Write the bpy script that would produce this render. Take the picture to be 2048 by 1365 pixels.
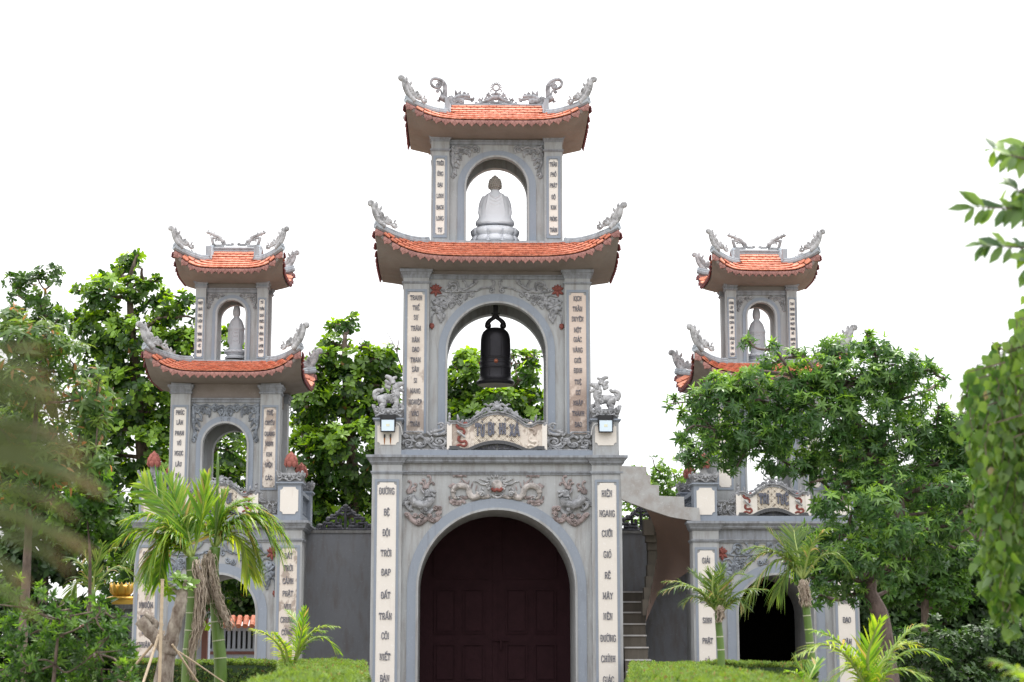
import bpy, math, random, unicodedata
import numpy as np
from math import sin, cos, pi, radians, sqrt, atan2, tan
from mathutils import Vector, Matrix
random.seed(7); rng = np.random.default_rng(11)
S = bpy.context.scene
for o in list(bpy.data.objects): bpy.data.objects.remove(o)

# ---------------------------------------------------------------- camera
PITCH, YAW, FPX = radians(9.55), radians(1.416), 3600.0
CAM = np.array([-0.59, -36.0, 1.6])
cd = bpy.data.cameras.new('camera'); cam = bpy.data.objects.new('camera', cd)
S.collection.objects.link(cam); S.camera = cam
cam.location = CAM; cam.rotation_euler = (pi/2 + PITCH, 0, -YAW)
cd.sensor_width = 36; cd.lens = FPX/2048*36; cd.clip_end = 2000; cd.clip_start = 0.1
cd.dof.use_dof = True; cd.dof.focus_distance = 36.5; cd.dof.aperture_fstop = 2.8
FW = np.array([sin(YAW)*cos(PITCH), cos(YAW)*cos(PITCH), sin(PITCH)])
RT = np.array([cos(YAW), -sin(YAW), 0.0]); UP = np.cross(RT, FW)
def at(px, py, Y=0.0):
    d = FW + (px-1024)/FPX*RT + (682.5-py)/FPX*UP
    return CAM + d*(Y-CAM[1])/d[1]
def ppm(Y): return FPX/(Y-CAM[1])          # photo pixels per metre at depth Y

# ---------------------------------------------------------------- light
SUN_EL, SUN_AZ = radians(64), radians(25)     # from behind the gate, a little to the right
wd = bpy.data.worlds.new('World'); S.world = wd; wd.use_nodes = True
nt = wd.node_tree; nt.nodes.clear()
def N(t, k, **kw):
    n = t.nodes.new(k)
    for a, b in kw.items(): setattr(n, a, b)
    return n
out = N(nt, 'ShaderNodeOutputWorld'); bg = N(nt, 'ShaderNodeBackground')
sky = N(nt, 'ShaderNodeTexSky'); sky.sky_type = 'NISHITA'; sky.sun_disc = False
sky.sun_elevation = SUN_EL; sky.sun_rotation = SUN_AZ
tc = N(nt, 'ShaderNodeTexCoord'); ns = N(nt, 'ShaderNodeTexNoise'); ns.inputs['Scale'].default_value = 2.2
ns.inputs['Detail'].default_value = 6
mp = N(nt, 'ShaderNodeMapping'); mp.inputs['Scale'].default_value = (1, 1, 2.5)
rp = N(nt, 'ShaderNodeValToRGB'); rp.color_ramp.elements[0].position = .25; rp.color_ramp.elements[0].color = (.80,)*3+(1,)
rp.color_ramp.elements[1].position = .55; rp.color_ramp.elements[1].color = (.97,)*3+(1,)
mx = N(nt, 'ShaderNodeMix', data_type='RGBA'); 
sxyz = N(nt, 'ShaderNodeSeparateXYZ'); mr_ = N(nt, 'ShaderNodeMapRange'); mr_.inputs['From Min'].default_value = 0; mr_.inputs['From Max'].default_value = 1
mr_.inputs['To Min'].default_value = .66; mr_.inputs['To Max'].default_value = 2.0        # overcast: the zenith is brighter than the horizon
cw = N(nt, 'ShaderNodeMix', data_type='RGBA', blend_type='MULTIPLY'); cw.inputs['Factor'].default_value = 1; cw.inputs['A'].default_value = (11.7, 11.7, 11.8, 1)
nt.links.new(tc.outputs['Generated'], sxyz.inputs[0]); nt.links.new(sxyz.outputs['Z'], mr_.inputs['Value']); nt.links.new(mr_.outputs[0], cw.inputs['B']); nt.links.new(cw.outputs['Result'], mx.inputs['B'])
nt.links.new(tc.outputs['Generated'], mp.inputs['Vector']); nt.links.new(mp.outputs[0], ns.inputs['Vector'])
nt.links.new(ns.outputs['Fac'], rp.inputs['Fac']); nt.links.new(rp.outputs['Color'], mx.inputs['Factor'])
nt.links.new(sky.outputs['Color'], mx.inputs['A']); nt.links.new(mx.outputs['Result'], bg.inputs['Color'])
bg.inputs['Strength'].default_value = 0.1
nt.links.new(bg.outputs[0], out.inputs[0])
sl = bpy.data.lights.new('sun', 'SUN'); sl.energy = 2.0; sl.angle = radians(10); sl.color = (1, .96, .88)
so = bpy.data.objects.new('sun', sl); S.collection.objects.link(so)
sd = Vector((sin(SUN_AZ)*cos(SUN_EL), cos(SUN_AZ)*cos(SUN_EL), sin(SUN_EL)))   # towards the sun
so.rotation_euler = sd.to_track_quat('Z', 'Y').to_euler()
S.view_settings.view_transform = 'Standard'; S.view_settings.look = 'None'
S.view_settings.exposure = 0.72; S.view_settings.gamma = 1.0

# ---------------------------------------------------------------- materials
def hexc(r, g, b): return tuple(((c/255)/12.92 if c/255 <= .04045 else ((c/255+.055)/1.055)**2.4) for c in (r, g, b))
def newmat(name):
    m = bpy.data.materials.new(name); m.use_nodes = True; t = m.node_tree
    return m, t, t.nodes['Principled BSDF']
def L(t, a, b): t.links.new(a, b)
def mixc(t, fac, a, b):
    n = N(t, 'ShaderNodeMix', data_type='RGBA')
    for s, v in (('Factor', fac), ('A', a), ('B', b)):
        if hasattr(v, 'links') or hasattr(v, 'is_output'): L(t, v, n.inputs[s])
        elif s == 'Factor': n.inputs[s].default_value = v
        else: n.inputs[s].default_value = tuple(v)+(1,)
    return n.outputs['Result']
def noise(t, scale, detail=4, vec=None, stretch=None, rough=.6):
    n = N(t, 'ShaderNodeTexNoise'); n.inputs['Scale'].default_value = scale; n.inputs['Detail'].default_value = detail
    n.inputs['Roughness'].default_value = rough
    g = N(t, 'ShaderNodeNewGeometry')
    src = g.outputs['Position'] if vec is None else vec
    if stretch:
        m = N(t, 'ShaderNodeMapping'); m.inputs['Scale'].default_value = stretch; L(t, src, m.inputs['Vector']); src = m.outputs[0]
    L(t, src, n.inputs['Vector']); return n.outputs['Fac']
def ramp(t, f, p0, p1, c0=(0, 0, 0), c1=(1, 1, 1)):
    n = N(t, 'ShaderNodeValToRGB'); e = n.color_ramp.elements
    e[0].position, e[1].position = p0, p1; e[0].color = tuple(c0)+(1,); e[1].color = tuple(c1)+(1,)
    L(t, f, n.inputs['Fac']); return n.outputs['Color']
def bump(t, h, strength=.3, dist=.01):
    b = N(t, 'ShaderNodeBump'); b.inputs['Strength'].default_value = strength; b.inputs['Distance'].default_value = dist
    L(t, h, b.inputs['Height']); return b.outputs['Normal']
def plaster(name, col, var=.10, stain=(.16, .13, .11), amt=.55, lo=.56, hi=.74, pale=None, rough=.85, rel=.25, stretch=(3.2, 3.2, .45), zf=None):
    """painted lime plaster: cloudy tone, vertical run-down streaks, speckled wear"""
    m, t, b = newmat(name)
    a = tuple(c*(1-var) for c in col); c2 = tuple(min(1, c*(1+var)) for c in col)
    base = mixc(t, noise(t, 1.7, 5), a, c2)
    st = ramp(t, noise(t, 3.2, 6, stretch=stretch), lo, hi)
    if zf:
        gp_ = N(t, 'ShaderNodeNewGeometry'); sx = N(t, 'ShaderNodeSeparateXYZ'); L(t, gp_.outputs['Position'], sx.inputs[0])
        mr = N(t, 'ShaderNodeMapRange'); mr.inputs['From Min'].default_value = zf[1]; mr.inputs['From Max'].default_value = zf[0]; L(t, sx.outputs['Z'], mr.inputs['Value'])
        mm = N(t, 'ShaderNodeMath', operation='MULTIPLY'); L(t, st, mm.inputs[0]); L(t, mr.outputs[0], mm.inputs[1]); st = mm.outputs[0]
    mul = N(t, 'ShaderNodeMath', operation='MULTIPLY'); L(t, st, mul.inputs[0]); mul.inputs[1].default_value = amt
    base = mixc(t, mul.outputs[0], base, tuple(x*.55+y*.45 for x, y in zip(stain, col)))
    sp = ramp(t, noise(t, 22, 5), .60, .70)
    mul = N(t, 'ShaderNodeMath', operation='MULTIPLY'); L(t, sp, mul.inputs[0]); mul.inputs[1].default_value = .35
    base = mixc(t, mul.outputs[0], base, pale or tuple(min(.8, c*1.5) for c in col))
    L(t, base, b.inputs['Base Color']); b.inputs['Roughness'].default_value = rough
    b.inputs['Specular IOR Level'].default_value = .25
    L(t, bump(t, noise(t, 30, 6), rel, .006), b.inputs['Normal'])
    return m
MT = {}
MT['wall'] = plaster('grey_plaster', hexc(157, 159, 161), var=.18, lo=.46, hi=.70, amt=.85)
MT['trim'] = plaster('grey_trim', hexc(138, 142, 149), var=.16, stain=(.10, .09, .09), lo=.42, hi=.66, amt=1.0)
MT['band'] = plaster('blue_grey_plaster', hexc(132, 139, 150), stain=(.10, .09, .09))
MT['soffit'] = plaster('soffit_plaster', hexc(130, 122, 117), var=.14, amt=.8, lo=.46, hi=.7, stretch=(1, 1, 1))
MT['weather'] = plaster('weathered_concrete', hexc(128, 128, 128), var=.2, stain=(.07, .06, .05), amt=.9, lo=.42, hi=.66)
MT['ridge'] = plaster('ridge_plaster', hexc(150, 156, 162), stain=(.1, .09, .09), amt=.8, lo=.48, hi=.66)
MT['darkwall'] = plaster('dark_grey_plaster', hexc(122, 124, 129), var=.16, stain=(.12, .08, .06), amt=.7, lo=.48, hi=.72, stretch=(2.2, 2.2, .6))
MT['cream'] = plaster('cream_panel', hexc(212, 206, 199), var=.04, stain=(.30, .20, .16), amt=.35, lo=.6, hi=.75)
MT['cream_worn'] = plaster('worn_cream_panel', hexc(204, 194, 184), var=.06, stain=(.14, .085, .065), amt=1.0, lo=.49, hi=.55, rel=.5, stretch=(1.5, 1.5, .9))
MT['cream_mid'] = plaster('middle_worn_cream_panel', hexc(204, 194, 184), var=.06, stain=(.14, .085, .065), amt=1.0, lo=.47, hi=.54, rel=.5, stretch=(1.5, 1.5, .9), zf=(6.7, 7.9))
MT['cream_peeled'] = plaster('peeled_cream_panel', hexc(200, 184, 173), var=.08, stain=(.14, .08, .06), amt=1.0, lo=.38, hi=.48, rel=.6, stretch=(1.3, 1.3, .9), zf=(6.6, 7.2))
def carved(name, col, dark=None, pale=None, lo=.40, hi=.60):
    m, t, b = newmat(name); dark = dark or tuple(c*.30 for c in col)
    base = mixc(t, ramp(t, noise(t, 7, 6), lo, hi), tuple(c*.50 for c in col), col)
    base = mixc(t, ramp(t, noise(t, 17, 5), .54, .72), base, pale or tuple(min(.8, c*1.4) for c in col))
    # hollow shade put into the colour: darker where the surface is concave
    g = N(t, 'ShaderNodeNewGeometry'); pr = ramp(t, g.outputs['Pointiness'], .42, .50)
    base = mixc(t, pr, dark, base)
    L(t, base, b.inputs['Base Color']); b.inputs['Roughness'].default_value = .88
    b.inputs['Specular IOR Level'].default_value = .2
    L(t, bump(t, noise(t, 40, 5), .35, .006), b.inputs['Normal']); return m
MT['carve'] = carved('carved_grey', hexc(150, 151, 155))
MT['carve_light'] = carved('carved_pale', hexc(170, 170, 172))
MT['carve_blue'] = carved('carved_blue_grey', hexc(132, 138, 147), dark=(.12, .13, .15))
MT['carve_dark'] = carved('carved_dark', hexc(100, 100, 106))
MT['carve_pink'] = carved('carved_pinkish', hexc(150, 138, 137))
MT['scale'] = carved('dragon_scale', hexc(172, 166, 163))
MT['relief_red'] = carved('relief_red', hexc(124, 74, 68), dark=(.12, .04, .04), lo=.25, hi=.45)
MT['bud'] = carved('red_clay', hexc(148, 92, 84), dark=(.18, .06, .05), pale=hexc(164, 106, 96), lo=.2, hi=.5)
def tilemat(name, cols, dirt=.35, obj=True):
    m, t, b = newmat(name)
    g = N(t, 'ShaderNodeNewGeometry'); oi = N(t, 'ShaderNodeObjectInfo')
    ad = N(t, 'ShaderNodeMath', operation='ADD'); L(t, g.outputs['Random Per Island'], ad.inputs[0]); L(t, oi.outputs['Random'], ad.inputs[1])
    fr = N(t, 'ShaderNodeMath', operation='FRACT'); L(t, ad.outputs[0], fr.inputs[0])
    r = N(t, 'ShaderNodeValToRGB'); L(t, fr.outputs[0], r.inputs['Fac'])
    e = r.color_ramp.elements; e[0].color = tuple(cols[0])+(1,); e[1].color = tuple(cols[-1])+(1,)
    for i, c in enumerate(cols[1:-1]):
        x = e.new((i+1)/(len(cols)-1)); x.color = tuple(c)+(1,)
    st = ramp(t, noise(t, 7, 6), .5, .72); mu = N(t, 'ShaderNodeMath', operation='MULTIPLY'); L(t, st, mu.inputs[0]); mu.inputs[1].default_value = dirt
    base = mixc(t, mu.outputs[0], r.outputs['Color'], tuple(c*.35 for c in cols[0]))
    L(t, base, b.inputs['Base Color']); b.inputs['Roughness'].default_value = .72
    L(t, bump(t, noise(t, 60, 3), .3, .004), b.inputs['Normal']); return m
MT['tile'] = tilemat('terracotta_tile', [hexc(182, 106, 80), hexc(198, 122, 94), hexc(190, 114, 87), hexc(206, 134, 108), hexc(172, 98, 74)], .5)
MT['eave'] = tilemat('dusty_eave_tile', [hexc(138, 94, 88), hexc(152, 108, 100), hexc(128, 88, 83)], .6)
MT['eave_red'] = tilemat('red_eave_tile', [hexc(116, 58, 58), hexc(98, 54, 58)], .4)
def simple(name, col, rough=.6, metal=0, var=.12, nscale=8, bs=.1, spec=.4):
    m, t, b = newmat(name)
    L(t, mixc(t, noise(t, nscale, 5), tuple(c*(1-var) for c in col), tuple(min(1, c*(1+var)) for c in col)), b.inputs['Base Color'])
    b.inputs['Roughness'].default_value = rough; b.inputs['Metallic'].default_value = metal
    b.inputs['Specular IOR Level'].default_value = spec
    L(t, bump(t, noise(t, nscale*5, 4), bs, .004), b.inputs['Normal']); return m
MT['letter'] = simple('dark_lettering', hexc(92, 94, 106), .8, var=.35, nscale=40)
MT['letter_faint'] = simple('faded_lettering', hexc(112, 110, 122), .8, var=.3, nscale=40)
MT['plaque_ground'] = simple('plaque_ground', hexc(136, 126, 116), .9)
MT['cream_slat'] = simple('cream_slat', hexc(214, 204, 190), .8, var=.12, nscale=12)
MT['wood'] = simple('dark_red_wood', (.026, .010, .013), .75, var=.3, nscale=5, spec=.12)
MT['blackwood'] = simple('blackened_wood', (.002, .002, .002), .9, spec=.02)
MT['bronze'] = simple('dark_bronze', hexc(44, 43, 47), .45, .7, var=.25, nscale=9, bs=.3)
MT['copper'] = simple('copper_knob', hexc(150, 90, 70), .5, .4)
MT['stone_white'] = simple('white_marble', hexc(206, 208, 214), .6, var=.05, nscale=3, spec=.3)
MT['stone_hair'] = simple('grey_marble_curls', hexc(160, 154, 148), .8, var=.25, nscale=14)
MT['stone_grey'] = simple('grey_stone', hexc(176, 178, 184), .75, var=.10, nscale=6)
MT['black'] = simple('black_metal', (.012, .012, .014), .4)
MT['white_plastic'] = simple('white_plastic', (.6, .6, .6), .5)
MT['rust'] = simple('rust', (.25, .10, .03), .9, var=.5, nscale=30)
MT['gold'] = simple('gold_paint', (.62, .38, .06), .45, .3)
MT['stair'] = plaster('stair_concrete', hexc(84, 78, 71), var=.2, stain=(.06, .055, .045), amt=.8, lo=.4, hi=.6)
MT['stair_pale'] = plaster('stair_side_plaster', hexc(160, 160, 160), var=.12, stain=(.2, .15, .12), amt=.7, lo=.42, hi=.6, stretch=(1.2, 1.2, 1))
MT['underside'] = plaster('stair_underside', hexc(116, 98, 90), var=.08, stain=(.24, .13, .08), amt=.4)
MT['fence_wall'] = plaster('pale_blue_wall', hexc(172, 178, 192), var=.05)
MT['fence_trim'] = simple('brown_trim', hexc(124, 84, 78), .7)
MT['bamboo'] = simple('old_bamboo', hexc(178, 160, 136), .7, var=.3, nscale=12)
MT['glass'] = simple('lamp_glass', hexc(196, 212, 226), .08, 0, var=.02, spec=.8)
MT['led'] = simple('led_panel', hexc(206, 206, 182), .4)
def bark(name, a, b_, sc=6):
    m, t, b = newmat(name)
    L(t, mixc(t, ramp(t, noise(t, sc, 7, stretch=(1, 1, .5)), .35, .65), a, b_), b.inputs['Base Color'])
    b.inputs['Roughness'].default_value = .9; L(t, bump(t, noise(t, sc*4, 6), .8, .02), b.inputs['Normal']); return m
MT['bark'] = bark('bark', (.045, .032, .024), (.16, .12, .095))
MT['bark_lichen'] = bark('lichen_bark', (.09, .06, .045), (.34, .30, .25), 9)
MT['bark_red'] = bark('smooth_brown_bark', (.05, .035, .03), (.15, .11, .10))
MT['fiber'] = bark('dry_sheath_fibre', (.20, .15, .11), (.50, .42, .34), 18)
def leafmat(name, dark, mid, young, trans=.45, rough=.45, spec=.4, tcol=None, odd=None, oddf=.04):
    m, t, b = newmat(name)
    g = N(t, 'ShaderNodeNewGeometry'); oi = N(t, 'ShaderNodeObjectInfo')
    ad = N(t, 'ShaderNodeMath', operation='ADD'); L(t, g.outputs['Random Per Island'], ad.inputs[0]); L(t, oi.outputs['Random'], ad.inputs[1])
    fr = N(t, 'ShaderNodeMath', operation='FRACT'); L(t, ad.outputs[0], fr.inputs[0])
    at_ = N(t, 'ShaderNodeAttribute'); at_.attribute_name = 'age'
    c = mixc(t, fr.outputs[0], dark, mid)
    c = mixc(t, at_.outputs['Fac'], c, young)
    if odd:
        gt = N(t, 'ShaderNodeMath', operation='GREATER_THAN'); gt.inputs[1].default_value = 1-oddf; L(t, fr.outputs[0], gt.inputs[0])
        c = mixc(t, gt.outputs[0], c, odd)
    L(t, c, b.inputs['Base Color']); b.inputs['Roughness'].default_value = rough
    b.inputs['Specular IOR Level'].default_value = spec
    tr = N(t, 'ShaderNodeBsdfTranslucent')
    hs = N(t, 'ShaderNodeHueSaturation'); hs.inputs['Hue'].default_value = .485; hs.inputs['Saturation'].default_value = 1.15; hs.inputs['Value'].default_value = 1.9
    L(t, c, hs.inputs['Color']); L(t, hs.outputs[0], tr.inputs['Color'])
    ms = N(t, 'ShaderNodeMixShader'); ms.inputs[0].default_value = trans
    o = t.nodes['Material Output']; L(t, b.outputs[0], ms.inputs[1]); L(t, tr.outputs[0], ms.inputs[2]); L(t, ms.outputs[0], o.inputs[0])
    return m
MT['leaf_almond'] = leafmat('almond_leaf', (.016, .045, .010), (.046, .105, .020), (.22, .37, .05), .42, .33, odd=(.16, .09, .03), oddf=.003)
MT['leaf_small'] = leafmat('pale_leaf', (.06, .13, .03), (.12, .22, .05), (.2, .32, .07), .45)
MT['leaf_star'] = leafmat('star_leaf', (.030, .080, .024), (.070, .150, .042), (.19, .33, .06), .42, .33)
MT['leaf_dark'] = leafmat('dark_leaf', (.010, .028, .009), (.030, .070, .018), (.08, .16, .03), .3, .45)
MT['leaf_mango'] = leafmat('mango_leaf', (.035, .080, .020), (.09, .17, .04), (.18, .26, .06), .4, .45, odd=(.30, .17, .07), oddf=.06)
MT['leaf_fern'] = leafmat('fresh_leaf', (.022, .062, .014), (.06, .135, .026), (.13, .24, .04), .45)
MT['leaf_bodhi'] = leafmat('heart_leaf', (.028, .075, .016), (.07, .15, .028), (.19, .28, .06), .42, .4, odd=(.22, .18, .07), oddf=.015)
MT['leaf_branch'] = leafmat('oval_leaf', (.028, .065, .025), (.065, .13, .04), (.2, .32, .06), .4, .4)
MT['leaf_hedge'] = leafmat('hedge_leaf', (.030, .065, .014), (.085, .15, .03), (.19, .28, .055), .3, .65, odd=(.2, .13, .05), oddf=.05)
MT['leaf_palm'] = leafmat('palm_leaflet', (.05, .14, .022), (.145, .29, .042), (.38, .44, .07), .45, .35, odd=(.38, .30, .10), oddf=.05)
MT['leaf_palm_dark'] = leafmat('dark_palm_leaflet', (.03, .075, .018), (.07, .15, .03), (.22, .27, .06), .4, .35, odd=(.30, .24, .10), oddf=.06)
MT['leaf_blur'] = leafmat('broad_dry_tipped_leaf', (.045, .07, .022), (.06, .085, .028), (.24, .155, .075), .3, .6)
MT['palm_stem'] = simple('green_palm_stem', (.085, .15, .028), .4, var=.35, nscale=5)
MT['palm_ring'] = simple('pale_palm_ring', (.36, .38, .26), .7)
MT['rachis'] = simple('palm_rachis', (.22, .28, .07), .5)

# ---------------------------------------------------------------- object helpers
COL = S.collection
def tag(o, label=None, cat=None, group=None, kind=None):
    for k, v in (('label', label), ('category', cat), ('group', group), ('kind', kind)):
        if v: o[k] = v
    return o
def thing(name, loc, label, cat, group=None):
    o = bpy.data.objects.new(name, None); o.location = loc; o.empty_display_size = .2; COL.objects.link(o)
    return tag(o, label, cat, group)
ORG = {}
def origin(o):
    v = Vector((0, 0, 0))
    while o: v += o.location; o = o.parent
    return v
class M:
    def __init__(s): s.v = []; s.f = []; s.mi = []; s.c = 0
    def add(s, vs, fs, mi=0):
        b = len(s.v); s.v += [tuple(map(float, p)) for p in vs]; s.f += [tuple(i+b for i in f) for f in fs]; s.mi += [mi]*len(fs); return s
    def box(s, x0, x1, y0, y1, z0, z1, mi=0):
        v = [(x, y, z) for z in (z0, z1) for y in (y0, y1) for x in (x0, x1)]
        return s.add(v, [(0, 2, 3, 1), (4, 5, 7, 6), (0, 1, 5, 4), (2, 6, 7, 3), (0, 4, 6, 2), (1, 3, 7, 5)], mi)
    def frustum(s, x0, x1, y0, y1, z0, X0, X1, Y0, Y1, z1, mi=0):
        v = [(x0, y0, z0), (x1, y0, z0), (x0, y1, z0), (x1, y1, z0), (X0, Y0, z1), (X1, Y0, z1), (X0, Y1, z1), (X1, Y1, z1)]
        return s.add(v, [(0, 2, 3, 1), (4, 5, 7, 6), (0, 1, 5, 4), (2, 6, 7, 3), (0, 4, 6, 2), (1, 3, 7, 5)], mi)
    def prism(s, poly, y0, y1, mi=0):             # polygon in x,z extruded along y
        n = len(poly); v = [(x, y0, z) for x, z in poly]+[(x, y1, z) for x, z in poly]
        area = sum(poly[i][0]*poly[(i+1) % n][1]-poly[(i+1) % n][0]*poly[i][1] for i in range(n))
        fs = [tuple(range(n)), tuple(range(2*n-1, n-1, -1))]+[(i, i+n, (i+1) % n+n, (i+1) % n) for i in range(n)]
        if area < 0: fs = [f[::-1] for f in fs]
        return s.add(v, fs, mi)
    def strip(s, a, b, y0, y1, caps=True, mi=0):   # band between two x,z polylines, extruded y0..y1
        n = len(a); v = [(x, y0, z) for x, z in a]+[(x, y0, z) for x, z in b]+[(x, y1, z) for x, z in a]+[(x, y1, z) for x, z in b]
        fs = []
        for i in range(n-1):
            fs += [(i, i+1, n+i+1, n+i), (2*n+i, 3*n+i, 3*n+i+1, 2*n+i+1), (i, 2*n+i, 2*n+i+1, i+1), (n+i, n+i+1, 3*n+i+1, 3*n+i)]
        if caps: fs += [(0, n, 3*n, 2*n), (n-1, 3*n-1, 4*n-1, 2*n-1)]
        return s.add(v, fs, mi)
    def tube(s, pts, rad, n=7, axis=None, flat=1.0, cap=True, mi=0):
        pts = [np.array(p, float) for p in pts]; k = len(pts)
        if not hasattr(rad, '__len__'): rad = [rad]*k
        vs = []; prev = None
        for i, p in enumerate(pts):
            t = pts[min(i+1, k-1)]-pts[max(i-1, 0)]; t = t/(np.linalg.norm(t)+1e-9)
            if axis is not None:
                b = np.array(axis, float); a = np.cross(b, t); a = a/(np.linalg.norm(a)+1e-9)
            else:
                if prev is None:
                    prev = np.array([0, 0, 1.]) if abs(t[2]) < .9 else np.array([1., 0, 0])
                a = prev-t*np.dot(prev, t); a = a/(np.linalg.norm(a)+1e-9); b = np.cross(t, a); prev = a
            for j in range(n):
                w = 2*pi*(j+.5)/n; vs.append(p+rad[i]*(cos(w)*a+flat*sin(w)*b))
        fs = [(i*n+j, i*n+(j+1) % n, (i+1)*n+(j+1) % n, (i+1)*n+j) for i in range(k-1) for j in range(n)]
        if cap: fs += [tuple(range(n-1, -1, -1)), tuple((k-1)*n+j for j in range(n))]
        return s.add(vs, fs, mi)
    def lathe(s, prof, c, n=28, sx=1, sy=1, mi=0, fn=None):
        vs = []
        for r, z in prof:
            for j in range(n):
                w = 2*pi*j/n; q = r*(fn(w, z) if fn else 1)
                vs.append((c[0]+q*sx*cos(w), c[1]+q*sy*sin(w), c[2]+z))
        k = len(prof)
        fs = [(i*n+j, i*n+(j+1) % n, (i+1)*n+(j+1) % n, (i+1)*n+j) for i in range(k-1) for j in range(n)]
        fs += [tuple(range(n-1, -1, -1)), tuple((k-1)*n+j for j in range(n))]
        return s.add(vs, fs, mi)
    def ball(s, c, r, n=10, m=7, sc=(1, 1, 1), mi=0):
        return s.lathe([(max(.02, sin(pi*i/m))*r if 0 < i < m else .02*r, -cos(pi*i/m)*r*sc[2]) for i in range(m+1)], c, n, sc[0], sc[1], mi)
    def grid(s, fn, nu, nv, mi=0):
        vs = [fn(i/nu, j/nv) for j in range(nv+1) for i in range(nu+1)]
        fs = [(j*(nu+1)+i, j*(nu+1)+i+1, (j+1)*(nu+1)+i+1, (j+1)*(nu+1)+i) for j in range(nv) for i in range(nu)]
        return s.add(vs, fs, mi)
    def build(s, name, mats, parent=None, smooth=False, angle=None):
        if not isinstance(mats, (list, tuple)): mats = [mats]
        me = bpy.data.meshes.new(name); og = origin(parent) if parent else Vector((0, 0, 0))
        me.from_pydata([(a-og.x, b-og.y, c-og.z) for a, b, c in s.v], [], s.f)
        for m in mats: me.materials.append(MT[m] if isinstance(m, str) else m)
        if len(mats) > 1: me.polygons.foreach_set('material_index', s.mi)
        o = bpy.data.objects.new(name, me); COL.objects.link(o); o.parent = parent
        if smooth:
            me.polygons.foreach_set('use_smooth', [True]*len(me.polygons))
            if angle:
                try: me.set_sharp_from_angle(angle=radians(angle))
                except Exception: pass
        me.update(); return o
def remesh(o, voxel, smooth=6):
    r = o.modifiers.new('remesh', 'REMESH'); r.mode = 'VOXEL'; r.voxel_size = voxel; r.use_smooth_shade = True
    if smooth:
        q = o.modifiers.new('smooth', 'SMOOTH'); q.iterations = smooth; q.factor = .5
def struct(name, m, mat, **k):
    o = m.build(name, mat, **k); o['kind'] = 'structure'; return o
def arc(cx, cz, r, a0, a1, n):
    return [(cx+r*cos(radians(a0+(a1-a0)*i/n)), cz+r*sin(radians(a0+(a1-a0)*i/n))) for i in range(n+1)]
def crom(p, k=5):
    """smooth curve through the points"""
    p = [np.array(q, float) for q in p]
    if len(p) < 3: return p
    q = [2*p[0]-p[1]]+p+[2*p[-1]-p[-2]]; out = []
    for i in range(1, len(q)-2):
        for j in range(k):
            t = j/k; a, b, c, d = q[i-1], q[i], q[i+1], q[i+2]
            out.append(.5*((2*b)+(c-a)*t+(2*a-5*b+4*c-d)*t*t+(3*b-a-3*c+d)*t**3))
    out.append(p[-1]); return out
def spir(cx, cy, R, turns, a0, d=1, end=.15):
    n = max(6, int(turns*12))
    return [(cx+R*(1-(1-end)*i/n)*cos(radians(a0)+d*2*pi*turns*i/n), cy+R*(1-(1-end)*i/n)*sin(radians(a0)+d*2*pi*turns*i/n)) for i in range(n+1)]
class Relief:
    """strokes drawn as raised rounded mouldings on a plane; f maps drawing coords to world"""
    def __init__(s, f, nrm=(0, 1, 0), flat=.8): s.m = M(); s.f = f; s.nrm = nrm; s.flat = flat
    def st(s, pts, r0, r1=None, n=6, k=5, flat=None, bulge=False, lift=0):
        c = crom(pts, k); r1 = r0 if r1 is None else r1; q = len(c)
        rr = [(r0+(r1-r0)*i/(q-1)) for i in range(q)]
        if bulge: rr = [max(.12*r0, r0*sin(pi*min(1, .06+.94*i/(q-1)))**.7) for i in range(q)]
        W = [s.f(p) for p in c]; sc = s.f.scale
        if lift: W = [np.array(w)-np.array(s.nrm)*lift*sc for w in W]
        s.m.tube(W, [r*sc for r in rr], n, s.nrm, s.flat if flat is None else flat); return s
    def sp(s, cx, cy, R, turns=1.25, a0=0, d=1, r=3, r1=None, **k): return s.st(spir(cx, cy, R, turns, a0, d), r, r if r1 is None else r1, k=1, **k)
    def petal(s, cx, cy, a, ln, w, **k):
        dx, dy = cos(radians(a)), sin(radians(a))
        return s.st([(cx, cy), (cx+dx*ln*.5, cy+dy*ln*.5), (cx+dx*ln, cy+dy*ln)], w, bulge=True, k=4, **k)
    def dot(s, cx, cy, r, dz=.6):
        p = s.f((cx, cy)); s.m.ball(p, r*s.f.scale, 9, 6, (1, dz, 1)); return s
    def cloud(s, cx, cy, w, h, d=1):
        s.st([(cx-w, cy), (cx-w*.6, cy-h*.5), (cx, cy-h*.2), (cx+w*.7, cy-h*.4), (cx+w, cy+h*.1)], h*.5, h*.4, flat=.3)
        s.sp(cx-w*.45, cy, h*.55, 1.3, 180, d, r=h*.14); s.sp(cx+w*.4, cy, h*.55, 1.3, 0, -d, r=h*.14); return s
def pmap(Y, zx=0, zy=0, zs=1.0, mirror=None, dy=0):
    """zoomed-photo drawing coords -> world on the plane at depth Y; mirror = axis x in photo px"""
    def f(p):
        x = zx+p[0]/zs; y = zy+p[1]/zs
        w = at(x, y, Y)
        if mirror is not None: w = np.array([2*mirror-w[0], w[1], w[2]])
        return w
    f.scale = 1/ppm(Y)/zs; return f
def lmap(o, ex, ez, sc):
    o = np.array(o, float); ex = np.array(ex, float); ez = np.array(ez, float)
    def f(p): return o+ex*p[0]*sc+ez*p[1]*sc
    f.scale = sc; return f
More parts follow.
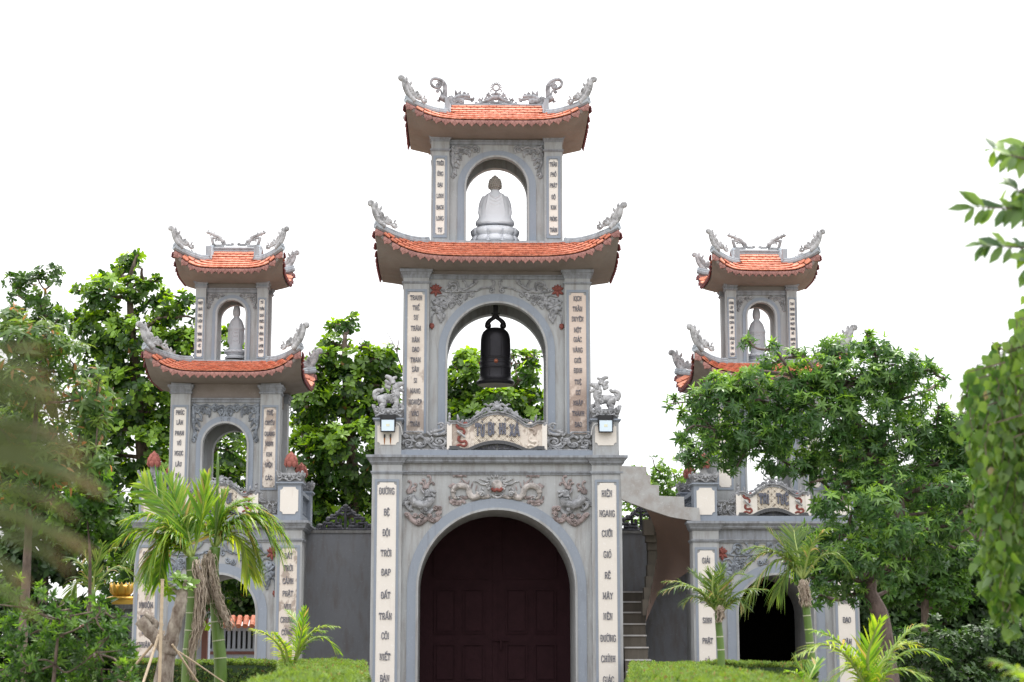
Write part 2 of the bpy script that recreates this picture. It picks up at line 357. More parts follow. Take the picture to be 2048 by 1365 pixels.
# ---------------------------------------------------------------- slab-serif lettering
GL = {
 'A': (.62, [[(0, 0), (.27, 1), (.35, 1), (.62, 0)], [(.13, .34), (.49, .34)]], [(0, 0), (.62, 0)]),
 'B': (.55, [[(.1, 0), (.1, 1)], [(.1, 1), (.38, 1), (.5, .9), (.5, .64), (.38, .53), (.1, .53)], [(.38, .53), (.55, .42), (.55, .12), (.4, 0), (.1, 0)]], []),
 'C': (.55, [[(.53, .72), (.48, .92), (.34, 1), (.2, 1), (.05, .85), (.02, .5), (.05, .15), (.2, 0), (.36, 0), (.5, .1), (.55, .3)]], []),
 'D': (.58, [[(.1, 0), (.1, 1)], [(.1, 1), (.34, 1), (.54, .84), (.57, .5), (.54, .16), (.34, 0), (.1, 0)]], []),
 'E': (.52, [[(.1, 0), (.1, 1)], [(.1, 1), (.5, 1), (.5, .8)], [(.1, .52), (.38, .52)], [(.1, 0), (.52, 0), (.52, .22)]], []),
 'G': (.6, [[(.53, .74), (.48, .92), (.34, 1), (.2, 1), (.05, .85), (.02, .5), (.05, .15), (.2, 0), (.4, 0), (.54, .1), (.54, .42), (.34, .42)]], []),
 'H': (.6, [[(.1, 0), (.1, 1)], [(.5, 0), (.5, 1)], [(.1, .5), (.5, .5)]], [(.1, 0), (.1, 1), (.5, 0), (.5, 1)]),
 'I': (.22, [[(.11, 0), (.11, 1)]], [(.11, 0), (.11, 1)]),
 'K': (.6, [[(.1, 0), (.1, 1)], [(.52, 1), (.12, .45)], [(.24, .6), (.55, 0)]], [(.1, 0), (.1, 1), (.52, 1), (.55, 0)]),
 'L': (.5, [[(.1, 1), (.1, 0), (.5, 0), (.5, .24)]], [(.1, 1)]),
 'M': (.74, [[(.1, 0), (.1, 1), (.37, .25), (.64, 1), (.64, 0)]], [(.1, 0), (.1, 1), (.64, 0), (.64, 1)]),
 'N': (.62, [[(.1, 0), (.1, 1), (.52, 0), (.52, 1)]], [(.1, 0), (.1, 1), (.52, 1)]),
 'O': (.58, [[(.3, 1), (.14, .96), (.03, .76), (.02, .5), (.03, .24), (.14, .04), (.3, 0), (.44, .04), (.55, .24), (.56, .5), (.55, .76), (.44, .96), (.3, 1)]], []),
 'P': (.54, [[(.1, 0), (.1, 1)], [(.1, 1), (.4, 1), (.53, .88), (.53, .6), (.4, .48), (.1, .48)]], [(.1, 0)]),
 'Q': (.58, [[(.3, 1), (.14, .96), (.03, .76), (.02, .5), (.03, .24), (.14, .04), (.3, 0), (.44, .04), (.55, .24), (.56, .5), (.55, .76), (.44, .96), (.3, 1)], [(.32, .22), (.58, -.12)]], []),
 'R': (.6, [[(.1, 0), (.1, 1)], [(.1, 1), (.4, 1), (.52, .88), (.52, .62), (.4, .5), (.1, .5)], [(.34, .5), (.56, 0)]], [(.1, 0), (.56, 0)]),
 'S': (.52, [[(.48, .76), (.42, .95), (.26, 1), (.1, .95), (.03, .78), (.1, .6), (.42, .42), (.5, .24), (.42, .05), (.24, 0), (.08, .05), (.02, .26)]], []),
 'T': (.58, [[(.29, 0), (.29, 1)], [(.02, .76), (.02, 1), (.56, 1), (.56, .76)]], [(.29, 0)]),
 'U': (.6, [[(.1, 1), (.1, .25), (.18, .04), (.3, 0), (.42, .04), (.5, .25), (.5, 1)]], [(.1, 1), (.5, 1)]),
 'V': (.6, [[(.03, 1), (.27, 0), (.33, 0), (.57, 1)]], [(.03, 1), (.57, 1)]),
 'X': (.6, [[(.05, 0), (.55, 1)], [(.05, 1), (.55, 0)]], [(.05, 0), (.55, 0), (.05, 1), (.55, 1)]),
 'Y': (.6, [[(.03, 1), (.3, .48), (.57, 1)], [(.3, .48), (.3, 0)]], [(.03, 1), (.57, 1), (.3, 0)]),
}
def ribbon(m, pts, t, ox, oz, s, y0, y1):
    """flat bar strokes following pts; each stroke is a hair deeper than the one before so none are coplanar"""
    n = len(pts); a = []; b = []
    closed = n > 3 and abs(pts[0][0]-pts[-1][0])+abs(pts[0][1]-pts[-1][1]) < 1e-6
    for i in range(n):
        p = np.array(pts[i]); q0 = np.array(pts[i-1] if i else (pts[-2] if closed else pts[0])); q1 = np.array(pts[i+1] if i < n-1 else (pts[1] if closed else pts[-1]))
        d0 = p-q0; d1 = q1-p; l0 = np.linalg.norm(d0); l1 = np.linalg.norm(d1)
        d0 = d0/l0 if l0 > 0 else d1/l1; d1 = d1/l1 if l1 > 0 else d0
        d = d0+d1; d = d/(np.linalg.norm(d)+1e-9); nr = np.array([-d[1], d[0]]); k = t/max(.45, abs(np.dot(nr, np.array([-d1[1], d1[0]]))))
        ext = d*t*.0
        a.append((ox+(p[0]+nr[0]*k)*s[0], oz+(p[1]+nr[1]*k)*s[1])); b.append((ox+(p[0]-nr[0]*k)*s[0], oz+(p[1]-nr[1]*k)*s[1]))
    m.c += 1; dd = (m.c % 9)*.0005
    m.strip(a, b, y0-dd, y1)
def text(m, word, cx, cz, h, y, th=.012, maxw=None, t=.085, wide=1.0, f=None):
    """word centred on (cx, cz); cap height h; stands th proud of the plane y"""
    W_ = unicodedata.normalize('NFD', word); glyphs = []
    for ch in W_:
        if unicodedata.combining(ch): glyphs[-1][1].append(ch)
        elif ch == 'Đ': glyphs.append(['D', ['bar']])
        elif ch == ' ': glyphs.append([' ', []])
        else: glyphs.append([ch, []])
    adv = [(.4 if g[0] == ' ' else GL[g[0]][0]+.14) for g in glyphs]; tot = (sum(adv)-.14)*h*wide
    k = wide*(min(1, maxw/tot) if maxw else 1); x = cx-(sum(adv)-.14)*h*k/2; s = (h*k, h); z0 = cz-h/2; y0, y1 = y-th, y+.004
    for g, ad in zip(glyphs, adv):
        if g[0] != ' ':
            w, strokes, serifs = GL[g[0]]
            for p in strokes: ribbon(m, p, t, x, z0, s, y0, y1)
            for sx_, sz in serifs:
                zz = .035 if sz == 0 else .965
                ribbon(m, [(sx_-.13, zz), (sx_+.13, zz)], .035, x, z0, s, y0, y1)
            if g[0] in 'BDPREL': ribbon(m, [(0, .965), (.1, .965)], .035, x, z0, s, y0, y1)
            if g[0] in 'BDE': ribbon(m, [(0, .035), (.1, .035)], .035, x, z0, s, y0, y1)
            top = 1.1; mid = w/2; comb = g[1]
            circ = '\u0302' in comb or '\u0306' in comb
            for c in comb:
                if c == 'bar': ribbon(m, [(-.06, .52), (.3, .52)], .045, x, z0, s, y0, y1)
                elif c == '\u0302': ribbon(m, [(mid-.17, 1.1), (mid, 1.24), (mid+.17, 1.1)], .04, x, z0, s, y0, y1)
                elif c == '\u0306': ribbon(m, [(mid-.17, 1.24), (mid-.08, 1.12), (mid+.08, 1.12), (mid+.17, 1.24)], .04, x, z0, s, y0, y1)
                elif c == '\u031b': ribbon(m, [(w-.12, .95), (w+.02, .98), (w+.06, 1.14)], .05, x, z0, s, y0, y1)
                elif c == '\u0323': ribbon(m, [(mid-.06, -.18), (mid+.06, -.18)], .065, x, z0, s, y0, y1)
                elif c == '\u0301': ribbon(m, [(mid-.02+(.16 if circ else 0), 1.14+(.1 if circ else 0)), (mid+.13+(.16 if circ else 0), 1.34+(.1 if circ else 0))], .05, x, z0, s, y0, y1)
                elif c == '\u0300': ribbon(m, [(mid-.15-(.1 if circ else 0), 1.34+(.1 if circ else 0)), (mid+.0-(.1 if circ else 0), 1.14+(.1 if circ else 0))], .05, x, z0, s, y0, y1)
                elif c == '\u0303': ribbon(m, [(mid-.19, 1.3), (mid-.08, 1.4), (mid+.08, 1.3), (mid+.19, 1.4)] if circ else [(mid-.19, 1.14), (mid-.08, 1.26), (mid+.08, 1.16), (mid+.19, 1.28)], .04, x, z0, s, y0, y1)
                elif c == '\u0309': ribbon(m, [(mid-.06, 1.36), (mid+.06, 1.38), (mid+.07, 1.26), (mid, 1.22), (mid, 1.14)], .035, x, z0, s, y0, y1)
        x += ad*h*k
    return m

# ---------------------------------------------------------------- tower pieces
def notched(x0, x1, z0, z1, c):      # panel outline with stepped-in corners
    return [(x0+c, z0), (x1-c, z0), (x1-c, z0+c*.45), (x1-c*.45, z0+c), (x1, z0+c), (x1, z1-c), (x1-c*.45, z1-c), (x1-c, z1-c*.45), (x1-c, z1),
            (x0+c, z1), (x0+c, z1-c*.45), (x0+c*.45, z1-c), (x0, z1-c), (x0, z0+c), (x0+c*.45, z0+c), (x0+c, z0+c*.45)]
def stepped(m, x0, x1, y0, y1, prof):     # stacked rings: (z0, z1, proj0, proj1)
    for z0, z1, p0, p1 in prof: m.frustum(x0-p0, x1+p0, y0-p0, y1+p0, z0, x0-p1, x1+p1, y0-p1, y1+p1, z1)
def frame_strip(m, x0, x1, z0, z1, w, y0, y1):
    m.box(x0, x0+w, y0, y1, z0, z1); m.box(x1-w, x1, y0, y1, z0, z1); m.box(x0+w, x1-w, y0, y1, z0, z0+w); m.box(x0+w, x1-w, y0, y1, z1-w, z1)
def archwall(m, x0, x1, z0, z1, cx, r, spring, y0, y1, n=36):
    a = [(cx+r, z0)]+arc(cx, spring, r, 0, 180, n)+[(cx-r, z0)]
    b = [(x1, z0), (x1, spring)]
    for i in range(1, n):
        w = radians(180*i/n); c_, s_ = cos(w), sin(w)
        hw = x1-cx if c_ > 0 else cx-x0
        k = min((hw/abs(c_)) if abs(c_) > 1e-6 else 1e9, ((z1-spring)/s_) if s_ > 1e-6 else 1e9); b.append((cx+k*c_, spring+k*s_))
    b += [(x0, spring), (x0, z0)]
    # push the corners out so the outline is a true rectangle
    for cxn in (x0, x1):
        best = min(range(2, len(b)-2), key=lambda i: (b[i][0]-cxn)**2+(b[i][1]-z1)**2); b[best] = (cxn, z1)
    m.strip(a, b, y0, y1)
def archband(m, cx, r0, r1, spring, z0, y0, y1, n=40, top=None):
    a = [(cx+r0, z0)]+arc(cx, spring, r0, 0, 180, n)+[(cx-r0, z0)]
    b = [(cx+r1, z0)]+arc(cx, spring, r1, 0, 180, n)+[(cx-r1, z0)]
    if top: b = [(x, spring+(z-spring)*(top-spring)/r1 if z > spring else z) for x, z in b]
    m.strip(a, b, y0, y1)
def sidearch(m, y0, y1, z0, z1, cy, r, spring, xa, xb, n=24):   # same wall turned to face sideways
    q = M(); archwall(q, y0, y1, z0, z1, cy, r, spring, xa, xb, n)
    m.add([(p[1], p[0], p[2]) for p in q.v], [f[::-1] for f in q.f])

def couplet(pillar, x0, x1, y, z0, z1, words, h, panel='cream', inset=.05, rise=None, mat='letter', frame=.045):
    fm = M(); frame_strip(fm, x0-frame, x1+frame, z0-frame*1.3, z1+frame*1.3, frame*.96, y-.016, y+.01)
    fm.build('panel_frame', 'band', pillar)
    pm = M(); pm.prism(notched(x0, x1, z0, z1, min(.05, (x1-x0)*.14)), y-.010, y+.012); po = pm.build('couplet_panel', panel, pillar)
    for w, z in words:
        tm = M(); text(tm, w, (x0+x1)/2, z, h*.9, y-.010, .012, (x1-x0)*.80, wide=.72, t=.062)
        tm.build('lettering', mat, pillar)
def zat(py, Y, px=994): return float(at(px, py, Y)[2])

TILE = {}
def tile_mesh(w, l, key, mat='tile'):
    if key in TILE: return TILE[key]
    m = M(); hw = w*.485; th = .022
    top = [(-hw, l*.62), (hw, l*.62), (hw, -l*.28), (hw*.55, -l*.46), (0, -l*.52), (-hw*.55, -l*.46), (-hw, -l*.28)]
    z = [-.004, -.004, .018, .028, .034, .028, .018]
    v = [(p[0], p[1], q+th) for p, q in zip(top, z)]+[(p[0], p[1], q) for p, q in zip(top, z)]
    n = 7; m.add(v, [tuple(range(n-1, -1, -1))]+[(i, (i+1) % n, (i+1) % n+n, i+n) for i in range(n)])
    me = bpy.data.meshes.new('roof_tile'); me.from_pydata(m.v, [], m.f); me.materials.append(MT[mat]); TILE[key] = me; return me
def eave_mesh(w, h, key, mat):
    if key in TILE: return TILE[key]
    m = M(); hw = w*.5
    o = [(-hw*.98, 0), (-hw, -h*.3), (-hw*.72, -h*.58), (-hw*.35, -h*.7), (0, -h), (hw*.35, -h*.7), (hw*.72, -h*.58), (hw, -h*.3), (hw*.98, 0)]
    n = len(o); m.add([(x, -.012, z) for x, z in o]+[(x, .012, z) for x, z in o]+[(0, -.030, -h*.35)],
                      [(i+1, i, 2*n) for i in range(n-1)]+[(0, n-1, 2*n), tuple(range(2*n-1, n-1, -1))]+[(i, (i+1) % n, (i+1) % n+n, i+n) for i in range(n)])
    # three raised ribs like a leaf
    for dx in (-.5, 0, .5): m.tube([(dx*hw*.2, -.026, -h*.1), (dx*hw, -.024, -h*.62)], [.006, .004], 4)
    me = bpy.data.meshes.new('eave_tile'); me.from_pydata(m.v, [], m.f); me.materials.append(MT[mat]); TILE[key] = me; return me

def corner_finial(roof, o, ex, sc, kind=0):
    """openwork cloud-scroll finial riding on the hip; drawn outwards = +x, up = +y, in units of sc metres"""
    f = lmap(o, ex, (0, 0, 1), sc); nrm = np.cross(ex, (0, 0, 1)); R = Relief(f, nrm, .8)
    # thick outer back, ending in an outward curl
    R.st([(-14, -6), (-4, 1), (3, 10), (8, 20), (10.5, 30), (12, 36)], 6.2, 5.2)
    R.sp(17, 36, 5.5, 1.1, 190, -1, r=3.8); R.dot(17.5, 36, 3.6, .9)
    # inner foliage lumps climbing beside it
    for a, b, r, d in ((3, 26, 6.5, 1), (-3, 16, 7, -1), (-11, 9, 7, 1), (-21, 5, 6, -1)):
        R.sp(a, b, r, 1.3, 200, d, r=3.2); R.dot(a, b, 3.2)
    R.st([(6, 33), (2, 26), (-3, 18), (-8, 10), (-16, 3), (-26, 0), (-34, 3), (-42, 2)], 4.6, 1.6)
    R.st([(-28, 2), (-33, -4), (-38, -5), (-42, -2)], 3, 1.8); R.sp(-39, -3, 3.4, 1, 0, 1, r=2)
    R.petal(3, 30, 80, 13, 3.2); R.petal(-3, 24, 110, 12, 2.8); R.petal(-10, 13, 80, 11, 3); R.petal(-21, 7, 90, 10, 2.8)
    R.petal(-30, 4, 60, 10, 2.4); R.petal(-34, 4, 120, 9, 2.2); R.petal(-14, 10, 130, 10, 2.6)
    R.st([(9, 28), (3, 20), (4, 10), (-4, 2)], 3.6, 3)
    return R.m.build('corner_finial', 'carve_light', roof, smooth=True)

def roof_build(tower, cx, cy, Wd, D, ze, lift, w, dh, ztop, zg, th, walls, drop, tw, rows, budget, pp=5, ridge=True, fs=.0105, wcol='ridge', eh=.13):
    """upturned roof: eave half sizes Wd,D at height ze; corners lifted; flares in to half sizes w,dh.
       with a gable (ridge=True) the main slopes carry on to a ridge at ztop and half length w"""
    dirs = {}
    R_ = ztop-ze
    def g(t): return t*.82+.18*t*t
    def lf(u, t):
        k = max(0., 1-t/th); return lift*abs(u)**pp*k**1.4
    def out_(u, t): return .10*abs(u)**pp*max(0., 1-t/th)   # corners also kick outwards a little
    def front(sgn):
        def fn(u, t):                    # u -1..1 , t 0..1
            k = min(1, t/th); x = u*(Wd+(w-Wd)*k)
            yy = D+(((0 if ridge else dh))-D)*t if ridge else D+(dh-D)*t
            return np.array([cx+x+np.sign(u)*out_(u, t)*.5, cy+sgn*(yy+out_(u, t)), ze+R_*g(t)+lf(u, t)])
        return fn
    def side(sgn):
        def fn(v, t):
            k = t/th; x = Wd+(w-Wd)*k; yb = D*(1-t) if ridge else D+(dh-D)*t
            return np.array([cx+sgn*(x+out_(v, t)*.5), cy+v*yb+np.sign(v)*out_(v, t), ze+R_*g(t)+lf(v, t)])
        return fn
    F, B_, LL, RR = front(-1), front(1), side(-1), side(1)
    roof = bpy.data.objects.new('roof', None); COL.objects.link(roof); roof.parent = tower
    og = origin(tower); roof.location = (cx-og.x, cy-og.y, ze-og.z)
    sh = M(); TT = .055
    for fn, tm in ((F, 1), (B_, 1), (LL, th), (RR, th)):
        sh.grid(lambda a, b, fn=fn, tm=tm: fn(2*a-1, b*tm), 32, 8)
    if ridge:      # closed gable ends
        for sg in (-1, 1):
            yb = D*(1-th); zb = ze+R_*g(th)
            sh.add([(cx+sg*(w-.02), cy-yb, zb-.02), (cx+sg*(w-.02), cy+yb, zb-.02), (cx+sg*(w-.02), cy, ztop)], [(0, 1, 2)])
    else:
        sh.box(cx-w, cx+w, cy-dh, cy+dh, ztop-.14, ztop)
    sh.build('roof_deck', 'eave', roof)
    # soffit: from the eave underside in and down to the wall head
    sf = M(); hx, hy, zw = walls
    for sx_, sy_ in ((0, -1), (0, 1), (-1, 0), (1, 0)):
        fn = {(0, -1): F, (0, 1): B_, (-1, 0): LL, (1, 0): RR}[(sx_, sy_)]
        def q(a, b, fn=fn, sx_=sx_, sy_=sy_):
            u = 2*a-1; e = fn(u, 0); e = e-np.array([0, 0, TT+.03])
            tgt = np.array([cx+(u*hx if sy_ else sx_*hx), cy+(u*hy if sx_ else sy_*hy), zw])
            p = e+(tgt-e)*b
            k = b if b < 1 else 1
            flat = e[2]+(zw-e[2])*(1-(1-k)**1.7)
            return (p[0], p[1], flat)
        sf.grid(q, 32, 8)
    # fascia
    for fn in (F, B_, LL, RR):
        sf.grid(lambda a, b, fn=fn: fn(2*a-1, 0)-np.array([0, 0, .01+(TT+.02)*b]), 32, 1)
    sf.build('soffit', 'soffit', roof, smooth=True, angle=50)
    # roof tiles: front slope one by one, the others joined
    def place(fn, u, t, w_):
        e = 1e-3; p = fn(u, t); du = fn(min(1, u+e), t)-fn(max(-1, u-e), t); dt = fn(u, min(1, t+e))-fn(u, max(0, t-e))
        du /= np.linalg.norm(du)+1e-12; nz = np.cross(du, dt); nz /= np.linalg.norm(nz)+1e-12
        if nz[2] < 0: nz = -nz; du = -du
        dt = np.cross(nz, du)
        # dt points up the slope
        if (fn(u, min(1, t+.05))-fn(u, t)) @ dt < 0: dt = -dt; du = -du
        return p, du, dt, nz
    def row_len(fn, t): return sum(np.linalg.norm(fn(-1+2*(i+1)/24, t)-fn(-1+2*i/24, t)) for i in range(24))
    SL = np.linalg.norm(F(0, 1)-F(0, 0)); pitch = SL/rows
    key = ('t', round(tw, 3), round(pitch, 3)); me = tile_mesh(tw, pitch*1.15, key)
    rest = M(); tv = np.array([v.co[:] for v in me.vertices]); tf = [tuple(p.vertices) for p in me.polygons]
    for fn, nm, tmax in ((F, 'f', 1), (B_, 'b', 1), (LL, 's', th), (RR, 's', th)):
        nr = rows if nm != 's' else max(2, int(round(rows*th)))
        for r in range(nr):
            t = (r+.45)/nr*tmax
            if ridge and nm != 's' and t > (.97 if Wd > 1.5 else .90): continue
            ln = row_len(fn, t); n = max(3, int(ln/tw)); 
            for i in range(n+1):
                u = (-1+2*(i+.5*(r % 2))/n)
                if abs(u) > 1-.35/n: continue
                p, du, dt, nz = place(fn, u, t, tw)
                jt = random.uniform(-.02, .02); a = du*cos(jt)+dt*sin(jt); b = dt*cos(jt)-du*sin(jt)
                p = p+nz*(.008+random.uniform(0, .004)); k = ln/n/tw
                if nm == 'f' and budget[0] > 0:
                    budget[0] -= 1
                    o = bpy.data.objects.new('roof_tile', me); COL.objects.link(o); o.parent = roof
                    R0 = Matrix(((a[0]*k, b[0], nz[0], p[0]-cx), (a[1]*k, b[1], nz[1], p[1]-cy), (a[2]*k, b[2], nz[2], p[2]-ze), (0, 0, 0, 1)))
                    o.matrix_local = R0
                else:
                    rest.add(p+tv[:, :1]*a*k+tv[:, 1:2]*b+tv[:, 2:]*nz, tf)
    if rest.v: rest.build('roof_tiles', 'tile', roof)['kind'] = 'stuff'
    # eave tiles hanging from every edge
    for fn, nm in ((F, 'f'), (B_, 'b'), (LL, 's'), (RR, 's')):
        em = eave_mesh(tw*1.18, eh if nm != 's' else eh*.75, ('e', round(tw, 3), eh, nm == 's'), 'eave' if nm != 's' else 'eave_red')
        ln = row_len(fn, 0); n = int(ln/(tw*1.17))
        for i in range(n):
            u = -1+2*(i+.5)/n; p = fn(u, 0); q0, q1 = fn(u-.02, 0), fn(min(1, u+.02), 0); du = q1-q0; du /= np.linalg.norm(du)
            o_ = np.array([0, -1., 0]) if fn is F else np.array([0, 1., 0]) if fn is B_ else np.array([-1., 0, 0]) if fn is LL else np.array([1., 0, 0])
            up_ = np.array([0, 0, 1.])*.94+(-o_)*(.34 if nm == 's' else .12); a = du if np.dot(np.cross(du, [0, 0, 1]), o_) > 0 else -du
            up_ = np.cross(np.cross(a, up_), a); up_ /= np.linalg.norm(up_); nn = np.cross(up_, a)
            if nn@o_ > 0: nn = -nn       # local +y points inwards
            p = p+o_*.020+np.array([0, 0, .004])
            o = bpy.data.objects.new('eave_tile', em); COL.objects.link(o); o.parent = roof
            o.matrix_local = Matrix(((a[0], nn[0], up_[0], p[0]-cx), (a[1], nn[1], up_[1], p[1]-cy), (a[2], nn[2], up_[2], p[2]-ze), (0, 0, 0, 1)))
    # hip ridges + corner finials
    for sx_ in (-1, 1):
        for sy_ in (-1, 1):
            fn = F if sy_ < 0 else B_; hp = []
            for i in range(13):
                t = th*i/12; p = fn(sx_*1.0, t); hp.append(p+np.array([0, 0, .045]))
            hm = M(); k = len(hp)
            hm.tube(hp, [.062]*k, 8, None, 1.0); hm.tube([p+np.array([0, 0, .055]) for p in hp], [.04]*k, 6)
            if ridge:      # verge running up the gable
                vp = [fn(sx_*1.0, th+(1-th)*i/5)+np.array([0, 0, .05]) for i in range(6)]
                hm.tube(vp, [.075]*6, 6)
            hm.build('hip_ridge', wcol, roof, smooth=True, angle=40)
            d = np.array([sx_*.86, sy_*.5, 0]); d = d/np.linalg.norm(d)
            corner_finial(roof, fn(sx_*1.0, 0)+np.array([-sx_*.06, -sy_*.03, .10]), d, fs)
    if ridge:
        rm = M(); rb = .06 if Wd > 1.5 else .13; rm.box(cx-w-.03, cx+w+.03, cy-rb, cy+rb, ztop-.09-rb*.5, ztop+.0); rm.box(cx-w-.06, cx+w+.06, cy-rb-.02, cy+rb+.02, ztop+.0, ztop+.03)
        rm.build('ridge_beam', wcol, roof)
        for sg in (-1, 1):
            gm = M(); gm.box(cx+sg*w-.05, cx+sg*w+.05, cy-D*(1-th)-.02, cy-D*(1-th)+.1, zg-.05, ztop-.03)
            gm.build('gable_cheek', wcol, roof)
    else:
        rm = M(); rm.box(cx-w-.10, cx+w+.10, cy-dh-.10, cy+dh+.10, ztop-.03, ztop+.035)
        rm.build('roof_kerb', wcol, roof)
    return roof

def stage(tower, cx, y0, y1, hw, pw, z0, z1, r, spring, band, btop, zmould, znk, zcap, ov, couplets, side_arch=False, wall_t=.25, panelmat=('cream', 'cream'), lh=.1, pin=None, lmat='letter', sidepillar=True):
    """one open storey: four corner pillars, arched walls, capitals"""
    yw = y0+.09; yb = y1-.09
    m = M(); x0, x1 = cx-hw+pw, cx+hw-pw
    archwall(m, x0-.02, x1+.02, z0, zmould-.002, cx, r, spring, yw, yw+wall_t)
    m.build('arched_wall', 'wall', tower); m = M()
    archwall(m, x0-.02, x1+.02, z0, zmould-.002, cx, r, spring, yb-wall_t, yb); m.build('arched_wall', 'wall', tower)
    for sg in (-1, 1):
        m = M(); xa, xb = (cx-hw+.09, cx-hw+.09+wall_t*.7) if sg < 0 else (cx+hw-.09-wall_t*.7, cx+hw-.09)
        if side_arch: sidearch(m, y0+pw-.02, y1-pw+.02, z0, zmould-.002, (y0+y1)/2, min(r, (y1-y0-2*pw)/2-.07), spring-.06, xa, xb)
        else: m.box(xa, xb, y0+pw-.02, y1-pw+.02, z0, zmould-.002)
        m.build('side_wall', 'wall', tower)
    hd = M(); hd.box(cx-hw+.08, cx+hw-.08, y0+.08, y1-.08, zmould, z1)     # wall head under the roof
    hd.build('wall_head', 'soffit', tower)
    mo = M(); mo.box(x0+.003, x1-.003, yw-.03, yw-.001, zmould-.03, zmould+.035); mo.box(x0+.003, x1-.003, yw-.055, yw-.001, zmould+.035, zmould+.06)
    mo.build('string_moulding', 'trim', tower)
    for yy0, yy1 in ((yw-.028, yw+.006),):
        b = M(); archband(b, cx, r+.004, r+band, spring, z0, yy0, yy1, top=btop); bo = b.build('arch_band', 'band', tower)
        c = M(); archband(c, cx, r-.018, r+.022, spring, z0, yy0-.014, yw+wall_t*.6); c.build('arch_lip', 'wall', tower)
    for i, (sx_, sy_) in enumerate(((-1, -1), (1, -1), (-1, 1), (1, 1))):
        pa, pb = (cx-hw, cx-hw+pw) if sx_ < 0 else (cx+hw-pw, cx+hw)
        qa, qb = (y0, y0+pw) if sy_ < 0 else (y1-pw, y1)
        p = M(); p.box(pa, pb, qa, qb, z0, z1-.002); po = p.build('pillar', 'wall', tower)
        c = M()
        stepped(c, pa, pb, qa, qb, [(znk-.025, znk-.005, .012, .022), (znk-.005, znk+.02, .03, .03),
                                    (zcap-ov*2.4, zcap-ov*1.5, .006, ov*.35), (zcap-ov*1.5, zcap-ov*.8, ov*.5, ov*.75), (zcap-ov*.8, zcap, ov, ov)])
        c.build('capital', 'trim', po)
        if sy_ < 0 and couplets:
            words, zp0, zp1 = couplets[0 if sx_ < 0 else 1]
            ins = pin or pw*.17
            couplet(po, pa+ins, pb-ins, y0, zp0, zp1, words, lh, panelmat[0 if sx_ < 0 else 1], mat=lmat, frame=ins*.55)
# ---------------------------------------------------------------- setting
g = M(); g.box(-400, 400, -60, 900, -.5, 0)
def groundmat():
    m, t, b = newmat('ground')
    c = mixc(t, ramp(t, noise(t, .35, 6), .42, .58), (.20, .17, .13), (.10, .12, .05)); c = mixc(t, noise(t, 9, 6), c, (.26, .23, .19))
    L(t, c, b.inputs['Base Color']); b.inputs['Roughness'].default_value = .95; L(t, bump(t, noise(t, 20, 6), .6, .03), b.inputs['Normal']); return m
MT['ground'] = groundmat(); struct('ground', g, 'ground')
MT['paving'] = plaster('paving', hexc(120, 112, 102), var=.15, stain=(.12, .1, .08), amt=.6)
pv = M()
for i in range(-9, 9):
    for j in range(-22, 9):
        h_ = random.uniform(.012, .02); pv.box(i+.006, i+.994, j+.006, j+.994, -.02, h_)
o = struct('paving', pv, 'paving')

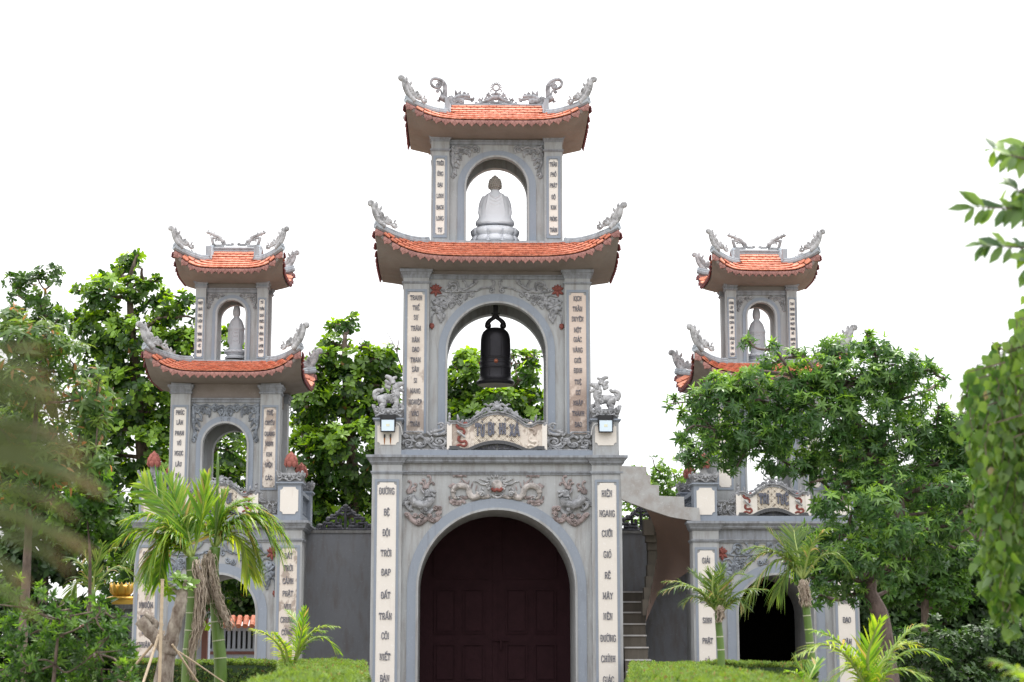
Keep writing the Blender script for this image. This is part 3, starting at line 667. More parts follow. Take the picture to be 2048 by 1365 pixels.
def gate(cx, kind):
    big = kind == 'c'; T = {}
    lab = {'c': 'tall central gate tower with a hanging bell, three tiers and two orange tiled roofs',
           'l': 'smaller grey gate tower left of the central one, half behind palms, with an open archway',
           'r': 'smaller grey gate tower right of the central one, partly behind a leafy tree, dark archway'}[kind]
    tw = thing('gate_tower', (cx, 1.4, 0), lab, 'gate tower', 'three towers of the temple gate' if not big else None)
    if big: hw, pw, D1, r, spr, bo, btop, zm, zc = 2.5, .60, 3.0, 1.575, 2.68, .21, 4.47, 4.99, 5.33
    else: hw, pw, D1, r, spr, bo, btop, zm, zc = 1.65, .52, 2.8, .765, 2.2, .21, 3.17, 3.64, 4.02
    yw = .10
    m = M(); archwall(m, cx-hw+pw-.02, cx+hw-pw+.02, 0, zc-.1, cx, r, spr, yw, D1-.1)
    m.box(cx-hw+.08, cx-hw+pw-.021, pw, D1-pw, 0, zc-.1); m.box(cx+hw-pw+.021, cx+hw-.08, pw, D1-pw, 0, zc-.1)
    m.build('gate_wall', 'wall', tw)
    b = M(); archband(b, cx, r+.03, r+bo, spr, 0, yw-.03, yw+.006, top=btop); b.build('arch_band', 'band', tw)
    c = M(); archband(c, cx, r-.012, r+.012, spr, 0, yw-.055, yw+.3); archband(c, cx, r+.012, r+.034, spr, 0, yw-.04, yw+.01); c.build('arch_lip', 'wall', tw)
    mo = M(); xa, xb = cx-hw+pw+.003, cx+hw-pw-.003
    mo.box(xa, xb, yw-.03, yw-.001, zm-.04, zm); mo.box(xa, xb, yw-.055, yw-.001, zm, zm+.03)
    if not big: mo.box(xa, xb, yw-.02, yw-.001, zm+.031, zc-.14)
    mo.build('string_moulding', 'trim', tw)
    co = M()
    stepped(co, cx-hw+.02, cx+hw-.02, .02, D1-.02, [(zc-.155, zc-.125, 0, .03), (zc-.125, zc-.09, .035, .035), (zc-.09, zc-.045, .04, .075), (zc-.045, zc-.004, .09, .09)])
    co.build('cornice', 'trim', tw)
    if big:
        L_ = ['ĐƯỜNG', 'BỆ', 'ĐỘI', 'TRỜI', 'ĐẠP', 'ĐẤT', 'TRẤN', 'CÕI', 'NIẾT', 'BÀN', 'THIỀN']; LY = [983, 1025, 1066, 1107, 1145, 1191, 1233, 1272, 1314, 1357, 1399]
        R_ = ['HIÊN', 'NGANG', 'CƯỠI', 'GIÓ', 'RẼ', 'MÂY', 'NÊN', 'ĐƯỜNG', 'CHÍNH', 'GIÁC']; RY = [987, 1027, 1067, 1109, 1151, 1192, 1233, 1277, 1318, 1360]
        x_in, lh, ztp = .11, .135, zat(966, 0)
    elif kind == 'l':
        L_ = ['GIỌT', 'THẦN', 'MƯA', 'TỪ', 'NHUỘM', 'KHẮP', 'CÕI', 'NHÂN', 'GIAN']; LY = [1110, 1135, 1161, 1185, 1211, 1236, 1263, 1290, 1317]
        R_ = ['ĐẤT', 'TRỜI', 'CẢNH', 'PHẬT', 'VUI', 'CHUNG', 'CŨNG', 'THẾ', 'GIỚI']; RY = [1113, 1137, 1163, 1188, 1214, 1240, 1265, 1291, 1317]
        x_in, lh, ztp = .09, .115, zat(1098, 0)
    else:
        L_ = ['GIẢI', 'THOÁT', 'CHÚNG', 'SINH', 'PHẬT', 'LÀ', 'TÂM']; LY = [1121, 1161, 1201, 1241, 1282, 1322, 1362]
        R_ = ['GIÁC', 'THÂN', 'CHÍNH', 'ĐẠO', 'TÂM', 'AN']; RY = [1123, 1163, 1202, 1240, 1284, 1324]
        x_in, lh, ztp = .09, .115, zat(1101, 0)
    for sx_ in (-1, 1):
        for sy_ in (-1, 1):
            pa, pb = (cx-hw, cx-hw+pw) if sx_ < 0 else (cx+hw-pw, cx+hw); qa, qb = (0, pw) if sy_ < 0 else (D1-pw, D1)
            p = M(); p.box(pa, pb, qa, qb, 0, zc-.16); po = p.build('pillar', 'wall', tw)
            c = M(); stepped(c, pa, pb, qa, qb, [(zm-.04, zm-.01, .012, .02), (zm-.01, zm+.02, .03, .03), (zc-.19, zc-.15, .01, .04), (zc-.15, zc-.11, .05, .06), (zc-.11, zc-.05, .065, .10), (zc-.05, zc, .12, .12)])
            c.build('capital', 'trim', po)
            if sy_ < 0:
                ws = L_ if sx_ < 0 else R_; ys = LY if sx_ < 0 else RY
                couplet(po, pa+x_in, pb-x_in, 0, .3, ztp, [(w, zat(y, 0)) for w, y in zip(ws, ys)], lh, 'cream' if (big or kind == 'r') else 'cream_worn', frame=.05)
    # platform edge, pedestals, balustrade
    pl = M(); pl.box(cx-hw+.04, cx+hw-.04, .04, D1-.04, zc-.003, zc+.11); pl.build('platform_kerb', 'band', tw)
    z0 = zc+.11
    if big: pws, pz, cz = .53, 6.08, 6.28
    else: pws, pz, cz = .46, 4.79, 4.97
    for sx_ in (-1, 1):
        for sy_ in (-1, 1):
            px0 = cx-hw+.045 if sx_ < 0 else cx+hw-.045-pws; py0 = .03 if sy_ < 0 else D1-.03-pws
            p = M(); p.box(px0, px0+pws, py0, py0+pws, zc+.001, pz-.05); ped = p.build('pedestal', 'band' if not big else 'wall', tw)
            c = M(); stepped(c, px0, px0+pws, py0, py0+pws, [(pz-.06, pz-.03, .01, .03), (pz-.03, pz, .045, .045)]); c.build('pedestal_cap', 'band', ped)
            c = M(); stepped(c, px0, px0+pws, py0, py0+pws, [(pz+.001, cz-.05, -.02, .03), (cz-.05, cz, .035, .035)])
            # lambrequin curls round the carved block
            f = lmap((px0+pws/2, py0-.035, pz), (1, 0, 0), (0, 0, 1), pws/50); R = Relief(f, (0, 1, 0), .7)
            for s in (-1, 1):
                R.sp(s*22, 15, 6, 1.2, 90, s, r=2); R.sp(s*10, 13, 4, 1.2, 270, -s, r=1.6); R.dot(s*16, 9, 2.6); R.dot(s*5, 6, 2.2); R.petal(s*25, 16, 90-s*20, 9, 2.4)
            R.st([(-25, 3), (-12, 8), (0, 2), (12, 8), (25, 3)], 1.6); R.dot(0, 12, 3)
            c.add(R.m.v, R.m.f)
            for s in (-1, 1):       # corner horns
                for yy in (py0-.02, py0+pws+.02):
                    xx = px0+pws/2+s*(pws/2+.02); c.tube(crom([(xx-s*.02, yy, cz-.04), (xx, yy, cz), (xx+s*.01, yy, cz+.045)], 4), [.035]*4+[.03]*4+[.015], 6)
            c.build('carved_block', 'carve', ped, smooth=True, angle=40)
            if sy_ < 0:
                q = M(); q.prism(notched(px0+.05, px0+pws-.05, z0+.10 if big else z0+.02, pz-.10, .055), py0-.014, py0+.01)
                q.build('pedestal_panel', 'cream' if not (kind == 'l' and sx_ < 0) else 'cream_worn', ped)
            if not big:
                bx, by = px0+pws/2, py0+pws/2; nb = M()
                nb.lathe([(.11, 0), (.10, .03), (.07, .07), (.075, .12), (.10, .15)], (bx, by, cz), 16)
                nb.build('bud_stem', 'weather', ped, smooth=True)
                lb = M(); lb.lathe([(.05, .12), (.105, .16), (.125, .22), (.115, .29), (.08, .36), (.04, .42), (.008, .46)], (bx, by, cz), 18)
                for ring, (zz, rr, n_, hh) in enumerate(((.17, .115, 7, .13), (.235, .108, 7, .14), (.30, .08, 6, .12))):
                    for k in range(n_):
                        a = 2*pi*(k+.5*(ring % 2))/n_; ca, sa = cos(a), sin(a)
                        lb.tube([(bx+ca*(rr-.02), by+sa*(rr-.02), cz+zz-.04), (bx+ca*(rr+.014), by+sa*(rr+.014), cz+zz+.02), (bx+ca*(rr+.004), by+sa*(rr+.004), cz+zz+hh*.6), (bx+ca*(rr*.62), by+sa*(rr*.62), cz+zz+hh)], [.028, .052, .038, .005], 6, (ca, sa, 0), .35)
                lb.build('lotus_bud', 'bud', ped, smooth=True, angle=50)
    # side balustrades with fretwork slots
    for sx_ in (-1, 1):
        xs = cx-hw+.1 if sx_ < 0 else cx+hw-.2; bl = M(); ya, yb_ = .03+pws+.02, D1-.05-pws; zb0, zb1 = z0, pz-.12
        bl.box(xs, xs+.1, ya, yb_, zb0, zb0+.08); bl.box(xs-.03, xs+.13, ya, yb_, zb1-.08, zb1)
        n_ = 6
        for k in range(n_+1):
            yy = ya+(yb_-ya-.05)*k/n_; bl.box(xs+.02, xs+.08, yy, yy+.05, zb0+.08, zb1-.08)
        for k in range(n_):
            yy = ya+(yb_-ya-.05)*k/n_; st_ = (yb_-ya-.05)/n_
            for q_ in (.3, .7): bl.box(xs+.03, xs+.07, yy+.05, yy+st_, zb0+(zb1-zb0)*q_-.02, zb0+(zb1-zb0)*q_+.02)
        bl.build('side_balustrade', 'band', tw)
    # ---- upper storeys
    budget = [300]
    if big:
        c2 = [['TRANH', 'THẾ', 'SỰ', 'TRĂM', 'NĂM', 'DẠO', 'THAM', 'SÂN', 'SI', 'MANG', 'NGHIỆP', 'VÀO', 'THÂN'], [597, 617, 636, 658, 681, 700, 721, 740, 762, 783, 805, 828, 849]]
        c3 = [['KỊCH', 'TRẦN', 'DUYÊN', 'MỘT', 'GIÁC', 'VÀNG', 'GIỚI', 'ĐỊNH', 'TUỆ', 'CƠ', 'NHẬP', 'THÀNH', 'ĐẠO'], [597, 618, 638, 660, 679, 700, 721, 741, 764, 785, 806, 827, 849]]
        cp = [([(w, zat(y, .5)) for w, y in zip(*c_)], 5.75, zat(586, .5)) for c_ in (c2, c3)]
        stage(tw, cx, .5, 2.3, 1.93, .53, zc+.02, 9.36, 1.03, 7.54, .17, 8.74, 9.08, 8.96, 9.24, .075, cp, False, .28, ('cream_mid', 'cream_peeled'), .105, .09, 'letter')
        rf2 = roof_build(tw, cx, 1.4, 2.44, 1.5, 9.37, .59, 1.42, .72, 9.84, 0, 1., (1.85, .82, 9.22), .2, .15, 7, budget, ridge=False, eh=.14)
        cp = [([(w, zat(y, .75)) for w, y in zip(['THIÊN', 'ỨNG', 'ĐẠI', 'LINH', 'BẠCH', 'LONG', 'TỰ'], [328, 349, 371, 393, 416, 438, 461])], zat(470, .75), zat(319, .75)),
              ([(w, zat(y, .75)) for w, y in zip(['TRẦN', 'PHỔ', 'PHẬT', 'ĐỘ', 'KIM', 'PHÒNG', 'THÀNH'], [329, 349, 371, 394, 415, 438, 460])], zat(470, .75), zat(319, .75))]
        stage(tw, cx, .75, 2.05, 1.38, .38, 9.845, 12.3, .66, 11.09, .165, 11.87, 12.03, 11.86, 12.19, .06, cp, False, .2, ('cream', 'cream'), .095, .095, 'letter')
        rf3 = roof_build(tw, cx, 1.4, 1.86, 1.25, 12.32, .38, 1.05, 0, 13.02, 12.60, .5, (1.3, .6, 12.12), .2, .16, 7, budget, ridge=True, eh=.14, fs=.0105)
    else:
        if kind == 'l':
            a_ = (['PHÚC', 'LÂM', 'PHẠM', 'VŨ', 'NGỌC', 'LÂU', 'ĐÀI'], [826, 846, 867, 887, 907, 929, 952]); b__ = (['TUỆ', 'CHIẾU', 'QUANG', 'MINH', 'KIM', 'ĐIỆN', 'CÁC'], [826, 846, 868, 888, 909, 930, 956])
            a3 = (['PHẬT', 'QUẢ', 'ỨNG', 'LIÊN', 'TỪ', 'THÀNH', 'LÒNG', 'VỀ', 'KHUYẾN'], [607, 619, 632, 643, 655, 669, 681, 692, 704]); b3 = (['TỪ', 'TRẦN', 'QUẢ', 'PHÚC', 'ĐẠI', 'VỮNG', 'TIN', 'LUYỆN', 'KIÊN'], [605, 618, 631, 643, 655, 668, 679, 692, 703])
        else:
            a_ = (['ĐỨC', 'CAO', 'TỊNH', 'ĐỘ', 'THIỀN', 'MÔN'], [830, 850, 870, 890, 911, 932]); b__ = (['CHÂN', 'NHƯ', 'BỒ', 'ĐỀ', 'LIÊN', 'ĐÀI'], [830, 850, 870, 890, 911, 932])
            a3 = (['SÁNG', 'LẬP', 'TRANG', 'CẢNH', 'CHÙA', 'AN', 'SỸ', 'SÁCH', 'CHỈ', 'GHI', 'NĂM'], [607, 616, 625, 636, 646, 656, 666, 678, 687, 697, 709]); b3 = (['TẠO', 'THÀNH', 'DANH', 'LAM', 'PHẬT', 'TRUNG', 'MỞ', 'KHUYÊN', 'VIẾT', 'LÀ', 'GIÁC'], [608, 619, 629, 638, 648, 658, 667, 679, 689, 699, 710])
        px = 460 if kind == 'l' else 1540
        cp = [([(w, zat(y, .45, px)) for w, y in zip(*q)], zat(975, .45, px), zat(816, .45, px)) for q in (a_, b__)]
        stage(tw, cx, .45, 2.35, 1.11, .40, zc+.02, 6.93, .465, 5.58, .115, 6.17, 6.48, 6.64, 6.80, .06, cp, True, .25, ('cream', 'cream_worn') if kind == 'l' else ('cream', 'cream'), .095, .075)
        rf2 = roof_build(tw, cx, 1.4, 1.53, 1.48, 6.98, .46, .78, .50, 7.34, 0, 1., (1.02, .86, 6.83), .15, .15, 7, budget, ridge=False, eh=.13)
        cp = [([(w, zat(y, .95, px)) for w, y in zip(*q)], zat(716, .95, px)+.02, zat(599, .95, px)) for q in (a3, b3)]
        stage(tw, cx, .95, 1.90, .745, .215, 7.345, 9.17, .31, 8.38, .085, 8.78, 8.86, 8.94, 9.07, .05, cp, True, .16, ('cream', 'cream'), .062 if kind == 'l' else .056, .05)
        rf3 = roof_build(tw, cx, 1.4, 1.07, 1.0, 9.2, .40, .50, 0, 9.82, 9.42, .47, (.66, .42, 9.02), .15, .13, 8, budget, ridge=True, eh=.12, fs=.0088)
    return tw, rf2, rf3
CENTRE, CR2, CR3 = gate(0.0, 'c')
LEFT, LR2, LR3 = gate(-5.52, 'l')
RIGHT, RR2, RR3 = gate(5.56, 'r')
# ---------------------------------------------------------------- main doors
def doors(tower, cx, w, zt, y, mat, plain=False):
    for s in (-1, 1):
        m = M(); xa, xb = (cx-w, cx-.006) if s < 0 else (cx+.006, cx+w)
        m.box(xa, xb, y, y+.06, .02, zt)
        if s < 0: m.box(cx-.05, cx+.05, y-.02, y-.001, .02, zt)
        d = m.build('door', mat, tower)
        if plain: continue
        # stiles and rails stand proud of the leaf; fielded panels sit between them
        for k in range(2):
            pw_ = .46; x0 = cx+s*(.22+.60*k) if s > 0 else cx-(.22+.60*k)-pw_
            for (za, zb) in ((zat(1365, y), zat(1288, y)), (zat(1268, y), zat(1178, y))):
                q = M(); frame_strip(q, x0, x0+pw_, za, zb, .03, y-.03, y); q.frustum(x0+.06, x0+pw_-.06, y-.022, y, za+.06, x0+.06, x0+pw_-.06, y-.022, y, zb-.06)
                q.build('door_panel', mat, d)
        q = M(); x0, x1 = (cx-1.3, cx-.16) if s < 0 else (cx+.16, cx+1.3)
        frame_strip(q, x0, x1, zat(1158, y), zt-.12, .04, y-.03, y); q.build('door_panel', mat, d)
    if not plain:
        h = M(); h.box(cx-.06, cx+.28, y-.06, y-.02, zat(1281, y)-.012, zat(1281, y)+.012); h.box(cx+.10, cx+.14, y-.07, y-.001, zat(1300, y), zat(1281, y)); h.build('door_bolt', 'wood', tower)
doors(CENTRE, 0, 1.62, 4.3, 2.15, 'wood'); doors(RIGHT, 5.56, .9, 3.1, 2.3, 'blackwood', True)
# ---------------------------------------------------------------- carvings on the towers
def rel(tower, name, mat, R, parent=None): return R.m.build(name, mat, parent or tower, smooth=True)
XC = 0.0
# lion reliefs either side of the arch (drawn from the left one, mirrored for the right)
for mir in (None, 0.0):
    f = pmap(.085, 795, 930, 9.99, mir)
    c = Relief(f, flat=.5)
    c.st([(190, 980), (260, 1060), (340, 1130), (430, 1175), (520, 1120), (580, 1050)], 62, 60); c.st([(600, 1020), (690, 1110), (780, 1090), (840, 1020)], 62, 60)
    c.st([(840, 980), (830, 900), (780, 850)], 55, 60)
    for a, b, r_, d in ((190, 1000, 62, 1), (350, 1020, 60, -1), (480, 1030, 62, 1), (430, 1130, 60, -1), (650, 1030, 60, 1), (700, 1110, 60, -1), (810, 990, 60, 1), (760, 870, 66, -1), (850, 870, 50, 1)):
        c.sp(a, b, r_*.8, 1.4, 180 if d > 0 else 0, d, r=17, flat=1.2, lift=30)
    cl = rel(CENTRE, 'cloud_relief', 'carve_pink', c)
    l = Relief(f, flat=1.3)
    l.st([(270, 640), (330, 740), (440, 800), (560, 800), (640, 740), (640, 660)], 95, 92, k=6)           # trunk
    l.st([(270, 620), (265, 700), (250, 760)], 78, 60)
    l.st([(230, 740), (170, 780), (200, 850), (270, 910), (300, 890)], 48, 30)                              # hind leg
    l.st([(300, 800), (260, 860), (280, 900)], 40, 28)
    l.st([(580, 800), (520, 870), (560, 950), (640, 960), (700, 900), (760, 880)], 55, 30); l.st([(480, 820), (470, 900), (540, 970)], 40, 26)
    l.st([(600, 640), (610, 560), (640, 520)], 75, 62)                                                     # neck
    l.st([(600, 570), (680, 590), (750, 640)], 48, 30); l.st([(620, 540), (700, 540), (765, 545)], 42, 26)   # jaws
    l.dot(660, 520, 26); l.dot(600, 580, 30); l.dot(750, 540, 24)
    for a, b, r_, d in ((270, 680, 62, 1), (540, 790, 64, -1), (450, 850, 26, 1), (560, 900, 36, 1)): l.sp(a, b, r_, 1.5, 200, d, r=15, lift=70)
    for p in ([(350, 700), (420, 750), (500, 700), (540, 640)], [(540, 580), (490, 520), (480, 450)], [(640, 680), (700, 700), (740, 690)], [(600, 700), (680, 730), (720, 720)]): l.st(p, 17, 12, lift=40)
    for k in range(5): l.petal(190-12*k+20, 650+38*k, 150+6*k, 80, 15, lift=10)
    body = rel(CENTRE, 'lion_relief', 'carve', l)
    p = Relief(f, flat=.7)                                                                                # tail and mane plumes
    p.st([(560, 480), (600, 400), (650, 320), (660, 250), (630, 210)], 26, 22); p.dot(612, 222, 30)
    p.st([(600, 470), (620, 400), (680, 350), (730, 370)], 24, 18); p.dot(720, 385, 28)
    p.st([(560, 470), (560, 380), (550, 310), (520, 290)], 22, 18); p.dot(515, 300, 28)
    p.st([(550, 480), (520, 410), (500, 360), (470, 350)], 22, 18); p.dot(465, 365, 26); p.st([(520, 560), (490, 480), (510, 440)], 26, 20)
    p.st([(230, 580), (230, 480), (270, 400), (260, 340), (235, 320)], 26, 20); p.dot(228, 330, 28)
    p.st([(250, 570), (290, 480), (360, 440), (380, 390), (350, 370)], 26, 18); p.dot(345, 380, 24); p.st([(280, 560), (300, 510), (350, 490), (360, 510)], 24, 18); p.dot(352, 515, 24)
    p.st([(210, 580), (190, 520), (205, 480)], 24, 14)
    rel(CENTRE, 'mane_relief', 'carve_pink', p, body)
# dragon over the arch
f0 = pmap(.085, 795, 930, 9.99); 
dr = Relief(f0, flat=.9); hd = Relief(f0, flat=1.2); fl = Relief(f0, flat=.4)
clouds = []
for mir in (None, -0.012):
    f = pmap(.085, 795, 930, 9.99, mir); fl = Relief(f0, flat=.4); clouds.append(fl)
    for R in (dr, hd, fl): R.f = f
    dr.st([(1110, 560), (1130, 480), (1220, 420), (1330, 425), (1410, 480), (1440, 580), (1500, 650), (1590, 640), (1640, 560)], 62, 70, k=7)
    dr.st([(1110, 540), (1120, 640), (1190, 680)], 48, 30); dr.st([(1640, 600), (1730, 650), (1840, 620)], 55, 40)
    hd.sp(1680, 590, 60, 1.4, 180, 1, r=20, lift=50)
    for k in range(9):
        a = (1090+20*k, 470-14*k) if k < 5 else (1190+45*(k-4), 400+20*(k-5)); fl.petal(a[0], a[1], 215 if k < 5 else 290, 95, 18)
    for a, b in ((1470, 470), (1400, 420), (1560, 520)): fl.petal(a, b, 285, 130, 16)
    fl.st([(1430, 520), (1400, 400), (1330, 320), (1270, 270)], 30, 14)
    fl.cloud(1245, 235, 130, 60); fl.st([(1040, 620), (1040, 680), (1090, 720)], 20); fl.cloud(1200, 760, 150, 85); fl.cloud(1330, 670, 80, 70); fl.cloud(1180, 800, 80, 50)
    for a, b, r_ in ((1150, 620, 26), (1210, 660, 30), (1270, 680, 22), (1130, 670, 22), (1090, 590, 28)): hd.dot(a, b, r_)
    hd.st([(1180, 640), (1260, 610), (1300, 650)], 20, 10)
    # whiskers and cheek curls of the mask
    hd.st([(1840, 370), (1760, 390), (1680, 390), (1600, 340), (1510, 330)], 28, 8); hd.st([(1850, 330), (1770, 330), (1700, 300), (1630, 280)], 24, 7)
    hd.sp(1810, 400, 42, 1.2, 0, 1, r=18); hd.dot(1830, 480, 40); hd.dot(1860, 520, 30); hd.sp(1850, 620, 32, 1.2, 90, 1, r=16); hd.petal(1640, 540, 280, 90, 20); hd.petal(1720, 520, 250, 80, 18)
    hd.petal(1900, 280, 250, 90, 20); hd.petal(1850, 290, 215, 70, 16); hd.petal(1960, 270, 265, 80, 20)
dr.f = hd.f = f0
dr.dot(1988, 420, 125, .55)
b_ = rel(CENTRE, 'dragon_relief', 'scale', dr); [rel(CENTRE, 'dragon_clouds', 'carve_pink', q, b_) for q in clouds]
hd.st([(1885, 600), (1940, 640), (1990, 655), (2050, 640), (2095, 600)], 26, 26); hd.st([(1930, 590), (1990, 600), (2050, 590)], 18); rel(CENTRE, 'dragon_face', 'carve_light', hd, b_)
br = Relief(f0, flat=1.0); br.st([(1880, 470), (1925, 520), (1985, 500), (2045, 520), (2095, 470)], 34, 34, lift=60); rel(CENTRE, 'dragon_brow', 'relief_red', br, b_)

# lotus relief on bell storey (zoom origin 720,390 scale 3.689) and lower arches of the side towers
def lotus_relief(tower, f, mir_list, extra=False):
    for mf in mir_list:
        g_ = Relief(mf, flat=1.0); rd = Relief(mf, flat=.9)
        for a in (-90, -150, -30, 30, 150, 90): rd.petal(560, 705, a, 50, 13)
        rd.petal(560, 705, -120, 46, 12, lift=8); rd.petal(560, 705, -60, 46, 12, lift=8)
        bd_ = Relief(mf, flat=.9); bd_.st([(530, 950), (528, 975), (535, 992)], 18, 4); bd_.dot(530, 968, 19)
        g_.st([(600, 700), (640, 715), (760, 715), (850, 710), (900, 690), (960, 685)], 8, 7); g_.sp(970, 705, 22, 1.2, 250, 1, r=8); g_.st([(975, 690), (990, 650), (970, 632)], 10, 7)
        g_.st([(620, 710), (650, 680), (660, 650), (690, 640), (720, 650), (730, 690), (760, 700)], 9, 8); g_.sp(690, 690, 34, 1.2, 180, 1, r=10); g_.petal(650, 690, -60, 50, 14); g_.petal(720, 700, 20, 55, 14)
        g_.st([(760, 700), (790, 690), (770, 640), (755, 635)], 10, 7); g_.st([(780, 695), (810, 680), (850, 650), (860, 630)], 9, 14); g_.dot(850, 640, 18)
        for a, b, r_ in ((700, 760, 26), (740, 750, 22), (790, 740, 20), (830, 735, 18), (690, 800, 26), (680, 820, 18), (740, 790, 20), (780, 760, 16)): g_.sp(a, b, r_, 1.4, 90, 1, r=6.5)
        for k in range(7): g_.petal(650, 760, -60+28*k, 62, 9)
        g_.st([(560, 750), (620, 740), (680, 790), (720, 780)], 7)
        # big drooping leaf
        for a in (-150, -110, -70, -25, 15, 60, 110, 150): g_.petal(585, 820, a, 62, 19)
        g_.st([(530, 790), (550, 770), (600, 765), (640, 790), (640, 830), (600, 860), (560, 850), (530, 825)], 8); g_.st([(545, 800), (585, 820), (630, 840)], 6, lift=14)
        g_.st([(590, 860), (600, 900), (595, 945)], 24, 8); g_.petal(570, 880, 60, 60, 14); g_.petal(625, 875, 110, 60, 13)
        g_.st([(560, 860), (535, 890), (530, 950)], 6, 5)
        if extra:
            g_.st([(1010-60, 650), (930, 690), (890, 710)], 8, 7); g_.dot(985-30, 640, 20); g_.sp(880, 760, 24, 1.3, 0, 1, r=7); g_.sp(930, 750, 22, 1.3, 180, -1, r=7)
        o = rel(tower, 'lotus_relief', 'carve_blue' if extra else 'carve', g_); rel(tower, 'lotus_flower', 'relief_red', rd, o); rel(tower, 'lotus_bud_relief', 'relief_red', bd_, o)
lotus_relief(CENTRE, pmap(.575, 720, 390, 3.689), [pmap(.575, 720, 390, 3.689), pmap(.575, 720, 390, 3.689, 0.0)])
for tw_, cx_ in ((LEFT, -5.52), (RIGHT, 5.56)):
    def lm(s, cx_=cx_):
        def f(p): return np.array([cx_+s*(p[0]-1005)/1005*1.20*1.98+(0), .085, 3.60-(p[1]-630)/360*1.08])
        f.scale = .0026; return f
    lotus_relief(tw_, lm(1), [lm(1), lm(-1)], True)

# leafy brackets in the spandrels of the other storeys
def bracket(tower, cx, y, zt, w, h, gap, sc, mat='carve', big=False):
    for s in (-1, 1):
        R = Relief(lambda p: p, flat=1.1)
        def f(p, s=s): return np.array([cx+s*(gap-p[0]*w/100), y, zt-p[1]*h/100])
        f.scale = sc; R.f = f
        R.st([(3, 4), (30, 9), (55, 6), (72, 14)], 6, 4); R.sp(82, 16, 9, 1.3, 180, 1, r=3.4); R.st([(70, 14), (84, 4), (97, 12), (94, 24)], 4.5, 3)
        R.sp(20, 16, 10, 1.4, 0, 1, r=4); R.sp(40, 18, 9, 1.4, 90, -1, r=3.6); R.sp(62, 22, 8, 1.3, 200, 1, r=3.4); R.sp(8, 30, 8, 1.3, 270, -1, r=3.6); R.sp(14, 46, 9, 1.4, 90, 1, r=4)
        R.st([(4, 8), (7, 30), (6, 52), (12, 72), (6, 92)], 6, 3.5); R.sp(10, 94, 6, 1.2, 180, 1, r=3)
        for a, b, an, ln in ((26, 26, 40, 16), (34, 28, 80, 15), (20, 38, 20, 22), (22, 44, 60, 20), (12, 60, 30, 20), (14, 66, 75, 22), (10, 76, 50, 20), (50, 16, 70, 15), (66, 24, 100, 13), (46, 8, -30, 12)): R.petal(a, b, an, ln, 4.2)
        for a, b in ((20, 16), (40, 18), (14, 46), (62, 22)): R.dot(a, b, 3.4)
        if big:
            R.st([(90, 16), (110, 8), (122, 20), (114, 34)], 6, 4); R.sp(108, 22, 9, 1.3, 90, 1, r=4); R.petal(112, 34, 90, 18, 5); R.petal(104, 32, 60, 16, 4)
        rel(tower, 'spandrel_carving', mat, R)
bracket(CENTRE, 0, .835, 12.0, .62, .74, .98, .0068)
for tw_, cx_ in ((LEFT, -5.52), (RIGHT, 5.56)):
    bracket(tw_, cx_, .53, 6.44, .56, .82, .69, .0066, 'carve_blue', True); bracket(tw_, cx_, 1.035, 8.82, .36, .34, .52, .0042)

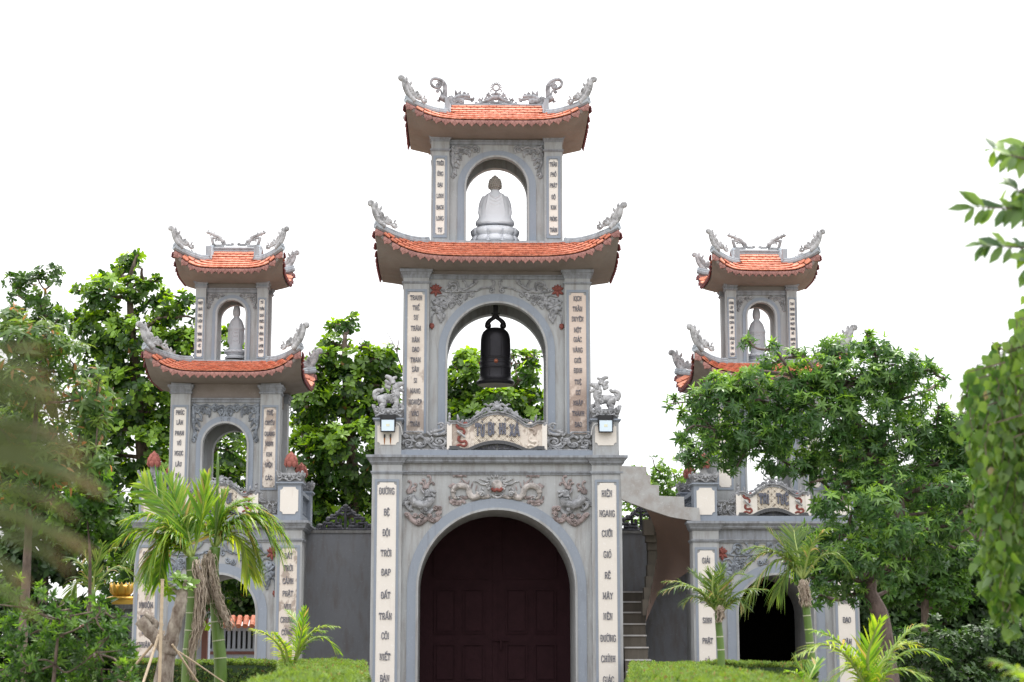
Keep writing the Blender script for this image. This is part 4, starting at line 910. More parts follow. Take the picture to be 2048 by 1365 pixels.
# ---------------------------------------------------------------- name plaques and parapet scrollwork
def plaque(tower, cx, y, z0, hwd, ht, words, sc, worn=False):
    """open-scroll plaque: arched middle field, curling side leaves, brick-jointed border"""
    H = ht; mid = hwd*.51
    def ctop(x): return z0+H*(.74+.26*(1-min(1, abs(x)/mid)**2)) if abs(x) <= mid else z0+H*(.74-.10*sin(pi*min(1, (abs(x)-mid)/(hwd*.33))))
    def cbot(x): return z0+H*(.10+.16*(1-min(1, abs(x)/mid)**2)) if abs(x) <= mid else z0+H*(.10-.07*sin(pi*min(1, (abs(x)-mid)/(hwd*.33))))
    xs = [hwd*(-1+2*i/48) for i in range(49)]
    b = M(); b.strip([(cx+x, cbot(x)) for x in xs], [(cx+x, ctop(x)) for x in xs], y-.05, y+.05); pl = b.build('plaque', 'cream' if not worn else 'cream_worn', tower)
    fr = M()
    for fn, dz in ((ctop, 1), (cbot, -1)):
        n = 26
        for i in range(n):
            xa, xb = hwd*(-1+2*i/n)+.0015, hwd*(-1+2*(i+1)/n)-.0015
            for k, (a_, b_, pr) in enumerate(((-.012, .030, .075), (.033, .060, .10))):
                za, zb = (fn(xa), fn(xb)); off0, off1 = a_*dz, b_*dz
                fr.strip([(cx+xa, za+off0), (cx+xb, zb+off0)], [(cx+xa, za+off1), (cx+xb, zb+off1)], y-pr, y+.04)
    fr.build('plaque_border', 'carve', pl)['kind'] = 'stuff'
    # woven swastika-key ground as raised slats on the middle field
    g_ = M(); st = H*.075
    k = 0
    for i in range(-14, 15):
        for j in range(-8, 9):
            x = i*st*1.5; z = z0+H*.55+j*st*1.5; 
            if abs(x) > mid-.03 or z > ctop(x)-.04 or z < cbot(x)+.04: continue
            d = 1 if (i+j) % 2 else -1; L_ = st*1.2; w_ = st*.15; k += 1
            for q in (-1, 0, 1):
                ox, oz = q*st*.47*(-d)*.7, q*st*.47*.7
                p0 = (cx+x-L_*.6+ox, z-d*L_*.6+oz); p1 = (cx+x+L_*.6+ox, z+d*L_*.6+oz); nx, nz = -(p1[1]-p0[1]), p1[0]-p0[0]; nl = sqrt(nx*nx+nz*nz); nx, nz = nx/nl*w_, nz/nl*w_
                g_.strip([(p0[0]+nx, p0[1]+nz), (p1[0]+nx, p1[1]+nz)], [(p0[0]-nx, p0[1]-nz), (p1[0]-nx, p1[1]-nz)], y-.060-.0004*(k % 5)-.0001*q, y-.04)
    g_.build('woven_ground', 'cream_slat', pl)['kind'] = 'stuff'
    bs = M(); bs.strip([(cx+x, cbot(x)+.03) for x in xs if abs(x) < mid*.98], [(cx+x, ctop(x)-.03) for x in xs if abs(x) < mid*.98], y-.052, y-.049); bs.build('plaque_ground', 'plaque_ground', pl)
    tm = M(); tot = words
    for w_, x_ in words:
        tm = M(); text(tm, w_, cx+x_, z0+H*.50+H*.10*(1-(x_/mid)**2), H*.32, y-.066, .03, wide=.60, t=.11); tm.build('lettering', 'letter', pl)
    for s in (-1, 1):
        e = M(); e.box(cx+s*hwd-.05, cx+s*hwd+.05, y-.07, y+.05, z0+.01, z0+H*.72); e.build('scroll_roller', 'cream', pl)
        e = M(); e.lathe([(.062, -.03), (.068, 0), (.068, .03), (.05, .05), (.02, .055)], (cx+s*hwd, y-.01, z0+H*.72), 14); e.build('roller_cap', 'carve', pl, smooth=True, angle=40); e = M(); e.lathe([(.062, -.02), (.066, 0), (.06, .05)], (cx+s*hwd, y-.01, z0), 14)
        e.build('roller_cap', 'carve', pl, smooth=True, angle=40); e = M()
        if s < 0 or not worn: e.lathe([(.03, 0), (.022, .06), (.034, .08), (.018, .12), (.032, .15), (.01, .19)], (cx+s*hwd, y-.01, z0+H*.80), 10)
        if e.v: e.build('roller_finial', 'carve', pl, smooth=True, angle=40)
        f = lmap((cx+s*hwd*.745, y-.055, z0+H*.45), (1, 0, 0), (0, 0, 1), H/100); R = Relief(f, flat=.6); q = 1
        R.st([(-14, 24), (-6, 30), (2, 24), (10, 30), (16, 26)], 4.5, 4.5); R.st([(-14, 24), (-8, 16), (2, 14), (8, 6), (4, -2)], 4.5, 3.5)
        R.st([(-6, -6), (-8, -16), (0, -22), (10, -20), (14, -28), (6, -34), (-4, -30), (-14, -34)], 4.5, 3.5)
        o_ = R.m.build('ribbon_relief', 'relief_red' if not (worn and s > 0) else 'cream_worn', pl, smooth=True)
        if not (worn and s > 0):
            r2 = M(); p0, p1 = f((-12, 8)), f((10, -10)); r2.tube([p0-np.array([0, .03, 0]), p1-np.array([0, .03, 0])], [H*.035]*2, 6); r2.build('rolled_book', 'carve_light', pl)
    # crest of scrolls along the top
    f = lmap((cx, y, z0+H), (1, 0, 0), (0, 0, 1), hwd/100); R = Relief(f, flat=1.0)
    for s in (-1, 1):
        R.st([(s*2, 16), (s*10, 22), (s*18, 18), (s*24, 22), (s*28, 21)], 4, 1.4); R.sp(s*9, 13, 4, 1.3, 90, s, r=2); R.sp(s*18, 11, 5, 1.4, 0, s, r=2.2)
        R.st([(s*6, 3), (s*16, 6), (s*26, 12), (s*34, 4), (s*40, 1)], 3.6, 2.4); R.sp(s*27, 8, 4.5, 1.4, 90, -s, r=2.1); R.sp(s*40, 1, 5, 1.3, 180, s, r=2.2); R.st([(s*30, 4), (s*42, -2), (s*52, -10), (s*60, -13)], 3, 2)
        R.petal(s*14, 6, 90-s*30, 12, 2.6); R.petal(s*34, 2, 90-s*60, 12, 2.6); R.sp(s*50, -8, 4, 1.3, 90, s, r=2); R.sp(s*64, -14, 4, 1.2, 0, s, r=2)
        R.petal(s*80, -16, 90-s*12, 17, 3.2); R.sp(s*74, -15, 3.6, 1.2, 90, s, r=2); R.petal(s*86, -17, 60, 10, 2.2); R.sp(s*58, -12, 3, 1.2, 0, s, r=2)
        for a in (60, 75): R.petal(0, 18, 90+s*(a-60)*1.4+s*8, 12, 2.4)
    R.dot(0, 14, 6, 1); R.petal(0, 16, 90, 13, 2.6); R.dot(0, 6, 4, 1); R.sp(-4, 4, 3, 1.2, 0, 1, r=1.6); R.sp(4, 4, 3, 1.2, 180, -1, r=1.6)
    R.m.build('plaque_crest', 'carve', pl, smooth=True)
    # arabesque under the arch
    f = lmap((cx, y-.02, z0), (1, 0, 0), (0, 0, 1), hwd/100); R = Relief(f, flat=.5)
    for s in (-1, 1):
        for a, b, r_ in ((6, 9, 4), (15, 8, 4), (24, 6, 3.5), (33, 4, 3)): R.sp(s*a, b, r_, 1.4, 0, s, r=1.3)
        R.st([(s*2, 3), (s*14, 4), (s*28, 3), (s*42, 2)], 1.5)
    R.m.build('arabesque', 'carve_dark', pl, smooth=True)
    bk = M(); bk.box(cx-hwd*.9, cx+hwd*.9, y+.0, y+.06, z0-.01, z0+H*.3); bk.build('plaque_back', 'weather', pl)
    return pl
def scrollwork(tower, x0, x1, y, z0, h):
    """open acanthus scroll rising from the pedestal (x0) to the plaque (x1)"""
    w = x1-x0; f = lmap((x0, y, z0), (w/100, 0, 0), (0, 0, h/100), 1); f.scale = abs(w)/100; R = Relief(f, flat=.9)
    R.st([(3, 48), (4, 62), (24, 62), (44, 62), (46, 54)], 2.2); R.st([(2, 2), (50, 2), (98, 2)], 2.4)
    R.sp(84, 30, 17, 1.6, 200, 1, r=3.6, r1=2); R.dot(84, 30, 4.5, 1); R.sp(58, 34, 12, 1.6, 60, -1, r=3.2, r1=2); R.dot(58, 33, 3.2, 1); R.sp(14, 24, 12, 1.6, 200, -1, r=3.2, r1=2)
    R.sp(38, 18, 8, 1.4, 0, 1, r=2.8); R.sp(10, 48, 6, 1.3, 90, 1, r=2.8); R.sp(96, 78, 7, 1.4, 0, 1, r=2.6); R.sp(96, 6, 6, 1.2, 90, 1, r=3)
    R.st([(30, 40), (42, 48), (58, 30), (66, 12), (76, 6)], 3.8, 2); R.st([(40, 56), (50, 40), (62, 20), (84, 4)], 3.2, 2); R.st([(56, 62), (64, 52), (70, 60)], 3.2, 2)
    R.st([(64, 60), (76, 66), (88, 70), (94, 84), (88, 92), (78, 88)], 4.2, 2.4); R.st([(70, 54), (84, 54), (96, 62), (98, 74)], 3.8, 2.6); R.st([(98, 46), (99, 30), (92, 14), (80, 8)], 3.6, 2)
    for a, b, an, ln in ((28, 30, 120, 22), (32, 28, 150, 18), (26, 14, 200, 18), (48, 50, 100, 16), (72, 62, 120, 14), (88, 74, 100, 16), (46, 20, 60, 18), (52, 16, 90, 16), (22, 34, 80, 18), (36, 10, 20, 18), (8, 10, 60, 14), (92, 52, 60, 12)): R.petal(a, b, an, ln, 3.4)
    R.m.build('parapet_scrollwork', 'carve', tower, smooth=True)
    bk = M(); xa, xb = min(x0, x1), max(x0, x1); bk.box(xa, xb, y+.03, y+.06, z0, z0+h*.58); bk.build('parapet_back', 'band' if h < .5 else 'weather', tower)
for (tw_, cx_, hw_, ph, z0_, H_, pwid, words, worn) in (
        (CENTRE, 0, .96, 0, 5.445, .73, 1.92, [('TỪ', -.34), ('BI', -.12), ('HỈ', .11), ('XẢ', .35)], True),
        (LEFT, -5.52, .70, 0, 4.13, .60, 1.13, [('TỪ', -.19), ('BI', .17)], False),
        (RIGHT, 5.56, .70, 0, 4.13, .60, 1.13, [('TRÍ', -.19), ('TUỆ', .18)], False)):
    plaque(tw_, cx_, .16, z0_, hw_, H_, words, 1, worn)
    for s in (-1, 1): scrollwork(tw_, cx_+s*pwid, cx_+s*(hw_+.05), .16, z0_, .60 if tw_ is CENTRE else .50)

# ---------------------------------------------------------------- ridge ornaments
def rtag(R, name, roof, mat='carve_light'): return R.m.build(name, mat, roof, smooth=True)
for mir in (None, 0.0):            # dragons at the ends of the top ridge (drawn from 780,140 scale 9.31)
    f = pmap(1.4, 780, 140, 9.31, mir); R = Relief(f, flat=.9)
    R.st([(1060, 620), (1040, 560), (1030, 470), (1040, 350), (1020, 270), (960, 200), (880, 165), (800, 170), (765, 230), (790, 300), (860, 335), (920, 330), (945, 290), (920, 255), (880, 265)], 44, 24, k=6)
    R.st([(990, 560), (1000, 420), (1000, 330), (960, 260), (880, 210)], 26, 16, lift=10)
    R.sp(880, 280, 32, 1.1, 0, 1, r=17); R.sp(880, 395, 32, 1.4, 270, 1, r=18); R.st([(890, 360), (940, 380), (960, 440), (940, 520)], 20, 24); R.petal(1010, 470, -80, 110, 20)
    R.st([(930, 500), (960, 520), (1040, 560), (1100, 600)], 60, 70); R.petal(940, 590, 200, 70, 22); R.petal(920, 560, 150, 60, 20)
    R.st([(1080, 520), (1130, 560), (1160, 620), (1220, 640)], 60, 70)
    R.st([(1180, 600), (1260, 580), (1330, 590), (1380, 600)], 80, 62); R.st([(1240, 660), (1330, 670), (1420, 660), (1520, 665)], 34, 22)    # lower jaw
    R.st([(1300, 540), (1400, 530), (1480, 550), (1560, 540)], 40, 24); R.st([(1560, 540), (1540, 580), (1500, 590)], 24, 16); R.dot(1395, 520, 28, 1.2); R.dot(1560, 525, 22, 1)
    R.st([(1350, 480), (1410, 470), (1460, 450)], 24, 16); R.dot(1455, 448, 24, 1)
    for a, b, an, ln in ((1210, 500, -80, 80), (1240, 490, -60, 90), (1170, 540, -110, 80), (1320, 490, -95, 70), (1360, 480, -85, 75), (1400, 470, -90, 60), (1160, 600, 210, 60), (1190, 660, 150, 60), (1240, 690, 130, 60), (1290, 650, 20, 110), (1380, 640, 10, 120)): R.petal(a, b, an, ln, 20)
    R.st([(1190, 560), (1280, 510), (1400, 490), (1500, 500)], 66, 34); R.st([(1160, 640), (1260, 640), (1380, 650)], 60, 50); R.petal(1230, 480, -95, 110, 30); R.petal(1300, 470, -80, 95, 26); R.petal(1370, 470, -70, 80, 24)
    R.sp(1320, 590, 46, 1.4, 0, 1, r=14, lift=50); R.sp(1230, 600, 36, 1.4, 90, 1, r=14, lift=50)
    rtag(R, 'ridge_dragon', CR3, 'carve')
f0 = pmap(1.4, 780, 140, 9.31); R = Relief(f0, flat=.9)       # flaming sun disc on its cloud mask
for mf in (f0, pmap(1.4, 780, 140, 9.31, float(f0((1975, 0))[0]))):
    R.f = mf
    R.st([(1560, 650), (1640, 640), (1720, 610), (1800, 580), (1880, 540), (1930, 500)], 26, 40); R.st([(1590, 655), (1700, 650), (1850, 640)], 26, 34); R.sp(1610, 615, 30, 1.3, 0, 1, r=15)
    for a, b, r_ in ((1680, 580, 40), (1740, 620, 34), (1800, 560, 40), (1850, 620, 40), (1850, 500, 34), (1900, 560, 40), (1920, 470, 30), (1700, 640, 26), (1910, 630, 34), (1830, 470, 24)): R.sp(a, b, r_, 1.4, 180, 1, r=17)
    for a, b, an, ln in ((1660, 560, -70, 60), (1720, 560, -80, 60), (1770, 540, -60, 70), (1650, 640, 180, 50), (1820, 500, -120, 60), (1860, 450, -140, 60), (1890, 420, -120, 50)): R.petal(a, b, an, ln, 16)
R.f = f0; R.st([(1975+60*cos(a*pi/10), 330+60*sin(a*pi/10)) for a in range(21)], 20, k=2)
for k in range(11):
    an = -205+230*k/10; R.petal(1975+68*cos(radians(an)), 330+68*sin(radians(an)), an, 50, 15)
R.dot(1975, 440, 40, 1); R.dot(1975, 520, 60, .8); R.st([(1920, 600), (1975, 620), (2030, 600)], 26)
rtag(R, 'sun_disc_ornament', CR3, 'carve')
for roof, cx_ in ((LR3, -5.52), (RR3, 5.56)):      # bracket-shaped cloud dragons on the side ridges
    for s in (-1, 1):
        f = lmap((cx_, 1.4, 9.90), (s, 0, 0), (0, 0, 1), .0092); R = Relief(f, flat=1.0); _st, _sp = R.st, R.sp
        def fat(p, r0, r1=None, **k): return _st(p, r0*1.5, r1 and r1*1.5, **k)
        R.st = fat
        R.st([(50, 0), (54, 14), (56, 22)], 2.6, k=1); R.st([(50, 2), (26, 2)], 2.2, k=1); R.st([(27, 2), (32, 12), (34, 16)], 2.4, k=1); R.st([(54, 20), (44, 20)], 2.2, k=1)
        R.st([(32, 14), (26, 12), (22, 4), (10, 4)], 2.2, k=1); R.sp(7, 5, 3.2, 1.2, 300, 1, r=1.7)
        R.st([(26, 11), (34, 16), (38, 22), (48, 26), (56, 30), (66, 33)], 3.4, 2.4); R.sp(40, 17, 3, 1.2, 90, 1, r=1.8); R.sp(46, 23, 3, 1.3, 0, 1, r=2); R.sp(36, 22, 3, 1.2, 180, 1, r=1.9); R.dot(58, 27, 2.6, 1); R.dot(66, 33, 3, 1)
        R.petal(50, 28, 90, 7, 1.6); R.petal(58, 31, 100, 6, 1.5); R.petal(44, 17, -60, 7, 1.8); R.petal(62, 34, 60, 6, 1.4)
        rtag(R, 'ridge_bracket', roof)
# ---------------------------------------------------------------- statues, bell, lamps, lions
def buddha():
    t = thing('seated_statue', (-.03, 1.4, 9.87), 'white marble seated statue seen from behind under the topmost arch, on a lotus throne', 'statue')
    Y = 1.4; X0 = float(at(990, 420, Y)[0])
    def Zp(py): return float(at(990, py, Y)[2])
    s = 1/ppm(Y)*1.03
    base = M(); zb = Zp(489)
    base.lathe([(.50, 0), (.49, .06), (.44, .13), (.36, .18), (.30, .20)], (X0, Y, zb), 48, 1, .85)
    z1 = zb+.09
    base.lathe([(.34, 0), (.44, .05), (.475, .13), (.475, .20), (.45, .235), (.40, .25), (.1, .26)], (X0, Y, z1), 48, 1, .85)
    for k in range(10):                   # petals on both tiers
        a = 2*pi*(k+.5)/10; ca, sa = cos(a), sin(a)*.85
        for (r0, r1, r2, za, zc, zd, w) in ((.36, .475, .462, z1-.02, z1+.10, z1+.235, .15),):
            base.tube([(X0+ca*r0, Y+sa*r0, za), (X0+ca*r1, Y+sa*r1, zc), (X0+ca*(r1+.015), Y+sa*(r1+.015), (zc+zd)/2), (X0+ca*r2, Y+sa*r2, zd)], [.05, w*.95, w, .03], 8, (cos(a), sin(a), 0), .28)
        base.tube([(X0+ca*.34, Y+sa*.34, zb+.19), (X0+ca*.45, Y+sa*.45, zb+.12), (X0+ca*.50, Y+sa*.50, zb+.04), (X0+ca*.50, Y+sa*.50, zb+.0)], [.06, .14, .15, .10], 8, (cos(a), sin(a), .6), .25)
    bo = base.build('lotus_throne', 'stone_white', t, smooth=True, angle=60)
    b = M(); z2 = Zp(452)
    # torso: stacked sections (half width, half depth, height, y offset)
    secs = [(.40, .29, .0, -.02), (.42, .31, .04, -.02), (.405, .29, .09, -.02), (.365, .24, .14, 0), (.335, .19, .20, .02), (.325, .17, .30, .02), (.31, .16, .40, .02), (.28, .15, .52, .02), (.245, .14, .62, .01), (.18, .11, .69, 0), (.10, .085, .735, 0), (.085, .085, .80, -.01)]
    vs = []; n = 40
    for hw, hd, z, yo in secs:
        for j in range(n):
            a = 2*pi*j/n; e = .82; cx_, sy_ = cos(a), sin(a)
            vs.append((X0+hw*math.copysign(abs(cx_)**e, cx_), Y-yo+hd*math.copysign(abs(sy_)**e, sy_)+.0, z2+z))
    k = len(secs); b.add(vs, [(i*n+j, i*n+(j+1) % n, (i+1)*n+(j+1) % n, (i+1)*n+j) for i in range(k-1) for j in range(n)]+[tuple(range(n-1, -1, -1)), tuple((k-1)*n+j for j in range(n))])
    for q in (-1, 1):                     # arms and hanging sleeves
        b.tube(crom([(X0+q*.20, Y, z2+.62), (X0+q*.25, Y, z2+.50), (X0+q*.275, Y+.02, z2+.34), (X0+q*.22, Y+.18, z2+.24)], 5), [.08]*5+[.085]*5+[.085]*5+[.06], 12)
        b.tube(crom([(X0+q*.30, Y-.04, z2+.36), (X0+q*.32, Y-.06, z2+.26), (X0+q*.29, Y-.09, z2+.17), (X0+q*.26, Y-.10, z2+.14)], 5), [.05]*5+[.045]*5+[.04]*5+[.02], 8)
    for i, zz in enumerate((.62, .55, .48, .41, .34, .27)):                  # scooped folds down the back
        w = .10+.022*i
        b.tube(crom([(X0-w, Y-.155+.02, z2+zz+.04), (X0-w*.6, Y-.168, z2+zz-.02), (X0, Y-.172, z2+zz-.045), (X0+w*.6, Y-.168, z2+zz-.02), (X0+w, Y-.155+.02, z2+zz+.04)], 4), .016, 6)
    for q in (-1, 1):
        b.tube(crom([(X0+q*.13, Y-.12, z2+.69), (X0+q*.17, Y-.16, z2+.5), (X0+q*.20, Y-.165, z2+.25), (X0+q*.16, Y-.24, z2+.08), (X0+q*.06, Y-.27, z2+.02), (X0, Y-.28, z2+.015)], 5), .014, 6)
    o = b.build('robed_body', 'stone_white', t, smooth=True); remesh(o, .012, 3)
    h = M(); zh = z2+.80; hx = X0
    h.ball((hx, Y-.01, zh+.11), .125, 20, 14, (.98, 1.05, 1.2)); h.ball((hx, Y, zh+.235), .07, 14, 10, (1, 1, .7))
    o = h.build('head', 'stone_hair', t, smooth=True)
    c = M()
    for i in range(6):                    # snail-curl hair
        zz = zh+.0+.04*i; rr = sqrt(max(.0005, 1-((zz-zh-.11)/.155)**2))*.128
        m_ = max(6, int(2*pi*rr/.042))
        for j in range(m_):
            a = 2*pi*(j+.5*(i % 2))/m_; c.ball((hx+rr*.98*cos(a), Y-.01+rr*1.05*sin(a), zz), .024, 6, 5)
    for j in range(9): a = 2*pi*j/9; c.ball((hx+.05*cos(a), Y+.05*sin(a), zh+.255), .022, 6, 5)
    c.ball((hx, Y, zh+.28), .032, 6, 5); c.build('hair_curls', 'stone_hair', o, smooth=True)['kind'] = 'stuff'
    e = M()
    for q in (-1, 1): e.tube([(hx+q*.126, Y+.0, zh+.12), (hx+q*.132, Y, zh+.06), (hx+q*.124, Y, zh)], [.018, .022, .016], 7)
    e.build('ears', 'stone_hair', o, smooth=True)
buddha()
def standing(cx, px0, py0, py1, label):
    Y = 1.4; zb = float(at(px0, py1, Y)[2]); zt = float(at(px0, py0, Y)[2]); H = zt-zb; X0 = float(at(px0, py1, Y)[0])
    t = thing('standing_statue', (X0, Y, zb), label, 'statue', 'standing statues in the upper arches of the side towers')
    b = M(); s = H/1.06
    b.lathe([(.20*s, 0), (.21*s, .03*s), (.16*s, .07*s), (.205*s, .11*s), (.215*s, .15*s), (.19*s, .17*s), (.05*s, .175*s)], (X0, Y, zb), 30)
    for k in range(12):
        a = 2*pi*k/12; b.tube([(X0+cos(a)*.15*s, Y+sin(a)*.15*s, zb+.08*s), (X0+cos(a)*.21*s, Y+sin(a)*.21*s, zb+.12*s), (X0+cos(a)*.215*s, Y+sin(a)*.215*s, zb+.165*s)], [.03*s, .055*s, .015*s], 6, (cos(a), sin(a), 0), .3)
    b.build('lotus_base', 'stone_grey', t, smooth=True, angle=50)
    m = M(); n = 28
    secs = [(.125, .10, .165), (.13, .10, .21), (.13, .10, .30), (.138, .10, .42), (.142, .10, .55), (.170, .115, .592), (.170, .115, .606), (.135, .095, .68), (.118, .085, .755), (.085, .07, .795), (.055, .055, .825), (.055, .055, .845), (.070, .07, .87), (.076, .078, .91), (.074, .075, .96), (.070, .065, .985), (.062, .058, 1.02), (.045, .04, 1.06)]
    vs = [(X0+hw*s*math.copysign(abs(cos(2*pi*j/n))**.9, cos(2*pi*j/n)), Y+hd*s*sin(2*pi*j/n), zb+z*s) for hw, hd, z in secs for j in range(n)]
    k = len(secs); m.add(vs, [(i*n+j, i*n+(j+1) % n, (i+1)*n+(j+1) % n, (i+1)*n+j) for i in range(k-1) for j in range(n)]+[tuple(range(n-1, -1, -1)), tuple((k-1)*n+j for j in range(n))])
    for q in (-1, 1):
        m.tube(crom([(X0+q*.075*s, Y, zb+.76*s), (X0+q*.115*s, Y, zb+.66*s), (X0+q*.125*s, Y+.02, zb+.54*s), (X0+q*.09*s, Y+.09*s, zb+.54*s)], 4), [.035*s]*4+[.036*s]*4+[.034*s]*4+[.03*s], 9)
        m.tube(crom([(X0+q*.13*s, Y+.01, zb+.56*s), (X0+q*.14*s, Y+.01, zb+.42*s), (X0+q*.135*s, Y, zb+.30*s)], 4), [.030*s]*4+[.028*s]*4+[.012*s], 8)
        m.tube([(X0+q*.05*s, Y-.085*s, zb+.80*s), (X0+q*.06*s, Y-.10*s, zb+.6*s), (X0+q*.075*s, Y-.105*s, zb+.3*s)], .008*s, 5)
        m.tube(crom([(X0+q*.0, Y-.09*s, zb+.62*s), (X0+q*.09*s, Y-.09*s, zb+.605*s), (X0+q*.15*s, Y-.02, zb+.60*s)], 4), .010*s, 6)
    for zz in (.35, .44, .52): m.tube(crom([(X0-.05*s, Y-.10*s, zb+(zz+.02)*s), (X0, Y-.108*s, zb+zz*s), (X0+.05*s, Y-.10*s, zb+(zz+.02)*s)], 4), .006*s, 5)
    o = m.build('robed_body', 'stone_grey', t, smooth=True); remesh(o, .009, 2)
standing(-5.52, 471, 612, 719, 'grey standing statue seen from behind in the top arch of the left tower')
standing(5.56, 1515, 617, 727, 'grey standing statue seen from behind in the top arch of the right tower')
def ground_block():
    for tw_, cx_ in ((LEFT, -5.52), (RIGHT, 5.56)):
        m = M(); m.lathe([(.34, 0), (.33, .03), (.24, .08), (.23, .09)], (cx_, 1.4, 7.36), 24); m.build('statue_plinth', 'weather', tw_, smooth=True, angle=40)
ground_block()
def bell():
    Y = 1.4; X0 = float(at(991, 720, Y)[0])
    def Z(py): return float(at(991, py, Y)[2])
    def r(w): return w/ppm(Y)
    t = thing('bronze_bell', (X0, Y, Z(770)), 'large dark bronze temple bell hanging in the middle arch of the central tower', 'bell')
    m = M(); zb = Z(766)
    prof = [(.0, 770), (36, 771), (38.5, 768), (39, 765), (36, 762), (32.5, 758), (31.5, 752), (31.2, 740), (31.4, 739), (32.4, 738), (32.4, 736), (31.6, 735), (31.5, 729), (32.3, 728), (32.3, 725), (31.3, 724), (31, 720), (31.6, 719), (31.6, 717), (30.6, 716), (30.6, 700), (30.2, 682), (28.8, 672), (25.5, 665), (20, 660), (12, 657), (4, 656)]
    n = 64; vs = []
    m.lathe([(max(.003, r(w)), Z(p)-zb) for w, p in prof], (X0, Y, zb), 64)
    m.build('bell_body', 'bronze', t, smooth=True, angle=35)
    for k in range(4):
        a = -pi/2+k*pi/2+.02; q = M(); q.ball((X0+r(31.5)*cos(a), Y+r(31.5)*sin(a), Z(727)), .032, 12, 8); q.tube([(X0+r(31.5)*cos(a), Y+r(31.5)*sin(a), Z(727)), (X0+r(32.4)*cos(a), Y+r(32.4)*sin(a), Z(727))], .045, 12)
        q.build('striking_boss', 'copper', t, smooth=True)
    for k in range(8):
        a = 2*pi*(k+.5)/8; q = M(); q.tube([(X0+r(31)*cos(a), Y+r(31)*sin(a), Z(716)), (X0+r(31.2)*cos(a), Y+r(31.2)*sin(a), Z(690)), (X0+r(29.8)*cos(a), Y+r(29.8)*sin(a), Z(677))], .012, 5)
        q.tube([(X0+r(31.5)*cos(a), Y+r(31.5)*sin(a), Z(756)), (X0+r(31.6)*cos(a), Y+r(31.6)*sin(a), Z(740))], .012, 5); q.build('raised_rib', 'bronze', t)
    c = M()
    for q in (-1, 1):                       # two-headed dragon loop
        c.tube(crom([(X0+q*.14, Y, Z(656)), (X0+q*.17, Y, Z(648)), (X0+q*.11, Y, Z(641)), (X0+q*.04, Y, Z(636)), (X0, Y, Z(630))], 5), [.055]*5+[.05]*5+[.045]*5+[.05]*5+[.06], 9)
        c.ball((X0+q*.16, Y, Z(652)), .07, 10, 8); c.tube([(X0+q*.13, Y, Z(645)), (X0+q*.17, Y, Z(640))], [.03, .008], 5); c.tube([(X0+q*.18, Y, Z(650)), (X0+q*.22, Y, Z(647))], [.03, .008], 5)
    c.build('dragon_loop', 'bronze', t, smooth=True)
    h = M(); h.box(X0-.05, X0+.05, Y-.04, Y+.04, Z(634), Z(612)); h.box(X0-.10, X0+.10, Y-.06, Y+.06, Z(612), 9.078); h.tube([(X0-.09, Y, Z(628)), (X0+.09, Y, Z(628))], .02, 8)
    h.build('hanger', 'black', t)
bell()
cb = M(); cb.box(-1.7, 1.7, .95, 1.85, 9.085, 9.2); cb.build('ceiling_slab', 'soffit', CENTRE)
def floodlight(px, py, lab, side):
    c = at(px, py, -.03); x, z = float(c[0]), float(c[2]); y = -.06
    t = thing('floodlight', (x, .0, z), lab, 'floodlight', 'floodlights on the pedestals of the central tower')
    m = M(); a = .145; hh = .13
    m.frustum(x-a, x+a, y-.035, y+.035, z-hh, x-a, x+a, y-.045, y+.035, z+hh); m.build('housing', 'black', t)
    f = M(); frame_strip(f, x-a, x+a, z-hh, z+hh, .016, y-.062, y-.046); f.build('front_frame', 'black', t)
    g_ = M(); g_.box(x-a+.018, x+a-.018, y-.056, y-.050, z-hh+.018, z+hh-.018); g_.build('glass', 'glass', t)
    l_ = M(); l_.box(x-.035, x+.035, y-.060, y-.0565, z-.02, z+.03); l_.build('led_plate', 'led', t)
    b = M(); b.box(x-.14, x+.14, -.035, .015, z+hh+.012, z+hh+.10); b.box(x-a-.012, x-a-.001, y-.02, .0, z-.02, z+hh+.09); b.box(x+a+.001, x+a+.012, y-.02, .0, z-.02, z+hh+.09); b.build('bracket', 'black', t)
    w = M(); w.tube(crom([(x+side*.15, -.03, z+.06), (x+side*.22, -.04, z+.04), (x+side*.27, -.02, z-.05), (x+side*.285, -.01, z-.18)], 6), .008, 6); w.build('cable', 'white_plastic', t, smooth=True)
floodlight(776, 852, 'small white-faced floodlight on the left pedestal of the central tower, above two rusty bolts', 1)
floodlight(1211, 853, 'small white-faced floodlight on the right pedestal of the central tower, cable to its left', -1)
rb = M()
for px in (769, 781):
    c = at(px, 874, .012); rb.box(float(c[0])-.015, float(c[0])+.015, -.02, .02, float(c[2])-.02, float(c[2])+.05)
    rs = M(); x, z = float(c[0]), float(c[2]); rs.prism([(x-.016, z), (x+.016, z), (x+.012, z-.10), (x+.002, z-.17), (x-.01, z-.11)], .0105, .0150); rs.build('rust_stain', 'rust', CENTRE)
rb.build('bolt_stubs', 'black', CENTRE)
